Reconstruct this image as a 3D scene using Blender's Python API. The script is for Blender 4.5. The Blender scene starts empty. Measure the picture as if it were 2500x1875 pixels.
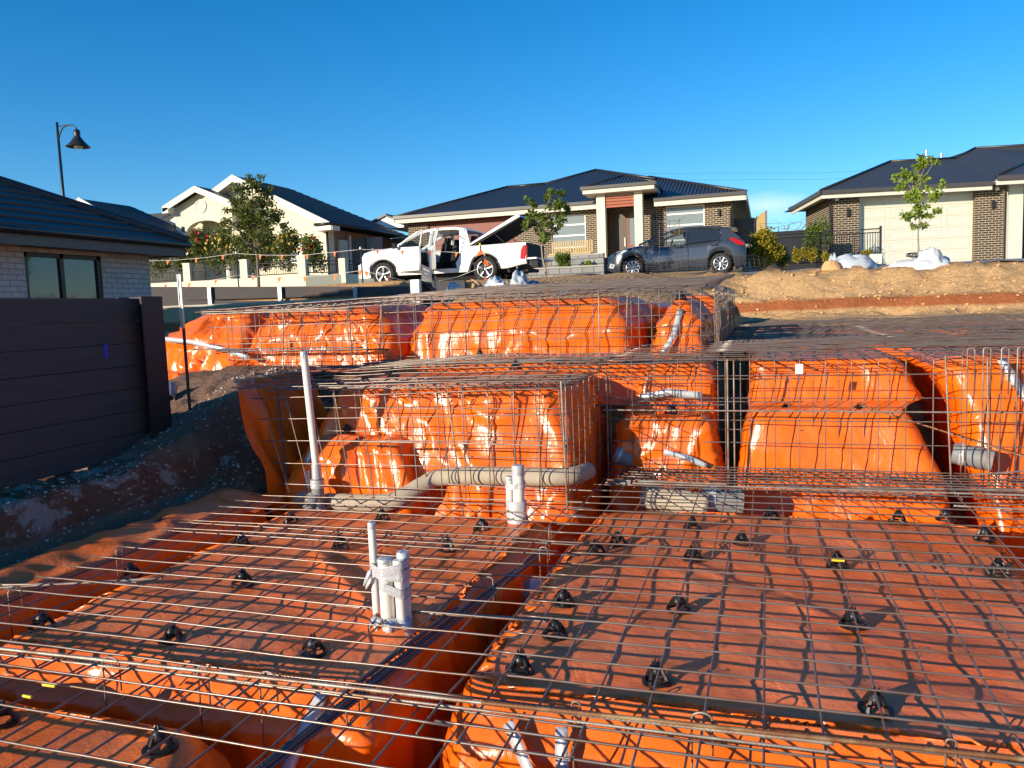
import bpy, bmesh, math, random
from mathutils import Vector, Matrix, noise
R = math.radians
S = bpy.context.scene
C = S.collection
random.seed(7)
# ------------------------------------------------------------------ camera
FPX, PITCH, ROLL, YAW = 1925.0, R(5.45), R(2.1), R(18.0)
EYE = Vector((0, 0, 1.49))
fw = Vector((-math.sin(YAW)*math.cos(PITCH), math.cos(YAW)*math.cos(PITCH), -math.sin(PITCH)))
rt0 = Vector((math.cos(YAW), math.sin(YAW), 0)); up0 = rt0.cross(fw)
rt = math.cos(ROLL)*rt0 - math.sin(ROLL)*up0
up = math.sin(ROLL)*rt0 + math.cos(ROLL)*up0
cam = bpy.data.cameras.new('camera'); co = bpy.data.objects.new('camera', cam); C.objects.link(co)
cam.sensor_width = 36; cam.lens = FPX/2500*36; cam.clip_start = 0.05; cam.clip_end = 6000
co.matrix_world = Matrix(((rt.x, up.x, -fw.x, EYE.x), (rt.y, up.y, -fw.y, EYE.y), (rt.z, up.z, -fw.z, EYE.z), (0, 0, 0, 1)))
S.camera = co
# ------------------------------------------------------------------ light
SAZ, SEL = R(33), R(14)          # light travels towards +X +Y, low golden sun behind left shoulder
sdir = Vector((math.sin(SAZ)*math.cos(SEL), math.cos(SAZ)*math.cos(SEL), -math.sin(SEL)))
sl = bpy.data.lights.new('sun', 'SUN'); so = bpy.data.objects.new('sun', sl); C.objects.link(so)
sl.energy = 5.0; sl.angle = R(0.5); sl.color = (1.0, 0.86, 0.66)
so.rotation_euler = sdir.to_track_quat('-Z', 'Y').to_euler(); so.location = (-5, -8, 12)
W = bpy.data.worlds.new('World'); S.world = W; W.use_nodes = True
nt = W.node_tree; bg = nt.nodes['Background']
sky = nt.nodes.new('ShaderNodeTexSky'); sky.sky_type = 'NISHITA'; sky.sun_disc = False
sky.sun_elevation = SEL; sky.sun_rotation = math.atan2(-sdir.x, -sdir.y)
sky.air_density = 1.0; sky.dust_density = 0.2; sky.ozone_density = 4.5; sky.altitude = 300
hs = nt.nodes.new('ShaderNodeHueSaturation'); hs.inputs['Saturation'].default_value = 1.25; hs.inputs['Hue'].default_value = .4995
hs.inputs['Value'].default_value = 1.0
nt.links.new(sky.outputs[0], hs.inputs['Color'])
# thin streak of cloud low over the right houses
cd_ = (fw + rt*((1875-1250)/FPX) - up*((503-937.5)/FPX)).normalized()
tcw = nt.nodes.new('ShaderNodeTexCoord'); sub_ = nt.nodes.new('ShaderNodeVectorMath'); sub_.operation = 'SUBTRACT'; sub_.inputs[1].default_value = cd_
nt.links.new(tcw.outputs['Generated'], sub_.inputs[0])
mp = nt.nodes.new('ShaderNodeMapping'); mp.inputs['Scale'].default_value = (22, 22, 62); nt.links.new(sub_.outputs[0], mp.inputs[0])
ln_ = nt.nodes.new('ShaderNodeVectorMath'); ln_.operation = 'LENGTH'; nt.links.new(mp.outputs[0], ln_.inputs[0])
nz_ = nt.nodes.new('ShaderNodeTexNoise'); nz_.inputs['Scale'].default_value = .8; nz_.inputs['Detail'].default_value = 5; nt.links.new(mp.outputs[0], nz_.inputs['Vector'])
ad_ = nt.nodes.new('ShaderNodeMath'); ad_.operation = 'MULTIPLY_ADD'; ad_.inputs[1].default_value = 1.6; nt.links.new(nz_.outputs['Fac'], ad_.inputs[0]); nt.links.new(ln_.outputs['Value'], ad_.inputs[2])
mr_ = nt.nodes.new('ShaderNodeMapRange'); mr_.inputs['From Min'].default_value = 2.0; mr_.inputs['From Max'].default_value = .6; mr_.inputs['To Max'].default_value = .42; nt.links.new(ad_.outputs[0], mr_.inputs['Value'])
cm_ = nt.nodes.new('ShaderNodeMix'); cm_.data_type = 'RGBA'; cm_.inputs[7].default_value = (7.2, 6.8, 6.6, 1)
nt.links.new(mr_.outputs[0], cm_.inputs[0]); nt.links.new(hs.outputs[0], cm_.inputs[6]); nt.links.new(cm_.outputs[2], bg.inputs['Color']); bg.inputs['Strength'].default_value = 0.142
S.view_settings.view_transform = 'Standard'; S.view_settings.look = 'None'
S.view_settings.exposure = 0.46; S.view_settings.gamma = 1
S.render.engine = 'CYCLES'

def at(x, y, X=None, Y=None, Z=None):
    d = fw + rt*((x-1250)/FPX) - up*((y-937.5)/FPX)
    if Z is not None: t = (Z-EYE.z)/d.z
    elif Y is not None: t = (Y-EYE.y)/d.y
    else: t = (X-EYE.x)/d.x
    return EYE + d*t
# ------------------------------------------------------------------ materials
class NB:
    def __init__(s, name):
        s.m = bpy.data.materials.new(name); s.m.use_nodes = True; s.t = s.m.node_tree
        s.b = s.t.nodes['Principled BSDF']; s.tc = None
    def n(s, ty, **k):
        o = s.t.nodes.new(ty)
        for a, v in k.items(): setattr(o, a, v)
        return o
    def l(s, a, b): s.t.links.new(a, b)
    def obj(s):
        if not s.tc: s.tc = s.n('ShaderNodeTexCoord').outputs['Object']
        return s.tc
    def mapping(s, scale=(1, 1, 1), vec=None, rot=(0, 0, 0)):
        m = s.n('ShaderNodeMapping'); m.inputs['Scale'].default_value = scale; m.inputs['Rotation'].default_value = rot
        s.l(vec or s.obj(), m.inputs['Vector']); return m.outputs[0]
    def noise(s, scale, detail=4, rough=.55, vec=None, dist=0):
        o = s.n('ShaderNodeTexNoise'); o.inputs['Scale'].default_value = scale; o.inputs['Detail'].default_value = detail
        o.inputs['Roughness'].default_value = rough; o.inputs['Distortion'].default_value = dist
        s.l(vec or s.obj(), o.inputs['Vector']); return o.outputs['Fac']
    def ramp(s, fac, stops, interp='LINEAR'):
        o = s.n('ShaderNodeValToRGB'); cr = o.color_ramp; cr.interpolation = interp
        while len(cr.elements) < len(stops): cr.elements.new(.5)
        for e, (p, c) in zip(cr.elements, stops):
            e.position = p; e.color = (c[0], c[1], c[2], 1) if not isinstance(c, (int, float)) else (c, c, c, 1)
        s.l(fac, o.inputs[0]); return o.outputs[0]
    def mix(s, f, a, b, mode='MIX'):
        o = s.n('ShaderNodeMix', data_type='RGBA', blend_type=mode)
        for i, v in ((0, f), (6, a), (7, b)):
            if isinstance(v, (int, float)): o.inputs[i].default_value = v if i == 0 else (v, v, v, 1)
            elif isinstance(v, tuple): o.inputs[i].default_value = (*v, 1)
            else: s.l(v, o.inputs[i])
        return o.outputs[2]
    def math(s, op, a, b=0.0, clamp=False):
        o = s.n('ShaderNodeMath', operation=op, use_clamp=clamp)
        for i, v in ((0, a), (1, b)):
            if isinstance(v, (int, float)): o.inputs[i].default_value = v
            else: s.l(v, o.inputs[i])
        return o.outputs[0]
    def bump(s, h, strength=.3, dist=.02, normal=None):
        o = s.n('ShaderNodeBump'); o.inputs['Strength'].default_value = strength; o.inputs['Distance'].default_value = dist
        s.l(h, o.inputs['Height'])
        if normal: s.l(normal, o.inputs['Normal'])
        return o.outputs[0]
    def set(s, col=None, rough=None, metal=None, spec=None, normal=None, **k):
        for nme, v in (('Base Color', col), ('Roughness', rough), ('Metallic', metal), ('Specular IOR Level', spec), ('Normal', normal), *k.items()):
            if v is None: continue
            i = s.b.inputs[nme]
            if isinstance(v, (int, float)): i.default_value = v
            elif isinstance(v, tuple): i.default_value = (*v, 1)
            else: s.l(v, i)
        return s.m
def plain(name, col, rough=.6, metal=0, var=.12, scale=6, bump=.0, bscale=40, spec=.4):
    b = NB(name)
    f = b.noise(scale, 5)
    c = b.mix(f, tuple(x*(1-var) for x in col), tuple(min(1, x*(1+var)) for x in col))
    nrm = b.bump(b.noise(bscale, 4), bump, .01) if bump else None
    return b.set(c, rough, metal, spec, nrm)
M = {}
def orange_film(name, base=(.92, .165, .007), dusty=True):
    b = NB(name)
    f1 = b.noise(2.2, 4); f2 = b.noise(14, 6, .7, b.mapping((1, 3.2, 1)))
    col = b.mix(f1, base, (base[0]*.86, base[1]*.72, base[2]))
    g = b.n('ShaderNodeNewGeometry'); sp = b.n('ShaderNodeSeparateXYZ'); b.l(g.outputs['Normal'], sp.inputs[0])
    fl = b.ramp(sp.outputs['Z'], [(.72, 0.), (.97, 1.)])
    dn = b.ramp(b.noise(1.7, 6, .65), [(.34, .08), (.66, 1.)])
    dn2 = b.ramp(f2, [(.3, .55), (.7, 1.)])
    df = b.math('MULTIPLY', b.math('MULTIPLY', fl, dn), dn2)
    df = b.math('MULTIPLY', df, .66)
    dust = b.mix(b.noise(5, 5), (.72, .27, .12), (.86, .40, .23))
    if dusty:
        col = b.mix(df, col, dust)
        col = b.mix(b.math('MULTIPLY', b.math('MULTIPLY', fl, b.ramp(b.noise(48, 3, .6), [(.64, 0.), (.70, 1.)])), .55), col, (.16, .07, .035))
        col = b.mix(b.math('MULTIPLY', b.math('MULTIPLY', fl, b.ramp(b.noise(3.4, 7, .75, b.mapping((1, 1.8, 1)), 1.4), [(.56, 0.), (.66, .6)])), .5), col, (.42, .16, .07))
    # creases : ridged noise stretched mostly down the sheet
    r1 = b.n('ShaderNodeTexNoise', noise_type='RIDGED_MULTIFRACTAL') if False else None
    n1 = b.noise(7, 3, .5, b.mapping((1, 1, .35)), .6)
    cr = b.math('ABSOLUTE', b.math('SUBTRACT', n1, .5))
    n2 = b.noise(23, 3, .5, b.mapping((1, 1, .5)), .8)
    cr2 = b.math('ABSOLUTE', b.math('SUBTRACT', n2, .5))
    tot = b.math('ADD', cr, b.math('MULTIPLY', cr2, .22))
    nrm = b.bump(tot, .38, .035)
    nrm = b.bump(b.math('MULTIPLY', b.noise(34, 6, .72, b.mapping((1, 2.6, 1), rot=(0, 0, .3)), 1.2), b.math('ADD', b.math('MULTIPLY', fl, .95), .05)), .34, .012, nrm)
    ro = b.mix(df, .25, .55); 
    m = b.set(col, ro, 0, .5, nrm)
    return m
M['film'] = orange_film('orange_plastic_film')
M['film_dark'] = orange_film('orange_film_dusty', (.62, .085, .010))
def steel(name, col, rough, metal, rust=.0):
    b = NB(name)
    c = b.mix(b.ramp(b.noise(9, 6), [(.45-rust*.2, 0.), (.8-rust*.3, 1.)]), col, (.20, .085, .035))
    return b.set(c, b.mix(b.noise(30), rough-.1, rough+.1), metal, .5)
M['wire'] = steel('mesh_wire_steel', (.200, .180, .165), .34, .45, .12)
M['rebar'] = steel('ribbed_rebar_steel', (.34, .31, .27), .5, .45, .3)
M['rebar_dark'] = steel('dark_rebar_steel', (.09, .10, .12), .45, .4, .0)
M['rustbar'] = steel('rusty_rebar_steel', (.36, .27, .14), .6, .3, .9)
M['galv'] = plain('galvanised_steel', (.45, .47, .48), .4, .6, .2, 12)
M['blackp'] = plain('black_plastic', (.012, .012, .013), .38, 0, .3, 20, .1, 60)
M['pvc'] = plain('white_pvc', (.74, .71, .63), .35, 0, .06, 8, .03, 30)
M['pvcgrey'] = plain('grey_pvc', (.22, .23, .24), .42, 0, .15, 8)
M['tape'] = plain('silver_duct_tape', (.52, .54, .57), .38, .25, .18, 22, .5, 35)
M['felt'] = NB('beige_foam_lagging')
def felt():
    b = M['felt']; f = b.noise(10, 6); g = b.noise(160, 3)
    M['felt'] = b.set(b.mix(f, (.36, .31, .23), (.50, .44, .34)), .95, 0, .15, b.bump(b.math('ADD', g, b.math('MULTIPLY', f, .5)), .5, .008))
felt()
M['white'] = plain('white_paint', (.78, .78, .76), .45, 0, .04)
M['carwhite'] = plain('white_car_paint', (.80, .80, .79), .22, 0, .03, 3)
M['carwhite'].node_tree.nodes['Principled BSDF'].inputs['Coat Weight'].default_value = .6
M['carnavy'] = plain('dark_grey_car_paint', (.060, .068, .085), .28, .45, .12, 3)
M['carnavy'].node_tree.nodes['Principled BSDF'].inputs['Coat Weight'].default_value = 1.0
M['rubber'] = plain('tyre_rubber', (.018, .018, .018), .8, 0, .2, 20, .2, 50)
M['chrome'] = plain('silver_wheel_metal', (.62, .63, .65), .28, .8, .05)
M['dark'] = plain('dark_interior', (.012, .013, .015), .7, 0, .2)
M['redlamp'] = plain('red_lamp_plastic', (.45, .012, .015), .18, 0, .1, 10)
M['clearlamp'] = plain('clear_lamp_plastic', (.62, .64, .66), .12, .3, .1, 10)
def glass(name, col=(.02, .025, .03), alpha=1, rough=.04, trans=0.):
    b = NB(name); b.set(col, rough, 0, .8)
    if trans:
        t = b.n('ShaderNodeBsdfTransparent'); t.inputs[0].default_value = (.75, .8, .8, 1); mx = b.n('ShaderNodeMixShader'); mx.inputs[0].default_value = trans
        out = b.t.nodes['Material Output']; b.l(b.b.outputs[0], mx.inputs[1]); b.l(t.outputs[0], mx.inputs[2]); b.l(mx.outputs[0], out.inputs[0])
    return b.m
M['glass'] = glass('dark_window_glass')
M['carglass'] = glass('car_side_glass', (.03, .035, .04), trans=.85)
M['blindglass'] = plain('blind_behind_glass', (.20, .235, .25), .12, 0, .05, 1.5, spec=.6)
def brick(name, c1, c2, mortar, bw=.24, bh=.086, ms=.012, bumpy=.5, rough=.85):
    b = NB(name)
    sp = b.n('ShaderNodeSeparateXYZ'); b.l(b.obj(), sp.inputs[0])
    cb = b.n('ShaderNodeCombineXYZ'); b.l(b.math('ADD', sp.outputs[0], sp.outputs[1]), cb.inputs[0]); b.l(sp.outputs[2], cb.inputs[1])
    t = b.n('ShaderNodeTexBrick'); b.l(cb.outputs[0], t.inputs['Vector'])
    t.inputs['Scale'].default_value = 1; t.inputs['Brick Width'].default_value = bw; t.inputs['Row Height'].default_value = bh
    t.inputs['Mortar Size'].default_value = ms; t.inputs['Mortar Smooth'].default_value = .2; t.inputs['Bias'].default_value = 0
    t.inputs['Color1'].default_value = (*c1, 1); t.inputs['Color2'].default_value = (*c2, 1); t.inputs['Mortar'].default_value = (*mortar, 1)
    c = b.mix(.35, t.outputs['Color'], b.ramp(b.noise(18, 5), [(.3, .5), (.7, 1.)]), 'MULTIPLY')
    nr = b.bump(b.math('SUBTRACT', 1, t.outputs['Fac']), bumpy, .008)
    nr = b.bump(b.noise(90, 4), .2, .004, nr)
    return b.set(c, rough, 0, .25, nr)
M['brick_dark'] = brick('dark_brown_brick', (.050, .034, .026), (.085, .055, .038), (.50, .43, .31), ms=.011)
M['brick_pale'] = brick('pale_grey_brick', (.42, .42, .41), (.52, .51, .49), (.30, .29, .27), ms=.010)
M['brick_red'] = brick('red_brown_brick', (.22, .09, .05), (.32, .15, .09), (.40, .33, .26))
M['block'] = brick('grey_retaining_block', (.24, .24, .23), (.32, .315, .30), (.11, .11, .11), .4, .2, .012, .8)
M['cream'] = plain('cream_render', (.70, .65, .48), .8, 0, .05, 2, .15, 90)
M['creamtrim'] = plain('white_cream_trim', (.70, .675, .58), .6, 0, .04)
M['offwhite'] = plain('off_white_render', (.62, .60, .51), .75, 0, .05, 2, .1, 80)
M['garage_pale'] = plain('pale_garage_door', (.58, .59, .51), .5, 0, .03, 2)
M['garage_wood'] = None
def woodgrain(name, a, c, vec, rough=.5):
    b = NB(name); f = b.noise(3, 8, .7, b.mapping(vec), 1.5)
    return b.set(b.mix(f, a, c), rough, 0, .4, b.bump(f, .15, .005))
M['garage_wood'] = woodgrain('red_wood_garage', (.13, .030, .020), (.24, .062, .040), (1, 1, 14))
M['slat_red'] = woodgrain('red_cedar_slats', (.28, .062, .025), (.42, .10, .04), (1, 1, 10))
def tiles(name, col, pitch=.32, depth=.02, rough=.5, metal=0.0, axis='X', var=.2, tilecols=0):
    # roof covering: relief waves running along one axis (ribs or courses)
    b = NB(name)
    sp = b.n('ShaderNodeSeparateXYZ'); b.l(b.obj(), sp.inputs[0])
    v = sp.outputs['XYZ'.index(axis)]
    ph = b.math('MULTIPLY', v, 1/pitch); fr = b.math('FRACT', ph)
    if axis == 'Z': h = b.math('SUBTRACT', 1, fr)
    else: h = b.math('SINE', b.math('MULTIPLY', ph, 2*math.pi))
    c = b.mix(b.noise(4, 5), tuple(x*(1-var) for x in col), tuple(x*(1+var) for x in col))
    return b.set(c, rough, metal, .45, b.bump(h, 1.0, depth))
M['corr'] = tiles('corrugated_dark_roof', (.045, .050, .060), .16, .045, .42, .3, 'X')
M['corr_side'] = tiles('corrugated_dark_roof_side', (.045, .050, .060), .16, .045, .42, .3, 'Y')
M['metalroof'] = tiles('dark_grey_roof_sheet', (.055, .060, .070), .2, .0025, .5, .2, 'X', .05)
M['tile_dark'] = tiles('dark_roof_tiles', (.035, .038, .045), .09, .03, .55, 0, 'Z')
M['tile_grey'] = tiles('grey_shingle_tiles', (.085, .082, .080), .11, .02, .8, 0, 'Z')
M['gutter'] = plain('dark_gutter_metal', (.030, .031, .035), .35, .3, .1)
M['bgutter'] = plain('grey_brown_fascia', (.075, .070, .068), .4, .1, .1)
def concrete_wood(name):
    b = NB(name)
    f = b.noise(3, 7, .65, b.mapping((1, .5, 6))); g = b.noise(1.2, 4, .6, None, 1.)
    c = b.mix(f, (.046, .042, .044), (.088, .080, .080))
    c = b.mix(b.ramp(g, [(.55, 0.), (.75, .6)]), c, (.13, .065, .045))
    return b.set(c, .8, 0, .25, b.bump(f, .35, .01))
M['sleeper'] = concrete_wood('charcoal_concrete_sleeper')
M['post'] = plain('painted_steel_post', (.038, .030, .030), .55, .3, .3, 8, .1)
M['leaf'] = None
def leaf(name, a, c, y=None):
    b = NB(name)
    o = b.n('ShaderNodeObjectInfo'); f = b.noise(3.3, 3, .6); g = b.noise(38, 2)
    col = b.mix(b.ramp(f, [(.3, 0.), (.7, 1.)]), a, c); col = b.mix(b.math('MULTIPLY', g, .5), col, y or (c[0]*1.8, c[1]*1.4, c[2]))
    b.set(col, .5, 0, .35)
    tr = b.n('ShaderNodeBsdfTranslucent'); b.l(col, tr.inputs[0]); mx = b.n('ShaderNodeMixShader'); mx.inputs[0].default_value = .3
    out = b.t.nodes['Material Output']; b.l(b.b.outputs[0], mx.inputs[1]); b.l(tr.outputs[0], mx.inputs[2]); b.l(mx.outputs[0], out.inputs[0])
    return b.m
M['leaf_dark'] = leaf('dark_green_leaves', (.030, .050, .010), (.080, .115, .022))
M['leaf_tree'] = leaf('olive_green_leaves', (.045, .075, .014), (.13, .165, .035))
M['leaf_mid'] = leaf('mid_green_leaves', (.045, .085, .012), (.13, .20, .030))
M['leaf_lime'] = leaf('lime_green_leaves', (.11, .19, .02), (.22, .33, .045))
M['leaf_gold'] = leaf('gold_green_leaves', (.12, .14, .015), (.34, .27, .02), (.5, .34, .02))
M['bark'] = plain('grey_bark', (.16, .13, .10), .9, 0, .3, 20, .5, 60)
M['bark_pale'] = plain('pale_bark', (.30, .25, .19), .9, 0, .2, 20, .4, 60)
M['rose_red'] = plain('red_petals', (.42, .012, .015), .6)
M['rose_yellow'] = plain('yellow_petals', (.75, .55, .12), .6)
M['rose_white'] = plain('white_petals', (.75, .72, .62), .6)
M['flag'] = plain('orange_flag_plastic', (.85, .16, .02), .45, 0, .15, 8)
M['rope'] = plain('white_cord', (.70, .68, .62), .7)
M['yellow'] = plain('yellow_plastic', (.75, .55, .02), .5)
M['skin'] = plain('skin', (.22, .11, .07), .6)
M['hair'] = plain('black_hair', (.008, .007, .006), .5)
M['shirt'] = plain('reddish_shirt', (.18, .06, .05), .8)
M['plasticbag'] = plain('clear_plastic_wrap', (.42, .47, .52), .22, 0, .3, 9, .7, 14, .6)
M['whitebag'] = plain('white_woven_bag', (.62, .63, .65), .5, 0, .1, 5, .5, 12)
M['signface'] = plain('charcoal_sign_face', (.07, .075, .09), .5)
M['signtext'] = plain('pale_sign_lettering', (.72, .72, .70), .5)
M['digit'] = plain('dark_digit_paint', (.03, .03, .03), .5)
M['bluetape'] = plain('blue_tape', (.01, .03, .42), .5)
M['doorbrown'] = plain('brown_door_paint', (.10, .085, .07), .5)
M['fencegrey'] = plain('grey_sheet_fence', (.13, .13, .13), .55, .2, .1)
M['cushion'] = plain('tan_cushion', (.48, .36, .17), .8)
# ground materials
def soil():
    b = NB('excavated_soil')
    sp = b.n('ShaderNodeSeparateXYZ'); b.l(b.obj(), sp.inputs[0])
    X, Y, Z = sp.outputs
    f = b.noise(1.1, 8, .65); g = b.noise(9, 8, .7); h = b.noise(45, 5, .7)
    tan = b.mix(f, (.66, .38, .17), (.84, .57, .29)); tan = b.mix(b.ramp(g, [(.42, 0.), (.75, .7)]), tan, (.42, .21, .08))
    zz = b.math('ADD', Z, b.math('MULTIPLY', b.math('SUBTRACT', f, .5), .16))
    band = b.ramp(b.math('MULTIPLY', zz, .5), [(.60, 0.), (.63, 1.), (.715, 1.), (.745, 0.)])   # 1.2 < z < 1.47
    tan = b.mix(b.math('MULTIPLY', band, .92), tan, b.mix(g, (.34, .075, .025), (.52, .17, .06)))
    top = b.ramp(b.math('MULTIPLY', zz, .25), [(.505, 0.), (.535, .75)])
    tan = b.mix(top, tan, b.mix(g, (.42, .23, .10), (.62, .38, .17)))
    dk = b.mix(g, (.23, .125, .08), (.46, .29, .20)); cutb = b.ramp(Z, [(-.02, 0.), (.03, 1.), (.26, 1.), (.34, 0.)]); dk = b.mix(b.math('MULTIPLY', cutb, .75), dk, b.mix(g, (.20, .06, .03), (.44, .17, .09)))
    dk = b.mix(b.ramp(h, [(.66, 0.), (.76, .45)]), dk, (.20, .17, .15))
    pale = b.ramp(b.noise(1.9, 9, .72, None, .8), [(.52, 0.), (.57, .9)])
    lowband = b.ramp(Z, [(.0, 0.), (.08, 1.), (.30, 1.), (.42, 0.)])
    dk = b.mix(b.math('MULTIPLY', pale, lowband), dk, b.mix(h, (.42, .29, .22), (.78, .66, .56)))
    isleft = b.ramp(b.math('MULTIPLY', X, -.1), [(.36, 0.), (.41, 1.)])
    far = b.ramp(b.math('MULTIPLY', Y, .01), [(.135, 1.), (.155, 0.)])
    c = b.mix(b.math('MULTIPLY', isleft, far), tan, dk)
    n1 = b.bump(g, 1., .10); n2 = b.bump(b.noise(30, 6, .7), 1., .03, n1)
    return b.set(c, .95, 0, .15, n2)
M['soil'] = soil()
M['asphalt'] = plain('grey_asphalt', (.26, .245, .225), .9, 0, .3, 40, .4, 90)
M['concrete'] = plain('pale_concrete', (.40, .38, .34), .85, 0, .12, 3, .2, 60)
M['lawn'] = plain('green_lawn', (.10, .17, .025), .9, 0, .35, 30, .8, 80)
M['mulch'] = plain('dark_mulch', (.045, .035, .03), .95, 0, .4, 30, .9, 60)
M['rock'] = plain('sandstone_rock', (.58, .34, .15), .9, 0, .35, 8, .6, 25)
M['gravelstone'] = plain('pale_gravel_stone', (.50, .45, .40), .85, 0, .3, 15, .4, 30)
# ------------------------------------------------------------------ mesh builder
ORG = {}
class MB:
    def __init__(s): s.v = []; s.f = []; s.mi = []; s.k = 0
    def add(s, vs, fs):
        n = len(s.v); s.v += [tuple(v) for v in vs]; s.f += [tuple(i+n for i in f) for f in fs]; s.mi += [s.k]*len(fs)
    def box(s, x0, x1, y0, y1, z0, z1):
        s.add([(x0,y0,z0),(x1,y0,z0),(x1,y1,z0),(x0,y1,z0),(x0,y0,z1),(x1,y0,z1),(x1,y1,z1),(x0,y1,z1)],
              [(0,3,2,1),(4,5,6,7),(0,1,5,4),(1,2,6,5),(2,3,7,6),(3,0,4,7)])
    def quad(s, a, b, c, d): s.add([a, b, c, d], [(0, 1, 2, 3)])
    def tube(s, pts, r, n=6, caps=True):
        pts = [Vector(p) for p in pts]; vs = []; fs = []; m = len(pts)
        prev = None
        for i, p in enumerate(pts):
            t = (pts[min(i+1, m-1)] - pts[max(i-1, 0)])
            if t.length < 1e-9: t = Vector((0, 0, 1))
            t.normalize()
            if prev is None: u = t.cross(Vector((0, 0, 1)) if abs(t.z) < .9 else Vector((1, 0, 0))).normalized()
            else:
                u = prev - t*prev.dot(t)
                u = u.normalized() if u.length > 1e-6 else t.orthogonal().normalized()
            prev = u; w = t.cross(u); rr = r[i] if isinstance(r, (list, tuple)) else r
            for k in range(n):
                a = 2*math.pi*k/n; vs.append(p + (u*math.cos(a) + w*math.sin(a))*rr)
        for i in range(m-1):
            for k in range(n): fs.append((i*n+k, i*n+(k+1) % n, (i+1)*n+(k+1) % n, (i+1)*n+k))
        if caps: fs.append(tuple(range(n-1, -1, -1))); fs.append(tuple((m-1)*n+k for k in range(n)))
        s.add(vs, fs)
    def lathe(s, prof, c=(0, 0, 0), n=20, axis='Z'):
        vs = []; fs = []; m = len(prof)
        for r, z in prof:
            for k in range(n):
                a = 2*math.pi*k/n; x, y = r*math.cos(a), r*math.sin(a)
                p = (x, y, z) if axis == 'Z' else ((x, z, y) if axis == 'Y' else (z, x, y))
                vs.append((p[0]+c[0], p[1]+c[1], p[2]+c[2]))
        for i in range(m-1):
            for k in range(n): fs.append((i*n+k, i*n+(k+1) % n, (i+1)*n+(k+1) % n, (i+1)*n+k))
        s.add(vs, fs)
    def prism(s, poly, y0, y1, plane='XZ'):
        n = len(poly)
        P = (lambda a, b, y: (a, y, b)) if plane == 'XZ' else ((lambda a, b, y: (y, a, b)) if plane == 'YZ' else (lambda a, b, y: (a, b, y)))
        vs = [P(a, b, y0) for a, b in poly] + [P(a, b, y1) for a, b in poly]
        fs = [tuple(range(n)), tuple(range(2*n-1, n-1, -1))] + [(i, i+n, (i+1) % n+n, (i+1) % n) for i in range(n)]
        s.add(vs, fs)
    def build(s, name, mats, parent=None, smooth=False, fixn=True):
        me = bpy.data.meshes.new(name); org = ORG.get(parent.as_pointer(), Vector((0, 0, 0))) if parent else Vector((0, 0, 0))
        me.from_pydata([(x-org.x, y-org.y, z-org.z) for x, y, z in s.v], [], s.f)
        for m in (mats if isinstance(mats, (list, tuple)) else [mats]): me.materials.append(m)
        me.polygons.foreach_set('material_index', s.mi)
        if fixn:
            bm = bmesh.new(); bm.from_mesh(me); bmesh.ops.recalc_face_normals(bm, faces=bm.faces); bm.to_mesh(me); bm.free()
        if smooth: me.polygons.foreach_set('use_smooth', [True]*len(me.polygons))
        me.update()
        o = bpy.data.objects.new(name, me); C.objects.link(o)
        if parent: o.parent = parent; ORG[o.as_pointer()] = org
        return o
def thing(name, label, cat, loc=(0, 0, 0), group=None, rz=0):
    o = bpy.data.objects.new(name, None); C.objects.link(o); o.location = loc; o.rotation_euler = (0, 0, rz)
    o.empty_display_size = .2
    o['label'] = label; o['category'] = cat
    if group: o['group'] = group
    ORG[o.as_pointer()] = Vector(loc); return o
def tag(o, label, cat, group=None, kind=None):
    o['label'] = label; o['category'] = cat
    if group: o['group'] = group
    if kind: o['kind'] = kind
    return o
def struct(o): o['kind'] = 'structure'; return o
def auto_smooth(o, ang=35):
    o.data.polygons.foreach_set('use_smooth', [True]*len(o.data.polygons))
    try: o.data.set_sharp_from_angle(angle=R(ang))
    except Exception: pass
def copy_tree(o, parent=None):
    c = o.copy(); C.objects.link(c); c.parent = parent
    for ch in list(o.children): copy_tree(ch, c)
    return c
def fbm(x, y, z, o=4): return noise.fractal(Vector((x, y, z)), 1.0, 2.0, o)
def sm(a, b, t):
    t = min(1, max(0, (t-a)/(b-a))); return t*t*(3-2*t)
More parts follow.
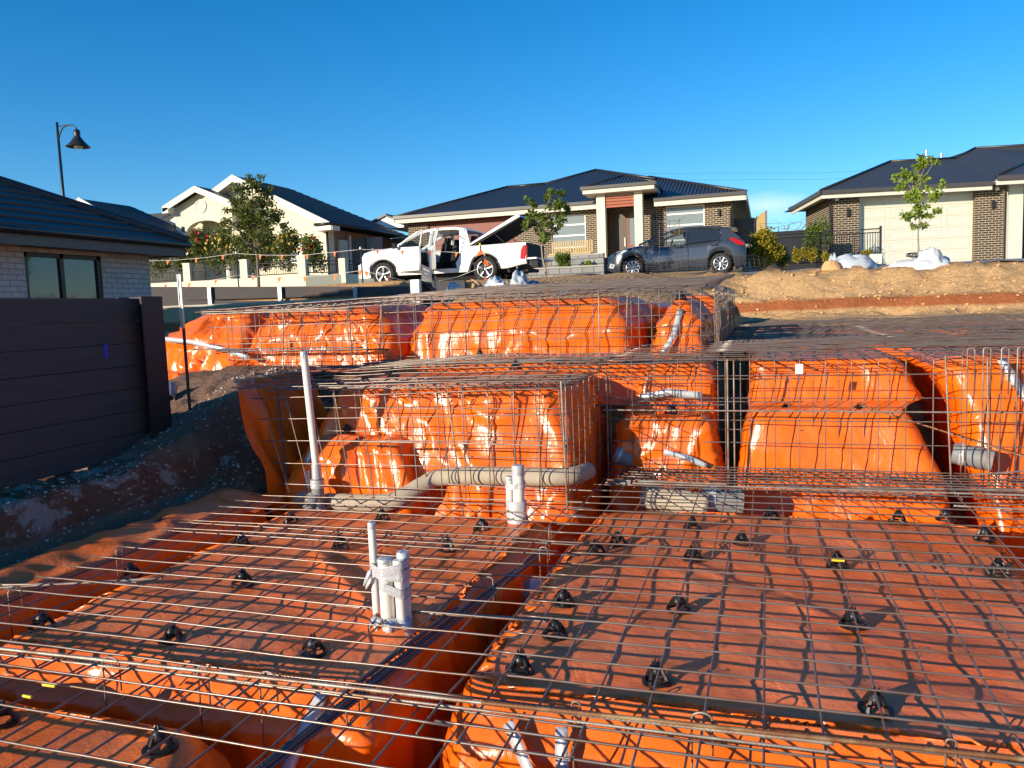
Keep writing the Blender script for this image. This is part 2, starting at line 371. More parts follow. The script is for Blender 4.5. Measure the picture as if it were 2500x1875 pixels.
# ------------------------------------------------------------------ terrain
def height(x, y):
    if y < 17:
        # excavated platforms
        z = -1.10 + .48*sm(5.95, 6.3, y)
        z = z + 1.12*sm(7.62, 7.76, y)*sm(-.45, -.55, x) + .95*sm(9.3, 9.6, y)*sm(-.55, -.45, x)
        z = z + .40*sm(7.78, 7.95, y)*sm(-.45, -.6, x)
        left = sm(-4.15, -5.0, x)
        lz = -.10 + .38*sm(-4.78, -5.02, x+.10*noise.noise(Vector((y*2.3, 1, 5)))) + .035*noise.noise(Vector((x*7, y*7, 2))) + .03*noise.noise(Vector((x*15, y*15, 4))) + .62*sm(4.9, 7.4, y)*sm(-3.9, -4.6, x)
        z = z*(1-left) + max(z, lz)*left
        if y < 7.9: z = z*(1-sm(-4.05, -4.35, x)) + max(z, lz)*sm(-4.05, -4.35, x)
        z += .95*sm(12.8, 16.8, y)*sm(-.5, -3.0, x)
        z += .55*sm(13, 17, y)*sm(-3.0, -.5, x)
        if x > 7: z = max(z, -1.0+3.0*sm(7, 9, x))
    else:
        z = 1.9
    if y >= 16.5:
        rs = sm(-3.0, -.3, x)
        a = 1.88 + .12*sm(-9, -3, x)       # behind the top terrace
        bnk = 1.06 + .04*sm(17, 18, y) + .34*sm(18.0, 18.35, y) + .62*sm(18.5, 19.9, y) + .12*sm(19.9, 21, y)
        zr = a + (2.24-a)*sm(17.1, 17.25, y) if x < -8 else a + (2.22-a)*sm(16.8, 18.5, y)
        z2 = zr*(1-rs) + bnk*rs
        z = z*(1-sm(16.5, 17, y)) + z2*sm(16.5, 17, y)
        if y > 17.3: z -= .30*sm(-10.9, -13.5, x)
    if y > 25:
        k = sm(-13, -9, x)*(1-sm(-1.5, 1.0, x))
        t = sm(25, 34, y)
        z = 2.22 + (1.30*k + .35*(1-k))*t
        if x < -13: z = 1.92 + 1.3*sm(24.5, 31, y)
    if x < -6.2 and y < 16.9:
        # neighbour's lower block on the left
        nb = .4 - 0.9*sm(-6.0, -8.5, x); nb = nb + (1.84-nb)*sm(13.5, 16.5, y)
        z = z*(1-sm(-6.2, -6.6, x)) + nb*sm(-6.2, -6.6, x) if y > 6.5 else nb*sm(-5.5, -6.4, x) + (1-sm(-5.5, -6.4, x))*z
    if y > 48: z -= 9*sm(48, 120, y) + (y-48)*.01
    if x < -40: z -= (-40-x)*.05
    if x > 25: z -= (x-25)*.05
    # roughness of the dirt
    amp = .035 if y < 21 else .01
    if x > -1.5 and 17.5 < y < 20.5: amp = .16
    z += amp*fbm(x*1.3, y*1.3, 3.1, 5) + (.3*amp)*fbm(x*6, y*6, 1.1, 3)
    return z
def lines(segs):
    o = []
    for a, b, st in segs:
        n = max(1, int(round((b-a)/st))); o += [a+(b-a)*i/n for i in range(n)]
    return o + [segs[-1][1]]
gx = lines([(-900, -60, 120), (-60, -16, 2.2), (-16, -6.6, .5), (-6.6, -5.5, .09), (-5.5, -3.8, .04), (-3.8, 8, .13), (8, 30, 1.1), (30, 900, 120)])
gy = lines([(-60, -2, 6), (-2, 2, .4), (2, 8.2, .055), (8.2, 17, .22), (17, 21.2, .07), (21.2, 50, .7), (50, 130, 8), (130, 1500, 200)])
g = MB()
nx = len(gx)
g.v = [(x, y, height(x, y)) for y in gy for x in gx]
g.f = [(j*nx+i, j*nx+i+1, (j+1)*nx+i+1, (j+1)*nx+i) for j in range(len(gy)-1) for i in range(nx-1)]
g.mi = [0]*len(g.f)
ground = struct(g.build('ground', M['soil'], smooth=True, fixn=False))
def drape(name, x0, x1, y0, y1, mat, dz=.012, st=.5, edge=None):
    b = MB(); xs = lines([(x0, x1, st)]); ys = lines([(y0, y1, st)]); n = len(xs)
    for y in ys:
        for x in xs: b.v.append((x, y, height(x, y)+dz + (edge(x, y) if edge else 0)))
    b.f = [(j*n+i, j*n+i+1, (j+1)*n+i+1, (j+1)*n+i) for j in range(len(ys)-1) for i in range(n-1)]; b.mi = [0]*len(b.f)
    return struct(b.build(name, mat, smooth=True, fixn=False))
drape('road', -120, 120, 20.4, 25.0, M['asphalt'], .02, .5)
drape('footpath', -.4, 60, 21.3, 22.6, M['concrete'], .035, .4)
kb = MB(); kb.box(-60, -3.0, 25.0, 25.25, 2.0, 2.40); struct(kb.build('kerb', M['concrete']))
drape('lawn', -15.6, -11.6, 24.4, 29.5, M['lawn'], .05, .3)
drape('driveway', -10.9, -9.2, 25.3, 35, M['concrete'], .03, .4)
drape('driveway', 2.0, 16, 25.3, 35.5, M['concrete'], .04, .5)
# ------------------------------------------------------------------ plastic wrapped pads
def rr_pts(x0, x1, y0, y1, r, nx_, ny_, nc):
    r = min(r, (x1-x0)*.49, (y1-y0)*.49); out = []
    cs = [((x0+r, y0+r), math.pi, (x0+r, y0), (x1-r, y0), (0, -1), nx_), ((x1-r, y0+r), 1.5*math.pi, (x1, y0+r), (x1, y1-r), (1, 0), ny_),
          ((x1-r, y1-r), 0, (x1-r, y1), (x0+r, y1), (0, 1), nx_), ((x0+r, y1-r), .5*math.pi, (x0, y1-r), (x0, y0+r), (-1, 0), ny_)]
    for (cx, cy), a0, p, q, nr, k in cs:
        for i in range(nc):
            a = a0 + .5*math.pi*i/nc; out.append((cx+r*math.cos(a), cy+r*math.sin(a), math.cos(a), math.sin(a)))
        for i in range(k):
            t = i/k; out.append((p[0]+(q[0]-p[0])*t, p[1]+(q[1]-p[1])*t, nr[0], nr[1]))
    return out
def pad(name, label, levels, seed=0, fold=.05, step=.045, bevel=.09, bumps=(), cat='sand pad', mat='film', rough=.02, sharp=1.0, skew=0, group='orange wrapped pads', creases=()):
    L0 = levels[0]
    z0 = L0[0]; seq = []
    # top, towards the middle
    W_, H_ = L0[2]-L0[1], L0[4]-L0[3]
    nin = max(3, int(min(W_, H_)/2/(step*1.4)))
    for i in range(nin):
        f = (nin-i)/nin*.49
        seq.append((z0, L0[1]+W_*f, L0[2]-W_*f, L0[3]+H_*f, L0[4]-H_*f, L0[5], 1.0))
    for lv_i in range(len(levels)):
        z, a, b, c, d, r = levels[lv_i][:6]
        if lv_i == 0:
            for t in (0, .2, .4, .6, .8, 1):
                an = t*math.pi/2; ins = bevel*(1-math.sin(an))
                seq.append((z-bevel*(1-math.cos(an)), a+ins, b-ins, c+ins, d-ins, r, math.cos(an)))
        else:
            p = seq[-1]; dist = max(abs(z-p[0]), abs(a-p[1]), abs(b-p[2]), abs(c-p[3]), abs(d-p[4]))
            k = max(1, int(dist/step)); flat = .9 if abs(z-p[0]) < dist*.4 else .12
            for i in range(1, k+1):
                t = i/k; seq.append(tuple(p[j]+(v-p[j])*t for j, v in enumerate((z, a, b, c, d, r))) + (flat,))
    nxs = max(6, int(W_/step)); nys = max(6, int(H_/step/1.3)); nc = 6
    vs = []; N = None
    for (z, a, b, c, d, r, up_) in seq:
        ring = rr_pts(a, b, c, d, r, nxs, nys, nc); N = len(ring)
        for i, (x, y, ax, ay) in enumerate(ring):
            u = 7.1*seed
            q = 1-up_
            # tension folds : ridged noise running down the sides, converging with depth
            s_ = (x*ay*-1 + y*ax) if False else (x if abs(ay) > abs(ax) else y)
            q1 = noise.noise(Vector((s_*1.3, z*.9, u+9))); n1 = (1-min(1, 2.6*abs(noise.noise(Vector((s_*2.6 + z*4.2*q1, z*.9+s_*1.2*q1, u))))))**1.5
            n2 = (1-min(1, 2.6*abs(noise.noise(Vector((s_*6.0-z*7.0*q1, z*3.0+s_*q1*3, u+5))))))**1.3
            n3 = noise.noise(Vector((x*1.1, y*1.1, z*1.5+u)))
            n4 = noise.noise(Vector((x*2.3+u, y*2.3, z*2.3)))
            dd = fold*q*(sharp*.8*n1 + .30*n2) + fold*.9*n3*(.3+q) + rough*n4
            zz = z + rough*1.2*n4*up_ + up_*rough*.7*(1-2*abs(noise.noise(Vector((x*3.1+y*1.7, y*2.1-x, u)))))
            px = x+ax*dd*(.25+q); py = y+ay*dd*(.25+q)
            for (bx, by, br, bh) in bumps:
                e = math.exp(-((px-bx)**2+(py-by)**2)/(br*br)); zz += bh*e
            for (cx0, cy0, cx1, cy1, cw, ch) in creases:
                L2 = (cx1-cx0)**2+(cy1-cy0)**2; tt = min(1, max(0, ((px-cx0)*(cx1-cx0)+(py-cy0)*(cy1-cy0))/L2)); dx_, dy_ = px-cx0-tt*(cx1-cx0), py-cy0-tt*(cy1-cy0)
                zz += ch*up_*math.exp(-(dx_*dx_+dy_*dy_)/(cw*cw))*(.4+.6*math.sin(math.pi*(.15+.8*tt)))
            vs.append((px + skew*(z-z0), py, zz))
    b = MB(); b.v = vs; m = len(seq); b.f = [tuple(range(N))]
    for j in range(m-1):
        for i in range(N): b.f.append((j*N+i, j*N+(i+1) % N, (j+1)*N+(i+1) % N, (j+1)*N+i))
    b.mi = [0]*len(b.f)
    e = thing(name, label, cat, ((L0[1]+L0[2])/2, (L0[3]+L0[4])/2, levels[-1][0]), group)
    b.build('plastic_cover', M[mat], e, smooth=True)
    return e
TZ = -.085
BOT = -1.06
PA = pad('sand_pad', 'big low orange pad at bottom left carrying the bundle of white pipes', [(TZ, -3.72, -1.55, 2.78, 5.55, .12), (-.25, -3.80, -1.52, 2.70, 5.60, .12), (BOT, -3.86, -1.50, 2.64, 5.66, .1)], 1, .05,
    bumps=[(-1.76, 3.42, .13, .12), (-2.35, 4.1, .25, -.02), (-1.75, 5.35, .1, .04)], rough=.018, step=.035, creases=[(-2.85, 4.45, -1.86, 3.46, .05, .040), (-2.5, 4.75, -1.82, 3.5, .045, .035), (-2.75, 3.75, -1.86, 3.42, .05, .022), (-1.6, 4.5, -1.72, 3.5, .05, .03), (-3.6, 3.0, -1.7, 2.98, .04, .012), (-3.5, 3.55, -2.4, 3.3, .06, .014), (-2.3, 2.85, -1.85, 3.3, .04, .02)])
PB = pad('sand_pad', 'widest dusty orange pad at bottom right under the shadow grid', [(TZ, -1.26, 1.42, 2.90, 6.0, .16), (-.25, -1.29, 1.5, 2.82, 6.05, .16), (BOT, -1.32, 1.55, 2.72, 6.12, .12)], 2, .045, rough=.018, step=.04, creases=[(-.45, 4.7, .55, 3.75, .05, .018), (-1.1, 3.25, 1.3, 3.2, .05, .012), (-.2, 3.9, 1.2, 3.5, .05, .010), (-1.2, 3.6, -.9, 4.6, .04, .018), (.3, 5.6, 1.3, 4.6, .06, .014), (-.9, 5.2, .2, 5.0, .05, .012)])
PC = pad('sand_pad', 'orange pad cut off by the bottom left corner of the photo', [(TZ, -6.0, -1.95, .6, 2.42, .3), (-.25, -6.0, -1.88, .55, 2.48, .3), (BOT, -6.0, -1.8, .5, 2.55, .2)], 3, .04, rough=.02)
pad('sand_pad', 'sliver of orange pad at the bottom middle edge of the photo', [(TZ-.02, -1.22, 2.4, .6, 2.40, .3), (BOT, -1.2, 2.5, .5, 2.5, .2)], 4, .04)
# middle terrace
pad('sand_pad', 'tall orange pad above the beige lagged pipe, left middle', [(.86, -3.72, -1.62, 6.30, 7.5, .14), (.46, -3.95, -1.52, 6.20, 7.6, .14), (.02, -4.0, -1.50, 6.12, 7.7, .14), (-.62, -4.05, -1.46, 6.05, 7.7, .12)], 5, .075, sharp=1.2)
pad('sand_pad', 'low orange hump with silver tape behind the tall white pipe', [(.42, -3.86, -2.95, 5.98, 6.35, .16), (.05, -4.02, -2.85, 5.90, 6.4, .16), (-.6, -4.1, -2.8, 5.86, 6.4, .12)], 6, .07, sharp=1.2)
pad('sand_pad', 'orange pad under the silver tape behind the middle cage corner', [(.93, -1.08, -.50, 7.45, 7.75, .06), (.58, -1.20, -.48, 7.38, 7.8, .08), (.52, -1.26, -.46, 7.36, 7.8, .08), (-.6, -1.35, -.42, 7.30, 7.8, .08)], 7, .04)
pad('sand_pad', 'small square orange pad with wrinkled front, centre right', [(.48, -1.26, -.46, 6.98, 7.42, .08), (.1, -1.34, -.42, 6.95, 7.45, .08), (-.6, -1.38, -.38, 6.92, 7.5, .08)], 8, .05, step=.03)
pad('sand_pad', 'big smooth orange pad with a dusty ledge, right middle', [(.92, -.13, 1.12, 7.72, 9.4, .1), (.56, -.18, 1.28, 7.62, 9.4, .1), (.50, -.16, 1.10, 7.30, 9.45, .1), (.44, -.17, 1.14, 7.24, 9.45, .12), (0, -.24, 1.36, 7.14, 9.5, .12), (-.6, -.30, 1.50, 7.04, 9.5, .12)], 9, .04, sharp=.6, bevel=.05)
pad('sand_pad', 'orange pad cut off by the right edge behind rebar hooks', [(.92, 1.42, 4.2, 7.75, 9.4, .2), (.45, 1.62, 4.4, 7.6, 9.4, .2), (-.6, 1.78, 4.5, 7.25, 9.4, .15)], 10, .06)
pad('sand_pad', 'low orange pad in the corner right of the dusty pad', [(-.02, 1.85, 4.6, 5.2, 6.9, .2), (-.62, 1.8, 4.7, 5.0, 7.0, .15)], 11, .06)
for i, (a, b_, c, d, lb) in enumerate([(-.2, 2.4, 9.75, 13.0, 'first wide orange pad behind the right cage, under the flat mesh'), (2.7, 5.6, 9.75, 13.0, 'orange pad under the flat mesh at the far right edge'),
        (-.2, 2.4, 13.3, 17.4, 'farthest orange pad at the foot of the tan bank'), (2.7, 6.5, 13.3, 17.4, 'farthest orange pad at the right under the flat mesh')]):
    pad('sand_pad', lb, [(.93, a, b_, c, d, .15), (.35, a-.05, b_+.05, c-.05, d+.05, .15)], 20+i, .04, step=.12)
# top terrace
pad('sand_pad', 'crumpled orange corner heap at the top left beside the dark fence', [(1.56, -7.1, -6.2, 8.5, 9.6, .2), (1.30, -7.25, -6.05, 8.25, 9.8, .2), (.70, -7.35, -5.85, 8.05, 9.8, .2)], 12, .12, sharp=1.3)
pad('sand_pad', 'orange pad half in shade at top left behind the cage', [(1.58, -5.85, -4.35, 8.35, 10, .15), (1.2, -6.05, -4.1, 8.2, 10, .15), (.70, -6.15, -4.0, 8.1, 10, .12)], 13, .07)
pad('sand_pad', 'largest top terrace pad with fan of shiny folds', [(1.57, -3.72, -1.50, 8.30, 10.4, .16), (1.25, -3.85, -1.38, 8.18, 10.4, .16), (.55, -3.98, -1.22, 8.08, 10.4, .14)], 14, .06, sharp=1.1)
pad('sand_pad', 'narrow pointed orange pad with a black chair on its tip', [(1.52, -.92, -.78, 8.40, 9.6, .08), (1.3, -1.06, -.66, 8.25, 9.7, .1), (.55, -1.22, -.55, 8.05, 9.8, .1)], 15, .05, step=.03, bevel=.05)
pad('sand_pad', 'far orange pad glimpsed behind the pointed pad, top right', [(1.55, -1.1, -.55, 10.3, 12.4, .15), (.5, -1.3, -.5, 10.1, 12.5, .12)], 16, .06)
pad('sand_pad', 'shaded orange pad deep in the gap between two top pads', [(1.5, -4.0, -1.4, 10.8, 12.6, .15), (.5, -4.2, -1.3, 10.6, 12.7, .12)], 17, .05)
pad('sand_pad', 'far orange pad at the back left of the top terrace', [(1.52, -7.2, -4.6, 10.4, 12.6, .15), (.7, -7.3, -4.4, 10.3, 12.7, .12)], 18, .05)
# membrane that lines the trenches and laps up the banks
def membrane(name, label, x0, x1, y0, y1, zf, st=.06, mat='film', seed=0, amp=.02, foldx=0):
    b = MB(); xs = lines([(x0, x1, st)]); ys = lines([(y0, y1, st)]); n = len(xs)
    for y in ys:
        for x in xs:
            w = amp*(1-2*abs(noise.noise(Vector((x*2.2, y*2.2, seed))))) + amp*.6*noise.noise(Vector((x*6, y*6, seed)))
            ex = .05*noise.noise(Vector((y*2.1, seed, 2))) if x in (xs[0], xs[-1]) else 0
            z_ = zf(x, y)+w; fx_ = foldx*((1-min(1, 2.5*abs(noise.noise(Vector((y*3.2+z_*1.1, z_*.8, seed))))))+.6*noise.noise(Vector((y*7, z_*2.2, seed+4)))) if foldx and x < x1-.25 else 0
            b.v.append((x+ex+fx_, y+fx_*.3, z_))
    b.f = [(j*n+i, j*n+i+1, (j+1)*n+i+1, (j+1)*n+i) for j in range(len(ys)-1) for i in range(n-1)]; b.mi = [0]*len(b.f)
    return tag(b.build(name, M[mat], smooth=True, fixn=False), label, 'plastic membrane')
membrane('plastic_membrane', 'shaded orange membrane strip lapped onto the dark bank left of the low pad', -4.50, -3.7, 1.5, 5.62,
         lambda x, y: -1.0 + .94*sm(-3.90, -4.16, x) + .05*sm(-4.2, -4.5, x), st=.04, seed=3, mat='film', amp=.035, foldx=.03)
membrane('plastic_membrane', 'dark orange membrane lining the trench floors of the low terrace', -3.75, 4.8, .4, 7.0, lambda x, y: -1.02 + .45*sm(5.95, 6.3, y), .12, seed=9)
membrane('plastic_membrane', 'red shaded membrane hanging down the bank beside the middle cage', -4.56, -3.75, 5.78, 7.0,
         lambda x, y: max(-.50 + 1.42*min(1, max(0, (-4.06-x)/.44)), height(x, y)+.03 if x < -4.35 else -9), .03, seed=12, amp=.03, foldx=.09)
membrane('plastic_membrane', 'orange membrane on the step between the middle and top terraces', -7.2, -.5, 7.62, 8.2, lambda x, y: .93*sm(7.62, 7.8, y)+.5*(1-sm(7.62, 7.8, y)) if x > -4.2 else .86, .06, seed=15)
membrane('plastic_membrane', 'loose orange flap on the gravel at the foot of the white clay patch', -4.75, -4.0, 5.35, 5.8, lambda x, y: -.10+.14*math.sin((x+4.75)*4.2)*math.sin((y-5.3)*6), .05, seed=18)
# ------------------------------------------------------------------ duct tape strips (children of nothing: each strip is stuck on a pad)
def strip(label, pts, w, parent=None, nrm=(0, -1, 0), name='duct_tape_strip'):
    b = MB(); P = [Vector(p) for p in pts]; Q = []
    for i in range(len(P)-1):
        for t in range(5): Q.append(P[i].lerp(P[i+1], t/5))
    Q.append(P[-1]); nv = Vector(nrm)
    for i, p in enumerate(Q):
        t = (Q[min(i+1, len(Q)-1)]-Q[max(i-1, 0)]).normalized(); s_ = t.cross(nv).normalized()
        ww = w*(1+.2*noise.noise(p*9)); off = nv*.004*noise.noise(p*14)
        b.v += [tuple(p - s_*ww/2+off), tuple(p+off*1.5+nv*.003), tuple(p + s_*ww/2+off)]
    n = len(Q); b.f = [(3*i+k, 3*i+3+k, 3*i+4+k, 3*i+1+k) for i in range(n-1) for k in (0, 1)]; b.mi = [0]*len(b.f)
    o = b.build(name, M['tape'], parent, smooth=True, fixn=False)
    md = o.modifiers.new('thickness', 'SOLIDIFY'); md.thickness = .0015
    if not parent: tag(o, label, 'tape')
    return o
strip('', [(-.98, 2.80, -.13), (-.86, 2.70, -.27), (-.72, 2.68, -.38)], .05, PB)
strip('', [(-.76, 2.80, -.12), (-.74, 2.71, -.26), (-.72, 2.67, -.42), (-.62, 2.66, -.55)], .055, PB)
strip('', [(-1.80, 2.80, -.10), (-1.84, 2.66, -.25), (-1.90, 2.60, -.42), (-1.93, 2.56, -.6)], .055, PA)
strip('silver tape strip down the front of the pointed orange pad', [(-.84, 8.28, 1.42), (-.90, 8.10, 1.15), (-1.0, 8.02, .98)], .06)
strip('long silver tape across the shaded crumpled heap at top left', [(-7.2, 8.02, 1.28), (-6.7, 7.98, 1.23), (-6.2, 7.98, 1.12), (-5.9, 8.0, 1.02)], .06)
strip('silver tape strip across the orange pad behind the cage corner', [(-1.12, 7.28, .62), (-.86, 7.26, .68), (-.56, 7.28, .64)], .07)
strip('curved silver tape on the front of the small square orange pad', [(-.86, 6.86, .20), (-.66, 6.86, .15), (-.50, 6.88, .08)], .05)
strip('silver tape on the left end of the low orange hump', [(-3.72, 5.93, .42), (-3.80, 5.87, .25), (-3.80, 5.85, .0)], .05)
strip('pale tape running down the pad at the far right edge', [(1.86, 7.5, .93), (1.95, 7.46, .75), (2.1, 7.42, .5)], .07)
# ------------------------------------------------------------------ reinforcing mesh
def sheet(label, P, us, vs, u0, u1, v0, v1, nrm=(0, 0, 1), r=.0050, st=.1, name='rebar_mesh_sheet', sag=.012, seed=0, n=5, mat='wire', group='welded mesh sheets'):
    b = MB(); nv = Vector(nrm)
    def wob(u, v): return sag*noise.noise(Vector((u*.9, v*.9, seed*3.3))) + sag*.3*noise.noise(Vector((u*3, v*3, seed)))
    def pt(u, v, o):
        p = Vector(P(u, v)); return p + nv*(wob(u, v)+o)
    ku = max(1, int((u1-u0)/st)); kv = max(1, int((v1-v0)/st))
    for v in vs:
        j = random.uniform(-.004, .004); b.tube([pt(u0+(u1-u0)*i/ku, v+j, r*.95) for i in range(ku+1)], r, n)
    for u in us:
        j = random.uniform(-.004, .004); b.tube([pt(u+j, v0+(v1-v0)*i/kv, -r*.95) for i in range(kv+1)], r, n)
    return tag(b.build(name, M[mat], None, smooth=True, fixn=False), label, 'wire mesh', group)
def fr(a, b, s=.2): return [a+s*i for i in range(int((b-a)/s+1e-6)+1)]
flat = lambda z: (lambda u, v: (u, v, z))
lo = .006
# low terrace
sheet('flat mesh sheet in front of the nearest trench, cut by the bottom edge', flat(.0), fr(-4.06, 2.2), fr(.8, 2.62), -4.1, 2.4, .5, 2.66, seed=1, st=.2)
sheet('flat mesh over the low left pad with the white pipes poking through', lambda u, v: (u, v, .013+lo+.02*sm(2.9, 2.6, v)), [u for u in fr(-3.96, -1.0)], [v for v in fr(2.42, 4.72)], -4.1, -1.05, 2.36, 4.76, seed=2)
sheet('flat mesh over the dusty right pad casting a grid of shadows', lambda u, v: (u, v, .016), fr(-1.02, 2.6), fr(2.49, 4.9), -1.15, 2.7, 2.38, 4.95, seed=3)
sheet('flat mesh at the back of the low left pad running to the cage foot', lambda u, v: (u, v, .03), fr(-4.0, -1.4), fr(4.46, 5.5), -4.1, -1.2, 4.40, 5.56, seed=4)
sheet('flat mesh at the back of the dusty right pad', lambda u, v: (u, v, .034), fr(-1.3, 3.6), fr(4.62, 7.0), -1.35, 3.6, 4.56, 7.08, seed=5)
sheet('narrow mesh strip laid in the low right corner over the other sheets', lambda u, v: (u, v, .055), fr(-1.2, 3.6, .1), fr(6.15, 6.95, .1), -1.2, 3.6, 6.1, 7.0, seed=6, st=.2)
# upright cage sides, middle terrace
def lean(u, v): # u along X, v up
    k = (u+1.44)/-2.6
    return (u - .0*v - .42*k*k*v*.9, 5.62+.10*v, .02 + v*(1-.10*k))
sheet('upright mesh face of the middle left cage behind the tall white pipe', lean, fr(-3.84, -1.42), [.08, .27, .47, .67, .87], -3.90, -1.42, .0, .92, (0, -1, 0), seed=7, sag=.012)
sheet('second upright mesh layer close behind the middle left cage face', lambda u, v: (u-.06*v, 5.92+.03*v, v+.0), fr(-3.5, -1.5), [.3, .5, .7, .87], -3.6, -1.46, .05, .9, (0, -1, 0), seed=8)
sheet('upright mesh side where the middle cage steps back', lambda u, v: (-1.42, u, v), fr(5.66, 6.95), [.1, .3, .5, .7, .92], 5.64, 6.96, .0, .96, (1, 0, 0), seed=9)
sheet('upright mesh face of the right cage in front of the big smooth pad', lambda u, v: (u, 6.94+.02*v, v), fr(-1.34, 3.4), [.06, .28, .47, .66, .85, 1.0], -1.4, 3.5, .0, 1.03, (0, -1, 0), seed=10)
sheet('second upright mesh layer inside the right cage', lambda u, v: (u, 7.22, v), fr(-1.22, 1.0), [.35, .6, .8, .97], -1.3, .3, .2, 1.0, (0, -1, 0), seed=11)
# terrace tops
sheet('flat mesh top of the middle left cage', lambda u, v: (u, v, .93+.01*(v-5.7)+.045*sm(-4.4, -1.4, u) + .03*math.sin(v*3)), fr(-4.3, -1.4), fr(5.72, 7.75), -4.42, -1.30, 5.66, 7.85, seed=12, sag=.03)
sheet('second mesh layer hung just under the middle left cage top', lambda u, v: (u, v, .86+.03*sm(-4.4, -1.4, u)), fr(-4.1, -1.5), fr(5.85, 6.6, .15), -4.2, -1.40, 5.8, 6.7, seed=13, sag=.02)
sheet('flat mesh strip bridging the middle and top cages', lambda u, v: (u, v, .985+.02*math.sin(u*2)), fr(-4.0, -.5, .1), fr(6.9, 8.0, .15), -4.1, -.45, 6.9, 8.05, seed=14, sag=.03, st=.2)
sheet('near half of the wide flat mesh on the right terrace', flat(1.03), fr(-1.34, 6.6), fr(6.98, 12), -1.4, 6.8, 6.95, 12.05, seed=15, sag=.03, st=.2)
sheet('far half of the wide flat mesh at the foot of the tan bank', flat(1.045), fr(-.42, 6.8), fr(11.7, 17.6), -.46, 7.0, 11.6, 17.7, seed=16, sag=.04, st=.2)
sheet('overlapping mesh layer on the right terrace behind the cage edge', flat(1.06), fr(-.45, 6.6), fr(6.98, 8.8, .15), -.5, 6.8, 6.95, 8.9, seed=17, sag=.03, st=.2)
sheet('mesh layer lapped across the middle of the right terrace', flat(1.07), fr(1.2, 6.6, .4), fr(9.0, 11.9, .4), 1.1, 6.8, 8.9, 12.0, seed=18, sag=.04, st=.2)
# top cage
def topz(u, v): return 1.60 + .05*sm(-6.4, -4.2, u) + .05*(v-7.8)*sm(-6.4, -4, u) + .03*(v-7.8)*0
sheet('flat mesh top of the highest cage seen edge on', lambda u, v: (u, v, topz(u, v)), fr(-6.3, -.45), fr(7.82, 12.6), -6.4, -.44, 7.76, 12.7, seed=19, sag=.025, st=.15)
sheet('second mesh layer on the highest cage top', lambda u, v: (u, v, topz(u, v)-.045), fr(-6.2, -.5, .2), fr(7.9, 10.2, .15), -6.3, -.5, 7.86, 10.3, seed=20, sag=.025, st=.15)
sheet('upright mesh face of the highest cage, left part', lambda u, v: (u, 7.76, v), fr(-6.2, -4.35), [1.2, 1.4, 1.56], -6.26, -4.2, .80, 1.63, (0, -1, 0), seed=21)
sheet('upright mesh face of the highest cage in front of the shiny folds', lambda u, v: (u, 7.80, v), fr(-4.4, -.5), [.97, 1.17, 1.37, 1.58], -4.5, -.47, .92, 1.66, (0, -1, 0), seed=22)
sheet('second upright mesh layer inside the highest cage', lambda u, v: (u, 7.98, v), fr(-6.1, -.6), [1.0, 1.25, 1.5], -6.2, -.55, .9, 1.6, (0, -1, 0), seed=23)
sheet('upright mesh end wall at the right end of the highest cage', lambda u, v: (-.46+.02*noise.noise(Vector((u*3, v*3, 0))), u, v), fr(7.8, 12.6, .15), [1.0, 1.2, 1.4, 1.6], 7.78, 12.6, .95, 1.66, (1, 0, 0), seed=24)
sheet('spare mesh offcut lying on the soil behind the highest cage', lambda u, v: (u, v, height(u, v)+.06), fr(-5.4, -1.6, .15), fr(15.4, 17.6, .15), -5.5, -1.5, 15.3, 17.7, seed=25, sag=.04, st=.2)
# ragged upright offcuts stored in front of the dark car
for i, (x0, x1, z1, lb) in enumerate([(-3.6, -2.35, .62, 'left bundle of upright mesh offcuts before the dark car'), (-2.9, -1.9, .8, 'tallest bundle of upright mesh offcuts before the dark car'), (-2.4, -1.0, .72, 'bundle of upright mesh offcuts behind the dark car rear wheel'), (-1.2, .1, .62, 'right bundle of upright mesh offcuts before the yellow shrub')]):
    y = 20.3+.25*i; zb = height((x0+x1)/2, y)-.02
    sheet(lb, lambda u, v, y=y, zb=zb: (u+.25*v*noise.noise(Vector((u*.7, y*5, 0))), y+.3*noise.noise(Vector((u*1.3, v, y))), zb+v*(.62+.45*noise.noise(Vector((u*1.7, y*3, 2))))), fr(x0, x1, .12), fr(.1, z1, .13), x0-.04, x1, 0, z1, (0, -1, 0), seed=30+i, r=.0028, st=.3, mat='rebar_dark', group='upright mesh offcuts by the road')
sheet('ladder of two tall wires sticking up before the dark car door', lambda u, v: (u, 20.25, height(-2.3, 20.2)+v), [-2.55, -2.3, -2.05], [.7, .95, 1.2, 1.32], -2.6, -2.0, .4, 1.36, (0, -1, 0), r=.005, seed=36, st=.3, mat='wire', group='upright mesh offcuts by the road')
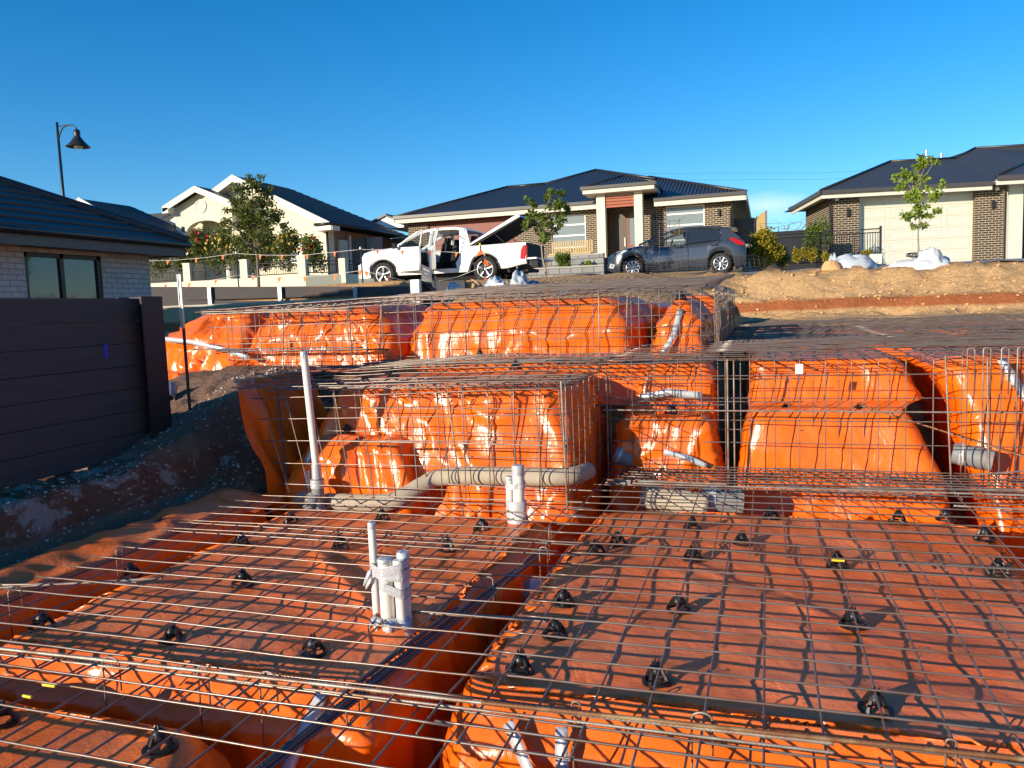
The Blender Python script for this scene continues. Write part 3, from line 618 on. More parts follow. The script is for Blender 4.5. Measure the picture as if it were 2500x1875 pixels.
# ------------------------------------------------------------------ loose reinforcing bars
def ribbed(label, pts, r, mat='rebar', pitch=.02, group='ribbed rebars', n=8, name='rebar', parent=None, ribs=True):
    P = [Vector(p) for p in pts]; Q = []; rad = []
    for i in range(len(P)-1):
        L = (P[i+1]-P[i]).length; k = max(1, int(L/(pitch/2))) if ribs else max(1, int(L/.1))
        for t in range(k): Q.append(P[i].lerp(P[i+1], t/k))
    Q.append(P[-1]); rad = [r*(1.14 if i % 2 else .88) if ribs else r for i in range(len(Q))]
    b = MB(); b.tube(Q, rad, n)
    o = b.build(name, M[mat], parent, smooth=True, fixn=False)
    if not parent: tag(o, label, 'rebar', group)
    return o
ribbed('pale thick rebar lying across the foreground above the nearest trench', [(-5, 2.50, .045), (-1.8, 2.59, .045), (.2, 2.63, .045)], .0085, pitch=.018)
ribbed('rusty thick rebar lying across the bottom right foreground', [(-1.0, 2.58, .06), (1.0, 2.66, .06), (3.0, 2.74, .06)], .0085, 'rustbar', .02)
ribbed('thin bar running beside the pale foreground rebar', [(-5, 2.478, .03), (-1.8, 2.568, .03), (.2, 2.60, .03)], .0055, pitch=.016)
ribbed('short horizontal rebar stub passing behind the white pipe bundle', [(-2.15, 3.46, .0), (-1.72, 3.46, .0), (-1.0, 3.50, .0)], .0065, pitch=.014)
ribbed('second short rebar stub just behind the first near the white pipes', [(-1.6, 3.50, -.005), (-1.3, 3.51, -.005), (-1.0, 3.53, -.005)], .006, pitch=.014)
# bundle down the central trench
for i, (dx, dz, y0, y1, lb) in enumerate([(0, -.035, 2.0, 4.7, 'longest dark bar in the central trench between the two low pads'), (.028, -.045, 2.0, 4.7, 'dark bar lying right against the longest bar in the central trench'),
        (-.016, -.012, 2.62, 3.6, 'short dark bar on top of the central trench bundle'), (.02, -.03, 1.9, 3.0, 'dark bar overlapping the near end of the central trench bundle')]):
    ribbed(lb, [(-1.72+.115*(y0-1.6)+dx, y0, dz), (-1.72+.115*(y1-1.6)+dx, y1, dz)], .010, 'rebar_dark', .02, group='dark rebars in the central trench')
ribbed('dark ribbed bar end on the left of the low pad pointing at the bar chair', [(-4.9, 3.0, -.0), (-3.36, 3.62, .0)], .0075)
ribbed('second bar crossing under the dark bar at the left of the low pad', [(-4.9, 3.2, -.02), (-3.48, 3.55, -.01)], .0065)
ribbed('dark ribbed bar along the left edge of the low mesh', [(-3.99, 1.8, -.03), (-3.98, 5.4, .0)], .007, 'rebar_dark')
ribbed('long ribbed bar crossing the back of the low left pad', [(-3.0, 5.52, .045), (-1.3, 5.60, .045)], .006)
ribbed('ribbed bar tied low across the middle cage foot beside the short white pipes', [(-2.4, 5.66, .13), (-1.25, 5.7, .11)], .006)
ribbed('long ribbed bar tied across the face of the right cage', [(-1.4, 6.90, .56), (3.4, 6.9, .55)], .007)
ribbed('dark ribbed bar crossing the middle of the right cage behind the first', [(-1.9, 7.05, .58), (-.35, 7.05, .59)], .008, 'rebar_dark')
ribbed('bright ribbed bar tied across the middle left cage face', [(-3.4, 5.60, .47), (-2.2, 5.60, .47), (-1.4, 5.62, .46)], .0065)
ribbed('leaning dark bar at the left end of the middle cage', [(-4.35, 6.3, .82), (-4.12, 6.0, .2), (-4.0, 5.9, -.2)], .009, 'rebar_dark')
for i, (x, y, z0, z1, tx, lb) in enumerate([(-2.42, 5.78, -.15, .88, .09, 'upright ribbed bar in the middle of the left cage'), (-1.44, 5.6, -.05, .95, .02, 'upright ribbed bar at the near corner of the middle cage'),
        (-1.36, 6.9, -.1, .95, .0, 'upright ribbed bar at the inner corner of the middle cage'), (-.32, 6.92, -.2, 1.0, .0, 'upright ribbed bar left of the big smooth pad'),
        (-.27, 6.98, -.2, .98, .0, 'twin upright bar behind the one left of the big smooth pad'), (1.33, 6.9, -.1, 1.0, .06, 'upright ribbed bar in the dark gap right of the big smooth pad'),
        (1.62, 6.9, -.1, .98, .03, 'thick upright bar before the right edge pad'), (1.9, 6.95, -.3, .98, .05, 'bent upright bar near the right edge of the photo'),
        (-1.58, 7.76, .5, 1.64, -.02, 'left of two upright bars between the top pads'), (-1.32, 7.9, .5, 1.6, -.06, 'right of two upright bars between the top pads'),
        (-5.2, 7.74, .75, 1.6, -.06, 'upright ribbed bar at the left of the highest cage'), (-4.05, 7.9, .75, 1.6, -.1, 'upright bar in the gap of the highest cage')]):
    ribbed(lb, [(x+tx, y, z0), (x, y, z1)], .0075, group='upright ribbed bars in the cages', pitch=.024)
for i, (z, y, x0, x1, lb) in enumerate([(1.14, 7.9, -6.6, -4.3, 'upper dark bar across the shaded top left pads'), (1.11, 7.93, -6.3, -4.0, 'dark bar lying against the upper dark bar at top left'), (.93, 7.9, -5.6, -4.1, 'lower dark bar across the shaded top left pads'), (1.56, 7.72, -6.3, -4.3, 'bright bar along the top left cage edge'), (1.585, 7.74, -6.4, -4.3, 'second bright bar along the top left cage edge')]):
    ribbed(lb, [(x0, y, z), (x1, y, z-.02)], .009 if i < 3 else .007, 'rebar_dark' if i < 3 else 'rebar', ribs=False, group='bars along the highest cage')
for i, (a, b_, lb) in enumerate([((.6, 6.3, .06), (3.4, 6.55, .06), 'long ribbed bar over the low right corner mesh'), ((-1.25, 6.2, .06), (2.2, 6.25, .06), 'long ribbed bar behind the dusty right pad'), ((-1.25, 6.26, .07), (-.3, 6.24, .07), 'short ribbed bar lapped beside the long one behind the dusty pad'), ((.75, 7.3, .56), (2.3, 6.6, .1), 'slanting rusty bar in the gap at the right edge'), ((1.5, 6.75, .09), (3.2, 7.1, .2), 'bar poking out of the tangled right corner'), ((1.2, 5.9, .05), (3.1, 5.75, .05), 'bar lying on the right end of the dusty pad')]):
    ribbed(lb, [a, b_], .0075, 'rustbar' if 'rusty' in lb else 'rebar', .022, group='bars in the low right corner')
# hooked ligatures
def hook(label, x, y, w, zt, zb, ax='X', mat='rebar', r=.004):
    d = Vector((1, 0, 0)) if ax == 'X' else Vector((0, 1, 0)); c = Vector((x, y, 0))
    pts = [c-d*w/2+Vector((0, 0, zb))]
    for k in range(0, 9):
        a = math.pi - math.pi*k/8; pts.append(c + d*(w/2*math.cos(a)) + Vector((0, 0, zt-w*.35+w*.35*math.sin(a))))
    pts.append(c+d*w/2+Vector((0, 0, zb*.35+zt*.65)))
    b = MB(); b.tube(pts, r, 6)
    return tag(b.build('stirrup_hook', M[mat], None, True, False), label, 'rebar hook', 'hooked rebar stirrups')
for x, y, w, zt, zb, ax, lb in [(-2.69, 2.56, .09, .065, -.35, 'X', 'left hooked stirrup over the foreground rebar'), (-2.23, 2.58, .05, .065, -.4, 'X', 'second hooked stirrup from the left over the foreground rebar'), (-1.93, 2.60, .08, .065, -.4, 'X', 'third hooked stirrup over the foreground rebar beside silver tape'),
        (-.66, 2.64, .03, .075, -.35, 'X', 'hooked stirrup over the rusty bar beside the taped corner'), (-.22, 2.66, .07, .08, -.35, 'X', 'hooked stirrup over the rusty bar at bottom right'), (.55, 2.68, .03, .08, -.3, 'X', 'hooked stirrup at the bottom right corner'),
        (-3.98, 3.93, .05, .05, -.3, 'Y', 'upper hooked stirrup on the left edge of the low mesh'), (-4.0, 3.2, .08, .05, -.35, 'Y', 'lower hooked stirrup on the left edge of the low mesh'), (-1.38, 4.95, .06, .04, -.35, 'Y', 'small hook hanging in the central trench'), (-1.3, 4.5, .05, .04, -.4, 'X', 'hook hanging on the central bundle at its far end'), (-1.46, 3.95, .05, .03, -.4, 'X', 'hook around the middle of the central trench bundle'), (-1.62, 2.72, .06, .02, -.4, 'X', 'hook around the near end of the central trench bundle')]:
    hook(lb, x, y, w, zt, zb, ax)
for i in range(6):
    x = 1.50+.115*i
    hook('one of the tall hooked bars standing in a row at the right edge', x, 6.86+.03*(i % 2), .05, 1.06, .02, 'X', r=.006)['group'] = 'row of tall hooks at the right edge'
# ------------------------------------------------------------------ bar chairs
def chair_proto():
    e = thing('bar_chair', '', 'bar chair')
    b = MB()
    ring = [(.056*math.cos(2*math.pi*k/24), .056*math.sin(2*math.pi*k/24), .006) for k in range(25)]
    vs = []
    prof = [(.064, .0), (.064, .011), (.049, .013), (.048, .0)]
    b.lathe(prof + [prof[0]], n=24)
    b.build('base_ring', M['blackp'], e)
    for k in range(4):
        a = math.pi/4+k*math.pi/2; q = MB(); c_, s_ = math.cos(a), math.sin(a)
        pts = [(.052*c_, .052*s_, .006), (.044*c_, .044*s_, .028), (.030*c_, .030*s_, .050), (.020*c_, .020*s_, .062)]
        q.tube(pts, [.011, .009, .010, .011], 5); q.build('leg', M['blackp'], e)
    h = MB(); h.lathe([(.018, .034), (.031, .036), (.033, .050), (.029, .062), (.019, .075), (.013, .083), (0, .083)], n=14)
    h.build('hub', M['blackp'], e, True)
    for k in (0, 1, 2, 3):
        a = k*math.pi/2; q = MB(); c_, s_ = .011*math.cos(a), .011*math.sin(a)
        q.tube([(c_, s_, .074), (c_*1.25, s_*1.25, .088), (c_*.8, s_*.8, .096)], [.004, .0035, .002], 4); q.build('prong', M['blackp'], e)
    return e
proto = chair_proto(); first = True
def chair(x, y, z, label, group='bar chairs under the mesh', rz=None):
    global first
    o = proto if first else copy_tree(proto); first = False
    o.location = (x, y, z); o.rotation_euler = (random.uniform(-.09, .09), random.uniform(-.09, .09), rz if rz is not None else random.uniform(0, 6))
    o['label'] = label; o['group'] = group
for px, py, lb in [(103, 1533, 'leftmost bar chair on the front edge of the low left pad'), (420, 1568, 'bar chair in the middle of the low left pad front row'), (765, 1598, 'bar chair on the low left pad front row, nearest the white pipe bundle'),
        (322, 1410, 'bar chair on the left edge of the low left pad, second row'), (592, 1428, 'bar chair in the second row of the low left pad'), (388, 1292, 'bar chair standing on the shaded membrane strip by the dark bank'),
        (588, 1330, 'bar chair in the third row left of the low left pad'), (832, 1338, 'bar chair behind and left of the thin white pipe'), (712, 1276, 'bar chair near the foot of the tall grey white pipe'), (934, 1272, 'bar chair at the back edge of the low left pad centre'), (1092, 1345, 'bar chair on the low left pad right of the pipe bundle'), (1177, 1294, 'bar chair left of the short white pipe pair'),
        (392, 1832, 'large nearest bar chair at the bottom left of the photo'), (3, 1765, 'bar chair half cut off by the left edge of the photo'),
        (1269, 1640, 'nearest left bar chair on the dusty right pad beside the trench'), (1605, 1668, 'front row bar chair in the middle of the dusty right pad'), (2137, 1738, 'biggest front row bar chair at right of the dusty pad'),
        (1375, 1476, 'bar chair on the trench edge of the dusty right pad, third row'), (1657, 1492, 'bar chair in the middle of the dusty right pad, second row'), (2082, 1530, 'bar chair with a long shadow on the right of the dusty pad'),
        (1355, 1555, 'flattened bar chair under the end of the short rebar stub'), (1455, 1352, 'bar chair on the left edge of the dusty right pad, fifth row'), (1509, 1330, 'bar chair just behind the left edge one on the dusty pad'), (1692, 1368, 'bar chair under the mesh lap, left of centre on the dusty pad'), (1812, 1332, 'bar chair with shadow behind the mesh lap on the dusty pad'),
        (2045, 1385, 'bar chair marked by a yellow paint stripe on the mesh lap'), (1690, 1292, 'bar chair at the back left of the dusty right pad'), (1882, 1266, 'bar chair at the back centre of the dusty right pad'), (2192, 1276, 'bar chair at the back right of the dusty pad'), (2308, 1272, 'bar chair under a ribbed bar at the back right corner'), (2403, 1318, 'bar chair on the right rear shoulder of the dusty pad'), (2440, 1402, 'bar chair cut near the right edge of the dusty pad')]:
    p = at(px, py, Z=TZ+.01); chair(p.x, p.y, TZ+.014, lb)
for x, y, z, lb in [(.15, 7.42, .47, 'left bar chair on the dusty ledge of the big smooth pad'), (.77, 7.42, .47, 'right bar chair on the dusty ledge of the big smooth pad'), (-.82, 7.12, .50, 'bar chair on top of the small square orange pad'), (-.85, 8.45, 1.52, 'bar chair on the tip of the pointed pad'), (-2.95, 8.0, .98, 'bar chair where the shiny folds meet'), (-3.55, 6.15, .43, 'bar chair on the low hump beside the tall white pipe'), (-3.3, 6.6, .90, 'bar chair on the tall left pad'), (-2.2, 6.9, .93, 'bar chair under the middle left mesh top')]:
    chair(x, y, z-.0, lb)
random.seed(11)
for x, y in [(.2, 14.6), (.65, 13.0), (1.0, 10.1), (1.25, 11.2), (2.0, 12.3), (2.7, 11.7), (2.75, 10.6), (2.6, 9.6), (1.6, 9.2), (.6, 9.0), (5.2, 15.4), (4.9, 11.2), (5.9, 11.8), (3.6, 9.4)]:
    chair(x, y, .945, 'small black bar chair seen low through the wide flat mesh on the right terrace', 'far bar chairs on the right terrace')
# ------------------------------------------------------------------ pipes
def pipe_part(e, x, y, z0, z1, r, mat='pvc', name='pipe', tx=0, ty=0):
    b = MB(); b.tube([(x, y, z0), (x+tx*.5, y+ty*.5, (z0+z1)/2), (x+tx, y+ty, z1)], r, 20); o = b.build(name, M[mat], e); auto_smooth(o, 50); return o
def tapewrap(e, x, y, z0, z1, r, sx=1.0, sy=1.0, seed=0, name='tape_wrap', tilt=0.0):
    b = MB(); n = 36; m = 8; vs = []
    for j in range(m+1):
        for k in range(n):
            a = 2*math.pi*k/n; rr_ = 1+.03*noise.noise(Vector((math.cos(a)*3, math.sin(a)*3+seed, j*1.7)))
            vs.append((x+r*sx*rr_*math.cos(a), y+r*sy*rr_*math.sin(a), z0+(z1-z0)*j/m+.006*noise.noise(Vector((a*2, j*3, seed)))+tilt*math.cos(a)))
    b.v = vs; b.f = [(j*n+k, j*n+(k+1) % n, (j+1)*n+(k+1) % n, (j+1)*n+k) for j in range(m) for k in range(n)]; b.mi = [0]*len(b.f)
    return b.build(name, M['tape'], e, True)
# front bundle of four
fx, fy = -1.77, 3.36
e = thing('pipe_bundle', 'bundle of white pvc pipes bound in silver tape on the low left pad', 'pvc pipe bundle', (fx, fy, TZ))
B1 = at(923, 1545, Y=fy+.03); B2 = at(951, 1550, Y=fy-.01); B3 = at(985, 1552, Y=fy); zt1 = at(920, 1277, Y=fy+.03).z; zt2 = at(950, 1362, Y=fy).z; zt3 = at(983, 1350, Y=fy+.03).z
for q, dy, z1, r in [(B1, .03, zt1, .0195), (B2, -.012, zt2, .035), (B3, -.005, zt2-.004, .026), (B3, .045, zt3, .027)]:
    pipe_part(e, q.x, fy+dy, TZ, z1, r, tx=-.004)
def hullwrap(e, circ, z0, z1, seed=0, tilt=0.0, name='tape_wrap', pad_=.003):
    b = MB(); n = 64; m = 7; cx = sum(c[0] for c in circ)/len(circ); vs = []
    for j in range(m+1):
        for k in range(n):
            a = 2*math.pi*k/n; d = (math.cos(a), math.sin(a)); c = max(circ, key=lambda c: c[0]*d[0]+c[1]*d[1]+c[2]); w = pad_+.0025*noise.noise(Vector((a*2.5, j*1.9, seed)))
            x, y = c[0]+(c[2]+w)*d[0], c[1]+(c[2]+w)*d[1]; vs.append((x, y, z0+(z1-z0)*j/m+.005*noise.noise(Vector((a*1.7, j, seed)))+tilt*(x-cx)))
    b.v = vs; b.f = [(j*n+k, j*n+(k+1) % n, (j+1)*n+(k+1) % n, (j+1)*n+k) for j in range(m) for k in range(n)]; b.mi = [0]*len(b.f)
    return b.build(name, M['tape'], e, True)
BC = [(B1.x, fy+.03, .0195), (B2.x, fy-.012, .035), (B3.x, fy-.005, .026), (B3.x, fy+.045, .027)]
hullwrap(e, BC, TZ+.0, TZ+.055, 1, -.15); hullwrap(e, BC, .205, .262, 2, -.10); hullwrap(e, BC, .245, .275, 5, .25); hullwrap(e, BC[1:], .13, .175, 3, -.45)
def cap(e, x, y, z, r, seed, h=.03):
    b = MB(); n = 18; vs = []
    prof = [(1.04, -h), (1.07, -h*.4), (1.05, -.002), (.96, .002), (.3, .004)]
    for j, (q, dz) in enumerate(prof):
        for k in range(n):
            a = 2*math.pi*k/n; w = 1+.09*noise.noise(Vector((math.cos(a)*2.4, math.sin(a)*2.4+seed, j)))
            vs.append((x+r*q*w*math.cos(a), y+r*q*w*math.sin(a), z+dz+.007*noise.noise(Vector((a, seed, j*2)))))
    b.v = vs; b.f = [(j*n+k, j*n+(k+1) % n, (j+1)*n+(k+1) % n, (j+1)*n+k) for j in range(len(prof)-1) for k in range(n)] + [tuple((len(prof)-1)*n+k for k in range(n))]
    b.mi = [0]*len(b.f); o = b.build('tape_cap', M['tape'], e); auto_smooth(o, 40); return o
cap(e, B1.x-.004, fy+.03, zt1, .0195, 1, .03); cap(e, B3.x-.004, fy+.045, zt3, .030, 2, .09); cap(e, B2.x-.004, fy-.012, zt2, .036, 4, .02)
b = MB()   # loose crumpled tape at the foot
for k in range(7):
    a = -2.6+k*.55; p0 = Vector((fx+.07*math.cos(a), fy+.05*math.sin(a), .02)); p1 = p0+Vector((.045*math.cos(a)+random.uniform(-.02, .03), .03*math.sin(a), -.085+random.uniform(0, .02)))
    s_ = Vector((-math.sin(a), math.cos(a), 0))*random.uniform(.022, .04)
    mid = p0.lerp(p1, .5)+Vector((0, 0, .014)); b.add([p0-s_, p0+s_, mid+s_*1.3+Vector((0, 0, .01)), mid-s_*1.1, p1+s_*.8, p1-s_*1.3], [(0, 1, 2, 3), (3, 2, 4, 5)])
o = b.build('loose_tape', M['tape'], e, True); md = o.modifiers.new('thickness', 'SOLIDIFY'); md.thickness = .001
b = MB()
for (zz, l, an) in ((.24, .09, 3.3), (.20, .06, 3.6)):
    p0 = Vector((fx-.09, fy+.0, zz)); d = Vector((math.cos(an)*.4, math.sin(an)*.3, -.9)).normalized(); s_ = Vector((.012, 0, .006)); b.add([p0-s_, p0+s_, p0+d*l*.6+s_*1.4, p0+d*l*.6-s_, p0+d*l+s_*.5, p0+d*l-s_*.5], [(0, 1, 2, 3), (3, 2, 4, 5)])
o = b.build('loose_tape', M['tape'], e, True); md = o.modifiers.new('thickness', 'SOLIDIFY'); md.thickness = .001
# short pair in the middle
qx, qy = -1.735, 5.36
e = thing('pipe_bundle', 'short pair of white pvc pipes with tape bands behind the low left pad', 'pvc pipe bundle', (qx, qy, -.15))
pipe_part(e, qx+.015, qy, -.15, .36, .042); pipe_part(e, qx-.062, qy+.02, -.15, .27, .026)
tapewrap(e, qx-.012, qy, .19, .235, .075, 1, .62, 6); tapewrap(e, qx-.008, qy, -.02, .10, .078, 1, .62, 7); cap(e, qx+.015, qy, .36, .042, 5, .07); cap(e, qx-.062, qy+.02, .27, .026, 6, .03)
b = MB(); b.lathe([(.10, -.16), (.085, -.10), (.078, -.03)], (qx, qy, 0), 20); b.build('tape_skirt', M['tape'], e, True)
# tall vent pipe on a grey junction
vx, vy = -3.58, 5.66
e = thing('vent_pipe', 'tall white pipe standing in a taped grey fitting at left', 'vent pipe', (vx, vy, -.2))
pipe_part(e, vx, vy, .18, 1.20, .030, tx=-.055, ty=0); pipe_part(e, vx, vy, -.2, .14, .052, 'pvcgrey', 'fitting', tx=.0)
b = MB(); b.tube([(vx, vy, .0), (vx-.07, vy-.06, -.12), (vx-.10, vy-.1, -.3)], .052, 18); b.build('fitting_branch', M['pvcgrey'], e, True)
tapewrap(e, vx, vy, .10, .26, .041, 1, 1, 11); tapewrap(e, vx, vy, .06, .13, .058, 1, 1, 12); cap(e, vx-.055, vy, 1.20, .030, 9, .09)
# lagged pipe snaking round the pads
def lag(label, pts, r, mat='felt', group='lagged drain pipes'):
    P = [Vector(p) for p in pts]; Q = []
    for i in range(len(P)-1):
        for t in range(10):
            t /= 10; p0 = P[max(i-1, 0)]; p1 = P[i]; p2 = P[i+1]; p3 = P[min(i+2, len(P)-1)]
            Q.append(.5*((2*p1)+(p2-p0)*t+(2*p0-5*p1+4*p2-p3)*t*t+(3*p1-p0-3*p2+p3)*t**3))
    Q.append(P[-1]); b = MB(); b.tube(Q, [r*(1+.05*noise.noise(q*9)) for q in Q], 20)
    return tag(b.build('lagged_pipe', M[mat], None, True, False), label, 'drain pipe', group)
lag('beige lagged drain pipe bending round the foot of the tall orange pad', [(-3.95, 5.92, -.10), (-3.65, 5.80, -.09), (-3.2, 5.76, -.08), (-2.95, 5.79, -.06), (-2.76, 5.94, .04), (-2.62, 6.02, .10), (-2.2, 6.02, .125), (-1.8, 6.01, .13), (-1.60, 6.03, .13), (-1.48, 6.12, .13), (-1.43, 6.35, .12)], .074)
lag('beige lagged pipe showing through the mesh below the small square pad', [(-1.0, 6.55, -.14), (-.7, 6.5, -.15), (-.45, 6.42, -.17)], .105)
for pts, r, lb in [([(-.52, 6.55, -.13), (-.2, 6.6, -.16)], .12, 'wide grey drain coupling between the small and big orange pads'), ([(1.46, 7.25, .17), (1.74, 7.19, .12)], .088, 'grey drain pipe end in the dark gap at the right'), ([(-1.32, 6.98, .16), (-1.16, 7.02, .08)], .08, 'grey drain pipe elbow in the shade left of the small square pad'), ([(-1.52, 4.66, -.32), (-1.12, 4.74, -.34)], .09, 'grey drain stub crossing deep in the central trench')]:
    ee = thing('drain_pipe', lb, 'drain pipe', pts[0], 'grey drain fittings'); bb = MB(); P = [Vector(p) for p in pts]; d = P[1]-P[0]
    bb.tube([P[0], P[0]+d*.5, P[1]], r, 22); o = bb.build('pipe', M['pvcgrey'], ee); auto_smooth(o)
    for t in (.25, .75):
        bb = MB(); bb.tube([P[0]+d*(t-.07), P[0]+d*(t+.07)], r*1.05, 22); o = bb.build('tape_band' if t < .5 else 'socket', M['tape' if t < .5 else 'pvcgrey'], ee); auto_smooth(o)
# broken pipe on the bank
b = MB(); _p = at(420, 1062, Z=.34); bx, by = _p.x, _p.y; bz = height(bx, by)
b.tube([(bx-.06, by+.12, bz+.10), (bx+.02, by, bz+.05), (bx+.07, by-.08, bz+.0)], .055, 16, caps=False)
o = tag(b.build('pipe_offcut', M['pvcgrey'], None, True, False), 'broken grey pipe piece on the gravel bank by the dark fence post', 'pipe'); md = o.modifiers.new('t', 'SOLIDIFY'); md.thickness = .006
# stones strewn on the bank (gravel, uncountable)
b = MB(); random.seed(5)
def stone(b, x, y, z, s):
    vs = []; 
    for k in range(8):
        vs.append((x+s*(.5 if k & 1 else -.5)*random.uniform(.5, 1.2), y+s*(.5 if k & 2 else -.5)*random.uniform(.5, 1.2), z+s*(.4 if k & 4 else -.3)*random.uniform(.5, 1.1)))
    b.add(vs, [(0, 1, 3, 2), (4, 6, 7, 5), (0, 4, 5, 1), (1, 5, 7, 3), (3, 7, 6, 2), (2, 6, 4, 0)])
for i in range(2600):
    y = random.uniform(3.0, 7.7); x = random.gauss(-4.75, .28) if y < 5.5 else random.uniform(-5.4, -4.1)
    if x > -4.12 or (x > -4.4 and y < 5.4): continue
    stone(b, x, y, height(x, y)+.002, random.choice([.005, .007, .009, .012, .020]))
tag(b.build('gravel', M['gravelstone'], None), 'pale gravel scattered over the dark bank below the fence', 'gravel', None, 'stuff')
b = MB()
for i in range(1500):
    x = random.uniform(-.6, 7); y = random.gauss(18.7, 1.0)
    if y < 17.7 or y > 21: continue
    stone(b, x, y, height(x, y)+.004, random.choice([.012, .015, .02, .02, .03, .06]))
tag(b.build('clods', M['rock'], None), 'loose clods and stones over the tan cut bank', 'stones', None, 'stuff')
# ------------------------------------------------------------------ left: sleeper wall and pale brick house
e = thing('sleeper_wall', 'dark concrete sleeper retaining wall filling the left side', 'retaining wall', (-5.4, 4.7, .3))
random.seed(3)
for k in range(7):
    z0 = .30+.2014*k; b = MB(); n = 26; dx = random.uniform(-.006, .006)
    for i in range(n):
        y0, y1 = 3.66+2.14*i/n, 3.66+2.14*(i+1)/n
        w = lambda y: .008*noise.noise(Vector((y*2, k*3.1, 0)))
        b.add([(-5.40+dx+w(y0), y0, z0+.001), (-5.40+dx+w(y1), y1, z0+.001), (-5.40+dx+w(y1), y1, z0+.197), (-5.40+dx+w(y0), y0, z0+.197), (-5.47, y0, z0), (-5.47, y1, z0), (-5.47, y1, z0+.2), (-5.47, y0, z0+.2)],
              [(0, 1, 2, 3), (3, 2, 6, 7), (0, 4, 5, 1), (4, 7, 6, 5)])
    b.build('concrete_sleeper', M['sleeper'], e)
b = MB(); b.box(-5.30, -5.285, 5.70, 5.96, -.2, 1.72); b.box(-5.56, -5.545, 5.70, 5.96, -.2, 1.72); b.box(-5.545, -5.30, 5.825, 5.84, -.2, 1.72); b.build('steel_post', M['post'], e)
b = MB(); b.box(-5.30, -5.285, 3.44, 3.66, -.5, 1.72); b.box(-5.56, -5.545, 3.44, 3.66, -.5, 1.72); b.box(-5.545, -5.30, 3.54, 3.555, -.5, 1.72); b.build('steel_post', M['post'], e)
for i in range(2):  # low bays out of view, added to shade the left membrane strip
    y1 = 3.44-2.1*i
    for k in range(3): b = MB(); b.box(-5.47, -5.40, y1-2.0, y1, -.2+.201*k, 0.0+.201*k-.003); b.build('concrete_sleeper', M['sleeper'], e)
b = MB(); b.box(-5.3985, -5.394, 5.35, 5.39, 1.20, 1.32); b.build('blue_paint_mark', M['bluetape'], e)
b = MB(); b.box(-5.325, -5.30, 6.235, 6.25, 1.42, 1.93); b.box(-5.33, -5.325, 6.225, 6.26, 1.42, 1.93)
tag(b.build('galvanised_stake', M['galv'], None), 'punched galvanised steel stake standing right of the dark wall post', 'steel stake')
b = MB(); b.box(-5.325, -5.30, 6.235, 6.25, .5, 1.419); sk_ = b.build('stake_foot', M['post'], bpy.data.objects['galvanised_stake'])
e = thing('brick_house', 'pale grey brick house with dark tiled roof at the left edge', 'house', (-12, 8, .2))
wx = -10.65
b = MB()
def wall_x(b, X, y0, y1, z0, z1, holes, t=.11):
    # wall in the plane X, thickness t towards -X, rectangular holes (ya,yb,za,zb)
    ys = sorted({y0, y1, *[h[0] for h in holes], *[h[1] for h in holes]}); zs = sorted({z0, z1, *[h[2] for h in holes], *[h[3] for h in holes]})
    for i in range(len(ys)-1):
        for j in range(len(zs)-1):
            cy, cz = (ys[i]+ys[i+1])/2, (zs[j]+zs[j+1])/2
            if any(h[0] < cy < h[1] and h[2] < cz < h[3] for h in holes): continue
            b.box(X-t, X, ys[i], ys[i+1], zs[j], zs[j+1])
def wall_y(b, Y, x0, x1, z0, z1, holes, t=.11):
    xs = sorted({x0, x1, *[h[0] for h in holes], *[h[1] for h in holes]}); zs = sorted({z0, z1, *[h[2] for h in holes], *[h[3] for h in holes]})
    for i in range(len(xs)-1):
        for j in range(len(zs)-1):
            cx, cz = (xs[i]+xs[i+1])/2, (zs[j]+zs[j+1])/2
            if any(h[0] < cx < h[1] and h[2] < cz < h[3] for h in holes): continue
            b.box(xs[i], xs[i+1], Y, Y+t, zs[j], zs[j+1])
wy0, wy1 = at(60, 640, X=wx).y, at(248, 640, X=wx).y
wall_x(b, wx, 4.7, 11.75, -.6, 2.80, [(wy0, wy1, 1.1, 2.62)]); b.build('wall', M['brick_pale'], e)
b = MB(); b.box(-17.6, wx-.12, 11.64, 11.75, -.6, 2.8); b.box(-17.6, wx-.12, 4.7, 4.81, -.6, 2.8); b.build('wall', M['brick_pale'], e)
f = MB(); ym = at(150, 640, X=wx).y
for y in (wy0, ym, wy1-.07): f.box(wx-.09, wx-.03, y, y+.07, 1.1, 2.62)
f.box(wx-.09, wx-.03, wy0, wy1, 2.55, 2.62); f.box(wx-.09, wx-.03, wy0, wy1, 1.1, 1.16)
fo = f.build('window', M['gutter'], e); f = MB(); f.box(wx-.075, wx-.065, wy0+.01, wy1-.01, 1.1, 2.6); f.build('pane', M['glass'], fo)
b = MB(); b.box(-10.9, -10.17, 4.2, 12.1, 2.68, 2.72); b.box(-18, -10.9, 11.6, 12.1, 2.68, 2.72); b.box(-18, -10.9, 4.2, 4.8, 2.68, 2.72); b.build('soffit', M['bgutter'], e)
b = MB(); b.box(-10.19, -10.16, 4.2, 12.1, 2.66, 2.86); b.box(-18, -10.19, 12.07, 12.1, 2.66, 2.86); b.box(-18, -10.19, 4.2, 4.23, 2.66, 2.86); b.build('fascia', M['bgutter'], e)
b = MB(); b.tube([(-10.10, 4.15, 2.87), (-10.10, 12.17, 2.87)], .062, 10); b.tube([(-10.1, 12.17, 2.87), (-18, 12.17, 2.87)], .062, 10); b.build('gutter', M['gutter'], e, True)
b = MB(); s_ = .49; nr = 22                            # stepped tile courses up the slope
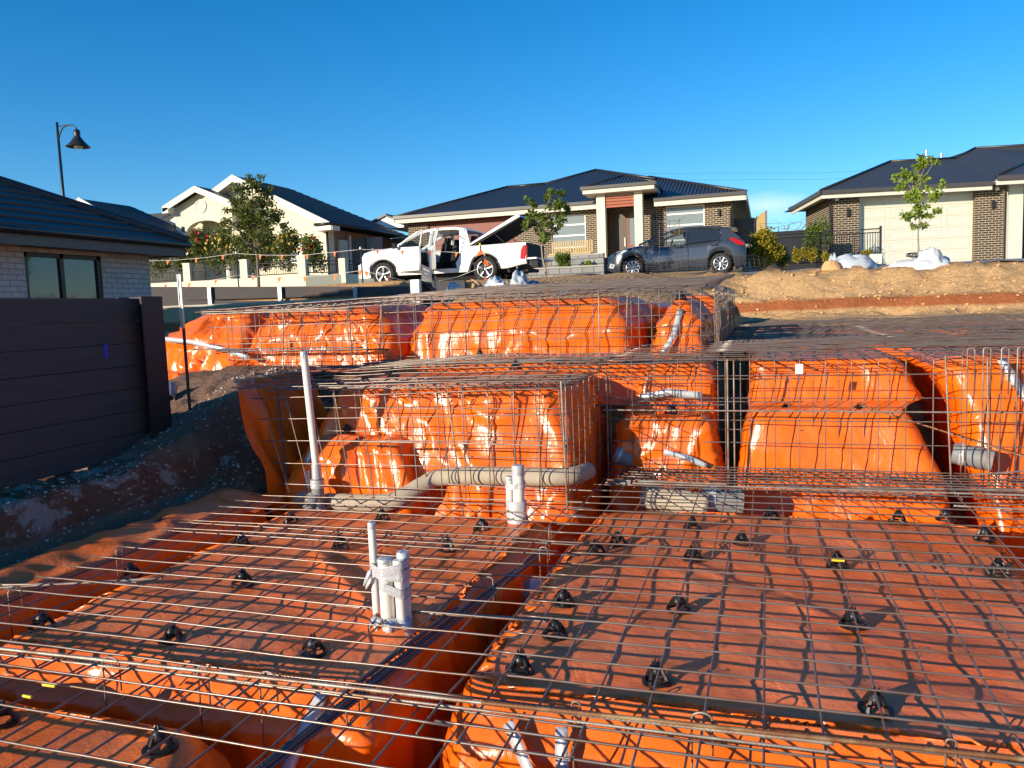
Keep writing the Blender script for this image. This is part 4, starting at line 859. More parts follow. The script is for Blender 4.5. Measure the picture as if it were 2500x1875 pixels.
def course_roof(b, c0, c1, d0, d1, rows, step=.03):
    # c0-c1 eave edge, d0-d1 ridge edge
    c0, c1, d0, d1 = map(Vector, (c0, c1, d0, d1)); nrm = (c1-c0).cross(d0-c0).normalized()
    if nrm.z < 0: nrm = -nrm
    for i in range(rows):
        t0, t1 = i/rows, (i+1)/rows
        a, b_ = c0.lerp(d0, t0), c1.lerp(d1, t0); c, d = c0.lerp(d0, t1), c1.lerp(d1, t1)
        a1, b1 = a+nrm*step, b_+nrm*step
        b.add([a, b_, b1, a1, c, d], [(0, 1, 2, 3), (3, 2, 5, 4)])
    return b
ap_ = (-14.11, 8.16, 2.93+3.96*s_)
course_roof(b, (-10.15, 4.2, 2.93), (-10.15, 12.12, 2.93), ap_, ap_, 13, .035)
course_roof(b, (-10.15, 12.12, 2.93), (-18.07, 12.12, 2.93), ap_, ap_, 13, .035)
course_roof(b, (-10.15, 4.2, 2.93), (-18.07, 4.2, 2.93), ap_, ap_, 13, .035)
course_roof(b, (-18.07, 4.2, 2.93), (-18.07, 12.12, 2.93), ap_, ap_, 13, .035)
b.build('roof', M['tile_dark'], e)
for cy_ in (12.17, 4.15): b = MB(); b.tube([(-10.1, cy_, 2.96), (ap_[0], ap_[1], ap_[2]+.02)], .07, 8); b.build('hip_ridge', M['tile_dark'], e, True)
# dark sleeper wall along the verge
e = thing('sleeper_wall', 'low dark sleeper wall with grey posts below the cream front fence', 'retaining wall', (-12, 17, 1.9))
b = MB(); random.seed(4)
for k, (z0, z1) in enumerate(((1.5, 1.93), (1.985, 2.28))):
    xs = lines([(-24, -8.0, .5)])
    for i in range(len(xs)-1):
        dz0 = -.18-.042*(xs[i]+8); dz1 = -.18-.042*(xs[i+1]+8); y = 17.0+.02*k
        b.add([(xs[i], y, z0+dz0*.4), (xs[i+1], y, z0+dz1*.4), (xs[i+1], y, z1+dz1), (xs[i], y, z1+dz0), (xs[i], y+.1, z1+dz0), (xs[i+1], y+.1, z1+dz1)], [(0, 1, 2, 3), (3, 2, 5, 4)])
b.build('concrete_sleeper', M['sleeper'], e)
for px in (512, 684, 868): 
    x = at(px, 720, Y=16.95).x; b = MB(); b.box(x-.05, x+.05, 16.93, 16.995, 1.5, 2.09-.042*(x+8)); b.build('steel_post', M['galv'], e)
b = MB(); b.box(-24, -8.0, 16.6, 16.9, 1.6, 1.88); tag(b.build('concrete_plinth', M['concrete'], None), 'pale concrete footing strip under the low dark wall', 'footing')
# ------------------------------------------------------------------ street lamp
lx, ly = -31.9, 30
e = thing('street_lamp', 'tall dark street lamp with bell shade against the sky at left', 'street lamp', (lx, ly, 3))
b = MB(); b.tube([(lx, ly, 2.6), (lx, ly, 7), (lx, ly, 11.05)], [.085, .075, .055], 12); b.build('pole', M['gutter'], e, True)
b = MB(); pts = [(lx, ly, 10.2), (lx+.12, ly, 10.5), (lx+.3, ly, 10.75), (lx+.62, ly, 10.86), (lx+.92, ly, 10.82), (lx+1.12, ly, 10.7), (lx+1.15, ly, 10.5)]; b.tube(pts, .035, 8)
b.tube([(lx, ly, 10.86), (lx+.62, ly, 10.86)], .02, 6); b.build('arm', M['gutter'], e, True)
sx_ = lx+1.15
b = MB(); b.lathe([(.05, 10.62), (.13, 10.55), (.15, 10.4), (.12, 10.3), (.2, 10.18), (.33, 10.0), (.52, 9.82), (.54, 9.80), (.5, 9.81), (.1, 10.1)], (sx_, ly, 0), 20); sh = b.build('lamp_shade', M['gutter'], e, True)
b = MB(); b.lathe([(0, 9.70), (.15, 9.72), (.2, 9.8), (.18, 9.86)], (sx_, ly, 0), 16); b.build('lens', M['clearlamp'], sh, True)
# ------------------------------------------------------------------ trees and shrubs
def leaves(b, c, rad, n, s, rnd, squash=1.0, shell=.3):
    for _ in range(n):
        while True:
            p = Vector((rnd.uniform(-1, 1), rnd.uniform(-1, 1), rnd.uniform(-1, 1)))
            if shell < p.length < 1: break
        q = Vector(c)+Vector((p.x*rad, p.y*rad, p.z*rad*squash))
        d = Vector((rnd.gauss(0, 1), rnd.gauss(0, 1), rnd.gauss(-.3, .7))).normalized(); t = d.orthogonal().normalized(); t.rotate(Matrix.Rotation(rnd.uniform(0, 6.3), 3, d))
        L = s*rnd.uniform(.75, 1.45); w = L*.34; nn = d.cross(t)*L*.12
        b.add([q, q+d*L*.5+t*w+nn, q+d*L, q+d*L*.5-t*w+nn], [(0, 1, 2), (0, 2, 3)])
def tree(name, label, base, h, trunk_h, clumps, leaf_s, lm, bm_, r0=.045, seed=0, group=None, cat='tree', dens=1.0, zs=1.0):
    rnd = random.Random(seed); e = thing(name, label, cat, base, group); x, y, z = base
    b = MB(); pts = [Vector((x+.03*rnd.uniform(-1, 1)*i, y, z+h*.88*i/6-.1)) for i in range(7)]
    b.tube(pts, [r0*(1.15-.15*i) for i in range(7)], 8)
    cl = MB()
    for (dx, dz, r) in clumps:
        dz *= zs
        c = Vector((x+dx, y+rnd.uniform(-.5, .5)*abs(dx)+rnd.uniform(-.15, .15), z+dz))
        s0 = Vector((x, y, z+min(h*.8, max(trunk_h*.9, dz-abs(dx)*1.0-.1)))); m = s0.lerp(c, .5)+Vector((0, 0, -.06))
        b.tube([s0, m, c], [r0*.45, r0*.3, r0*.12], 5)
        for k in range(max(3, int(r*14))):
            cc = c+Vector((rnd.uniform(-1, 1), rnd.uniform(-1, 1), rnd.uniform(-.9, .9)))*r*.75
            b.tube([m.lerp(c, .6), cc], [r0*.12, r0*.05], 3, False)
            leaves(cl, cc, r*.42, int(58*dens*(r/.35)**1.3), leaf_s, rnd, .85, .1)
    b.build('trunk', M[bm_], e, True); cl.build('crown', M[lm], e, fixn=False); return e
p = at(631, 700, Y=20.5)
tree('street_tree', 'broad dark green street tree before the cream house', (p.x, p.y, 2.2), 3.9, 1.6, [(-1.05, 2.55, .30), (-.85, 2.25, .25), (-.7, 2.75, .25), (-.75, 1.9, .25), (-.45, 2.9, .4), (-.45, 2.3, .45), (-.4, 1.75, .35), (-.1, 3.2, .4), (-.05, 2.6, .5), (0, 1.9, .45), (.15, 3.65, .32), (.05, 3.35, .3), (.3, 2.9, .4), (.4, 2.3, .45), (.45, 1.75, .35), (.75, 2.7, .32), (.85, 2.35, .3), (.7, 2.1, .3), (.35, 3.35, .22), (.2, 1.4, .2)], .085, 'leaf_tree', 'bark', .045, 1, 'young street trees', dens=.9, zs=.93)
p = at(1331, 680, Y=20.3)
tree('street_tree', 'young green street tree with forked crown before the red garage', (p.x, p.y, 2.2), 2.35, 1.1, [(-.28, 2.05, .18), (-.25, 1.75, .25), (-.2, 1.45, .25), (0, 1.3, .25), (-.3, 1.6, .2), (.25, 2.2, .22), (.42, 2.3, .16), (.5, 2.05, .18), (.3, 1.9, .25), (.1, 1.75, .25), (.5, 1.75, .2), (.42, 1.5, .2), (.15, 1.45, .2), (.25, 1.3, .15), (.05, 1.15, .15), (-.5, 1.45, .08)], .095, 'leaf_mid', 'bark_pale', .028, 2, 'young street trees', dens=.85)
p = at(2242, 620, Y=21.5)
tree('street_tree', 'thin lime green street tree before the pale garage door', (p.x, p.y, 2.3), 2.5, .85, [(-.45, 2.4, .14), (-.25, 2.45, .2), (-.25, 2.2, .2), (-.05, 2.55, .22), (.15, 2.75, .22), (.3, 2.75, .15), (0, 2.85, .15), (.05, 2.3, .2), (-.15, 1.95, .22), (.1, 1.95, .2), (.35, 2.0, .18), (.3, 1.75, .14), (-.1, 1.65, .2), (.05, 1.45, .15), (-.3, 1.25, .16), (-.1, 1.2, .14), (.1, 1.3, .18), (.35, 1.3, .14), (.15, 1.05, .12), (-.1, 1.0, .08)], .085, 'leaf_lime', 'bark_pale', .022, 3, 'young street trees', dens=1.1, zs=.84)
def shrub(name, label, c, r, lm, s, n, seed, squash=1., group=None, blobs=7, cat='shrub', flowers=None, stem=True):
    rnd = random.Random(seed); e = thing(name, label, cat, (c[0], c[1], c[2]), group); cl = MB(); st = MB()
    for k in range(blobs):
        a = rnd.uniform(0, 6.3); q = rnd.uniform(0, .6)*r; cc = (c[0]+q*math.cos(a), c[1]+q*math.sin(a)*.7, c[2]+r*squash*(.35+1.1*rnd.random()))
        leaves(cl, cc, r*.52, n//blobs, s, rnd, squash, .2)
        st.tube([(c[0], c[1], c[2]-.1), ((c[0]+cc[0])/2+.02, c[1], c[2]+r*.5*squash), cc], .012, 4)
    cl.build('foliage', M[lm], e, fixn=False); st.build('stem', M['bark'], e, True)
    if flowers:
        for mt, cnt in flowers:
            fb = MB()
            for k in range(cnt):
                a = rnd.uniform(math.pi*.9, math.pi*2.1); el = rnd.uniform(.1, 1.4); rr = r*rnd.uniform(.85, 1.1)
                q = Vector((c[0]+rr*math.cos(a)*math.cos(el), c[1]+rr*.8*math.sin(a)*math.cos(el), c[2]+r*squash*.75+rr*squash*math.sin(el)*.9)); s2 = rnd.uniform(.035, .07)
                for j in range(5):
                    d = Vector((rnd.gauss(0, 1), rnd.gauss(0, 1)-.6, rnd.gauss(0, 1)+.3)).normalized(); t = d.orthogonal().normalized(); u = d.cross(t)
                    fb.add([q+d*s2*.3-t*s2*.7-u*s2*.7, q+d*s2*.3+t*s2*.7-u*s2*.7, q+d*s2*.3+t*s2*.7+u*s2*.7, q+d*s2*.3-t*s2*.7+u*s2*.7], [(0, 1, 2, 3)])
            fb.build('flowers', M[mt], e, fixn=False)
    return e
def sh_at(px, py, Y): p = at(px, py, Y=Y); return (p.x, Y, p.z)
shrub('ball_shrub', 'round clipped green shrub on the block wall terrace', sh_at(1378, 658, 27.2), .33, 'leaf_mid', .06, 2600, 5, 1.0, blobs=12)
shrub('small_shrub', 'small lime shrub right of the round clipped one', sh_at(1436, 655, 27.2), .17, 'leaf_lime', .06, 420, 6, 1.2)
shrub('golden_shrub', 'tall gold and green shrub at the right of the dark car', sh_at(1868, 650, 25.2), .52, 'leaf_gold', .08, 5200, 7, 1.25, blobs=16)
shrub('small_shrub', 'dark leafy shrub at the foot of the golden shrub', sh_at(1910, 650, 25.6), .36, 'leaf_dark', .08, 1200, 8, 1.0)
shrub('small_shrub', 'low green shrub just behind the dark car boot', sh_at(1824, 640, 25.6), .24, 'leaf_mid', .07, 700, 9, 1.0)
shrub('tall_shrub', 'tall green shrub behind the black pool fence', sh_at(1996, 625, 31.2), .55, 'leaf_mid', .09, 2600, 10, 1.5, blobs=12)
for i, (px, r) in enumerate(((1950, .28), (1982, .28), (2020, .2), (2110, .26))):
    shrub('low_shrub', ['low yellow shrub left of the pool fence post', 'second low yellow shrub inside the pool fence', 'small low shrub beside the downpipe', 'low yellow shrub before the right garage'][i], sh_at(px, 638, 29.6), r, 'leaf_gold', .07, 600, 11+i, .9, 'low yellow shrubs')
b = MB(); c = sh_at(1905, 560, 34); rnd = random.Random(4)
for k in range(14): b.tube([(c[0]+rnd.uniform(-.2, .2), 34, c[2]-1), (c[0]+rnd.uniform(-1, 1.2), 34, c[2]+rnd.uniform(-.1, .3)), (c[0]+rnd.uniform(-1.2, 1.5), 34, c[2]+rnd.uniform(-.1, .45))], [.02, .01, .004], 4)
tag(b.build('bare_shrub', M['bark']), 'bare thin twigs behind the golden shrub', 'shrub')
for i, (px, py, r, fl, lb) in enumerate([(395, 665, .62, [('rose_yellow', 34), ('rose_white', 22)], 'yellow and white rose bush at the left end of the cream fence'), (450, 660, .5, [('rose_white', 14), ('rose_red', 8)], 'white rose bush beside the left fence pillar'), (492, 650, .66, [('rose_red', 16)], 'tall red rose bush before the porch arch'),
      (545, 655, .62, [('rose_yellow', 40)], 'yellow rose bush behind the second fence panel'), (600, 655, .55, [('rose_white', 10), ('rose_red', 4)], 'pale pink rose bush beside the middle pillar'), (648, 652, .62, [('rose_red', 10)], 'red rose bush behind the street tree trunk'),
      (705, 652, .62, [('rose_yellow', 36)], 'yellow rose bush below the shuttered window'), (765, 655, .55, [('rose_red', 9), ('rose_white', 4)], 'dark red rose bush at the right corner of the cream fence')]):
    shrub('rose_bush', lb, sh_at(px, py+6, 25.2), r*1.22, 'leaf_tree', .085, 2300, 40+i, 1.05, 'rose bushes behind the cream fence', 9, 'rose bush', fl)
# ------------------------------------------------------------------ cream front fence
FY = 24.3
e = thing('front_fence', 'cream rendered front fence with pillars and grey railing panels', 'fence', (-18, FY, 2))
xl = at(360, 690, Y=FY).x; xr = at(747, 690, Y=FY).x; zt = 2.93
b = MB(); b.box(xl-3, xr, FY, FY+.2, 1.7, zt); b.build('low_wall', M['cream'], e)
b = MB(); b.prism([(xr-.001, FY+.004), (xr+2.1, FY+2.0), (xr+2.1, FY+2.2), (xr-.2, FY+.19)], 1.7, zt-.004, 'XY'); b.build('low_wall', M['cream'], e)
pil = [at(px, 640, Y=FY).x for px in (454, 594, 736)] + [xl-2.2]
for x in pil: b = MB(); b.box(x-.15, x+.15, FY-.02, FY+.24, zt, 3.56); b.box(x-.17, x+.17, FY-.04, FY+.26, 3.56, 3.60); b.build('pillar', M['cream'], e)
for xp_, Yp in ((xr+.95, FY+1.0), (xr+2.05, FY+2.05)): b = MB(); b.box(xp_-.13, xp_+.13, Yp-.13, Yp+.13, zt-.3, 3.5); b.build('pillar', M['cream'], e)
def railing(e, p0, p1, z0, z1, n, mat='bgutter', name='railing_panel', r=.011):
    b = MB(); p0, p1 = Vector(p0), Vector(p1)
    for z in (z0, z1-.12, z1): b.tube([(p0.x, p0.y, z), (p1.x, p1.y, z)], .018, 4)
    for i in range(n+1):
        q = p0.lerp(p1, i/n); b.tube([(q.x, q.y, z0), (q.x, q.y, z1-.12)], r, 4, False)
    return b.build(name, M[mat], e)
px_ = sorted(pil)
for i in range(3): railing(e, (px_[i]+.17, FY+.1, 0), (px_[i+1]-.17, FY+.1, 0), zt+.08, 3.42, 22)
railing(e, (xr+.02, FY+.12, 0), (xr+.85, FY+.92, 0), zt+.08, 3.42, 12); railing(e, (xr+1.08, FY+1.13, 0), (xr+1.92, FY+1.92, 0), zt+.08, 3.4, 12)
# ------------------------------------------------------------------ cream house
HY = 31.0
e = thing('cream_house', 'cream rendered house with two gables, arched porch and dark roof', 'house', (-22, 33, 3))
def ridge_z(x): return 7.80 - .505*abs(x+22.75)
def gable_front(b, y0, y1, xs_, zf, z0, holes=()):
    for i in range(len(xs_)-1):
        a, c = xs_[i], xs_[i+1]; b.add([(a, y0, z0(a)), (c, y0, z0(c)), (c, y0, zf(c)), (a, y0, zf(a)), (a, y1, z0(a)), (c, y1, z0(c)), (c, y1, zf(c)), (a, y1, zf(a))],
            [(0, 1, 2, 3), (7, 6, 5, 4), (3, 2, 6, 7), (0, 4, 5, 1), (0, 3, 7, 4), (1, 5, 6, 2)])
b = MB(); wy = HY+.2
wA = [at(p, 580, Y=wy).x for p in (622, 664, 683, 731)]
wall_y(b, wy, -27.4, -18.55, 2.4, 5.35, [(wA[0], wA[1], 3.9, 5.05), (wA[2], wA[3], 3.9, 5.05)], .2)
b.box(-18.75, -18.55, wy+.2, 31.9, 2.4, 5.35)
b.build('wall', M['cream'], e)
b = MB(); b.box(-18.77, -18.57, 31.9, 38, 2.4, 5.35); b.build('wall', M['brick_red'], e)
b = MB(); n = 20; xs_ = [-27.4+(9.0)*i/n for i in range(n+1)]; gable_front(b, wy, wy+.15, xs_, lambda x: max(5.351, ridge_z(x)-.12), lambda x: 5.35)
go = b.build('gable', M['cream'], e)
b = MB()   # weatherboard lines in the gable
for z in [5.5+.22*k for k in range(10)]:
    h = (7.68-z)/.505
    if h > .3: b.box(-22.75-h+.1, -22.75+h-.1, wy-.012, wy-.002, z, z+.03)
b.build('weatherboard', M['creamtrim'], go)
def vent(e, x, y, z, r):
    b = MB(); b.lathe([(r, 0), (r, -.05), (r*.85, -.05), (r*.85, 0)], (x, y, z), 24, 'Y')
    for k in range(7):
        zz = -r*.72+r*1.44*k/6; w = math.sqrt(max(.01, (r*.85)**2-zz*zz)); b.box(x-w, x+w, y-.03, y-.005, z+zz-.02, z+zz+.03)
    b.build('gable_vent', M['creamtrim'], e)
vent(e, -22.55, wy, 6.85, .36)
for k in (0, 2):
    x0, x1 = wA[k], wA[k+1]; f = MB()
    for a, c, d, g2 in ((x0, x1, 3.9, 3.97), (x0, x1, 4.98, 5.05), (x0, x0+.07, 3.97, 4.98), (x1-.07, x1, 3.97, 4.98), ((x0+x1)/2-.035, (x0+x1)/2+.035, 3.97, 4.98), (x0+.07, x1-.07, 4.40, 4.45)): f.box(a, c, wy+.03, wy+.07, d, g2)
    fo = f.build('window', M['white'], e); f = MB()
    for j in range(12): f.add([(x0+.05, wy+.09, 3.95+.09*j), (x1-.05, wy+.09, 3.95+.09*j), (x1-.05, wy+.13, 4.02+.09*j), (x0+.05, wy+.13, 4.02+.09*j)], [(0, 1, 2, 3)])
    f.build('shutter', M['white'], fo); f = MB(); f.box(x0-.12, x1+.12, wy-.05, wy-.003, 5.05, 5.17); f.box(x0-.14, x0-.02, wy-.05, wy-.003, 3.9, 5.05); f.box(x1+.02, x1+.14, wy-.05, wy-.003, 3.9, 5.05); f.build('window_surround', M['creamtrim'], fo)
# main roof (sides) with barge boards
b = MB(); yb = 35.0
course_roof(b, (-17.9, 30.6, 5.46), (-17.9, 38.6, 5.46), (-22.75, 30.6, 7.90), (-22.75, yb, 7.90), 18, .03)
course_roof(b, (-27.6, 30.6, 5.46), (-27.6, 38.6, 5.46), (-22.75, 30.6, 7.90), (-22.75, yb, 7.90), 18, .03)
course_roof(b, (-27.6, 38.6, 5.46), (-17.9, 38.6, 5.46), (-22.75, yb, 7.90), (-22.75, yb, 7.90), 18, .03)
b.build('roof', M['tile_dark'], e)
def barge(e, ax, az, ex, ez, y, hgt=.26, t=.05):
    for s in (-1, 1):
        b = MB(); x1 = ax+s*(ex-ax) if s > 0 else ax-(ex-ax); b.add([(ax, y, az), (x1, y, ez), (x1, y, ez-hgt), (ax, y, az-hgt), (ax, y+t, az), (x1, y+t, ez), (x1, y+t, ez-hgt), (ax, y+t, az-hgt)], [(0, 1, 2, 3), (4, 7, 6, 5), (0, 4, 5, 1), (3, 2, 6, 7), (1, 5, 6, 2)])
        b.add([(ax, y-.01, az+.05), (x1, y-.01, ez+.05), (x1, y-.01, ez), (ax, y-.01, az), (ax, y+.1, az+.05), (x1, y+.1, ez+.05)], [(0, 1, 2, 3), (0, 4, 5, 1)])
        b.build('barge_board', M['creamtrim'], e)
barge(e, -22.75, 7.88, -17.9, 5.44, 30.56)
b = MB()
for s in (-1, 1):   # soffit under gable overhang
    b.add([(-22.75, 30.6, 7.62), (-22.75+s*4.85, 30.6, 5.18), (-22.75+s*4.85, wy, 5.18), (-22.75, wy, 7.62)], [(0, 1, 2, 3)])
b.box(-18.75, -17.85, 30.6, 31.25, 5.18, 5.40); b.build('soffit', M['creamtrim'], e)
b = MB(); b.tube([(-17.84, 30.55, 5.44), (-17.84, 38.6, 5.44)], .07, 6); b.tube([(-18.7, 30.55, 5.44), (-17.84, 30.55, 5.44)], .07, 6); b.tube([(-18.45, 31.15, 5.3), (-18.45, 31.15, 2.6)], .045, 8); b.build('gutter', M['gutter'], e, True)
b = MB(); b.box(-18.56, -18.42, 32.2, 32.9, 3.7, 4.9); b.build('meter_box', M['offwhite'], e)
# portico
PY = 29.6; ax, az = at(475, 466, Y=PY).x, 7.36; exl = at(396, 512, Y=PY).x; ez = az-.42*(ax-exl)
pw0, pw1 = at(430, 560, Y=PY+.45).x, 2*ax-at(430, 560, Y=PY+.45).x
arc0, arc1 = at(455, 565, Y=PY+.45).x, at(548, 565, Y=PY+.45).x; ac = (arc0+arc1)/2; ar = (arc1-arc0)/2; zs0 = at(500, 567, Y=PY+.45).z; ahgt = at(500, 538, Y=PY+.45).z-zs0
def und(x):
    q = 1-((x-ac)/ar)**2
    return zs0 + (ahgt*math.sqrt(q) if q > 0 else 0)
b = MB(); xs_ = [pw0+(pw1-pw0)*i/48 for i in range(49)]
gable_front(b, PY+.45, PY+.75, xs_, lambda x: az-.14-.42*abs(x-ax), lambda x: und(x)); go = b.build('portico_gable', M['cream'], e)
vent(go, at(489, 505, Y=PY+.4).x, PY+.45, at(489, 503, Y=PY+.4).z, .30)
b = MB()
for s in (-1, 1): b.add([(ax, PY, az+.06), (ax+s*(ax-exl), PY, ez+.06), (ax+s*(ax-exl), 33.5, ez+.06), (ax, 33.5, az+.06), (ax, PY+.05, az-.03), (ax+s*(ax-exl), PY+.05, ez-.03)], [(0, 1, 2, 3), (0, 1, 5, 4)])
b.build('roof', M['tile_dark'], e); barge(e, ax, az, ax+(ax-exl), ez, PY, .22)
b = MB(); b.box(exl-.02, pw0+.02, PY, PY+.5, ez-.26, ez-.02); b.build('eave_return', M['creamtrim'], e)
for cx_, yy in ((at(450, 600, Y=PY+.6).x, PY+.6), (at(557, 600, Y=PY+.6).x, PY+.6), (at(487, 600, Y=32).x, 32.0-.3)):
    b = MB(); b.lathe([(.17, 2.9), (.155, 3.2), (.15, zs0-.25), (.17, zs0-.15), (.21, zs0-.08), (.21, zs0)], (cx_, yy, 0), 18); b.build('column', M['creamtrim'], e, True)
b = MB(); b.box(pw0, pw1, 32.6, 32.7, 2.6, 6.4); b.build('porch_back_wall', M['cream'], e)
b = MB(); b.box(ac-.5, ac+.1, 32.55, 32.59, 3.0, 5.2); b.build('front_door', M['white'], e)
for sx in (-.3, .1):
    b = MB(); x = at(447, 560, Y=PY+.43).x; b.tube([(x, PY+.40, zs0+.1), (x, PY+.40, zs0+.32)], .05, 8); 
b.build('wall_light', M['gutter'], e)
# left wing, shingle roof and small front gable
b = MB(); course_roof(b, (-36, 31.2, 5.35), (-26.3, 31.2, 5.35), (-36, 34.4, 7.15), (-26.3, 34.4, 7.15), 16, .02); b.build('roof', M['tile_grey'], e)
b = MB(); b.box(-36, -26.6, 31.7, 31.9, 2.4, 5.3); b.build('wall', M['cream'], e)
b = MB(); b.box(-36, -26.3, 31.1, 31.2, 5.2, 5.36); b.build('gutter', M['gutter'], e)
gx_, gz_ = -27.83, 6.83
b = MB(); course_roof(b, (gx_+3.1, 27, gz_-1.72), (gx_+3.1, 31.5, gz_-1.72), (gx_, 27, gz_), (gx_, 29.8, gz_), 12, .02); course_roof(b, (gx_-3.1, 27, gz_-1.72), (gx_-3.1, 31.5, gz_-1.72), (gx_, 27, gz_), (gx_, 29.8, gz_), 12, .02)
b.build('roof', M['tile_dark'], e); barge(e, gx_, gz_, gx_+3.1, gz_-1.72, 26.95, .2)
b = MB(); b.box(gx_-2.8, gx_+2.8, 27.3, 31.1, 1.2, 5.05); b.build('wall', M['cream'], e)
# ------------------------------------------------------------------ carport and fence between the houses
e = thing('carport', 'small gabled white carport between cream and dark brick houses', 'carport', (-17.5, 40, 3.5))
CY = 38.5; cl, cr_, ca = at(903, 548, Y=CY), at(985, 540, Y=CY), at(945, 527, Y=CY)
b = MB(); gable_front(b, CY, CY+.12, [cl.x, ca.x, cr_.x], lambda x: cl.z-.05+(ca.z-cl.z)*(1-abs(x-ca.x)/(ca.x-cl.x)), lambda x: cl.z-.28); b.build('gable', M['white'], e)
b = MB(); 
for s in (-1, 1): b.add([(ca.x, CY-.1, ca.z+.02), (ca.x+s*(ca.x-cl.x+.1), CY-.1, cl.z-.02), (ca.x+s*(ca.x-cl.x+.1), CY+6, cl.z-.02), (ca.x, CY+6, ca.z+.02)], [(0, 1, 2, 3)])
o = b.build('roof', M['fencegrey'], e); o.modifiers.new('t', 'SOLIDIFY').thickness = .1
for yy in (CY+.05, CY+5.5): b = MB(); b.box(cl.x+.02, cl.x+.14, yy, yy+.1, 2.5, cl.z-.28); b.build('post', M['white'], e)
e = thing('metal_fence', 'grey corrugated metal fence in the gap between the two houses', 'fence', (-16, 37, 3))
b = MB(); xs_ = lines([(-18.4, -15.0, .08)]); z1 = at(950, 585, Y=37.5).z
for i in range(len(xs_)-1): b.quad((xs_[i], 37.5+.03*(i % 2), 2.4), (xs_[i+1], 37.5+.03*((i+1) % 2), 2.4), (xs_[i+1], 37.5+.03*((i+1) % 2), z1), (xs_[i], 37.5+.03*(i % 2), z1))
o = b.build('sheet_panel', M['fencegrey'], e); b = MB(); b.box(-18.4, -15, 37.44, 37.56, z1, z1+.05); b.build('top_rail', M['fencegrey'], e)
b = MB(); gp = at(853, 580, Y=33); b.box(gp.x-.04, gp.x+.04, 33, 33.08, 2.2, gp.z+.1); b.build('post', M['white'], e)
e = thing('side_gate', 'tall dark panel gate beside the red brick side wall', 'gate', (-17.9, 33.2, 2.4)); b = MB(); b.box(gp.x+.05, gp.x+1.6, 33.1, 33.16, 2.3, gp.z-.05); b.build('gate_panel', M['fencegrey'], e); b = MB(); b.box(gp.x+.75, gp.x+.8, 33.05, 33.1, 2.3, gp.z-.05); b.build('stile', M['gutter'], e)
# ------------------------------------------------------------------ dark brick house in the middle
e = thing('brick_house', 'dark brown brick house with corrugated roof, porch and red garage', 'house', (-9, 38, 3.2))
def roofpoly(name, polys, mat, parent, t=.05):
    b = MB()
    for p in polys: b.add(p, [tuple(range(len(p)))])
    o = b.build(name, mat, parent, fixn=False)
    bm = bmesh.new(); bm.from_mesh(o.data)
    for f_ in bm.faces:
        if f_.normal.z < 0: f_.normal_flip()
    bm.to_mesh(o.data); bm.free(); return o
c0 = Vector((-17.2, 35.4, 6.13)); k_ = .38
def fz(y): return 6.13+k_*(y-35.4)
A = (-12.8, 39.8, fz(39.8)); B_ = (-10.75, 39.8, fz(39.8)); Pk = (-8.55, 42.0, fz(42.0)); 
rf = roofpoly('roof', [[(-17.2, 35.4, 6.13), (-4.5, 35.4, 6.13), (-3.0, 36.5, fz(36.5)), Pk, B_, A]], M['corr'], e)
roofpoly('roof', [[(-17.2, 35.4, 6.13), A, (-17.2, 44.2, 6.13)], [Pk, (-.8, 35.4+.1, 5.97), (-.8, 49.7, 5.97)], [A, B_, Pk, (-8.55, 46, 6.3), (-17.2, 44.2, 6.13)]], M['corr_side'], e)
Q = (-5.37, 39.4, 7.63)
roofpoly('roof', [[(-7.3, 34.8, 5.97), (-.77, 34.8, 5.97), Q, (-7.3, 37.5, 6.94)]], M['corr'], e)
roofpoly('roof', [[(-.77, 34.8, 5.97), (-.77, 46, 5.97), Q], [(-7.3, 37.5, 6.94), Q, (-7.3, 41.5, 6.94)]], M['corr_side'], e)
b = MB()
for p, q in (((-17.2, 35.4, 6.15), A), (A, B_), (B_, Pk), (Pk, (-5.0, 38.6, 7.4)), (Q, (-.77, 34.8, 5.99)), (Q, (-7.3, 37.5, 6.96))): b.tube([p, q], .07, 6)
b.build('ridge_cap', M['gutter'], e, True)
def eave(e, x0, x1, y, z, depth=.5, hf=.22):
    b = MB(); b.box(x0, x1, y-.1, y-.002, z-.11, z+.03); b.build('gutter', M['bgutter'], e)
    b = MB(); b.box(x0+.02, x1-.02, y, y+.03, z-hf-.1, z-.04); b.box(x0+.02, x1-.02, y+.03, y+depth+.15, z-hf-.03, z-hf); b.build('fascia', M['offwhite'], e)
eave(e, -17.25, -7.2, 35.4, 6.13); eave(e, -4.6, -.75, 34.8, 5.97)
b = MB(); b.box(-17.25, -17.2, 35.4, 44, 5.85, 6.15); b.box(-.80, -.75, 34.8, 46, 5.7, 5.98); b.build('fascia', M['offwhite'], e)
W1 = 35.95
gd0, gd1 = -15.74, -11.15; GT = 5.80
b = MB(); wx0, wx1 = at(1348, 560, Y=W1).x, at(1430, 560, Y=W1).x
wall_y(b, W1, -16.75, -6.9, 2.8, 6.25, [(gd0, gd1, 2.9, GT), (wx0, wx1, 4.18, 5.68)], .2)
b.box(-16.75, -16.55, W1+.2, 43, 2.8, 5.8); b.build('wall', M['brick_dark'], e)
b = MB(); b.box(gd0, gd1, W1+.10, W1+.14, 3.0, GT)
gdo = b.build('garage_door', M['garage_wood'], e); b = MB()
for j in range(5): b.box(gd0, gd1, W1+.092, W1+.098, 3.32+.45*j, 3.335+.45*j)
b.build('panel_groove', M['dark'], gdo)
b = MB(); b.box(gd0-.0, gd1, W1+.02, W1+.09, GT-.05, GT+.02); b.box(gd0, gd0+.05, W1+.02, W1+.09, 3, GT-.05); b.box(gd1-.05, gd1, W1+.02, W1+.09, 3, GT-.05); b.build('garage_frame', M['garage_wood'], e)
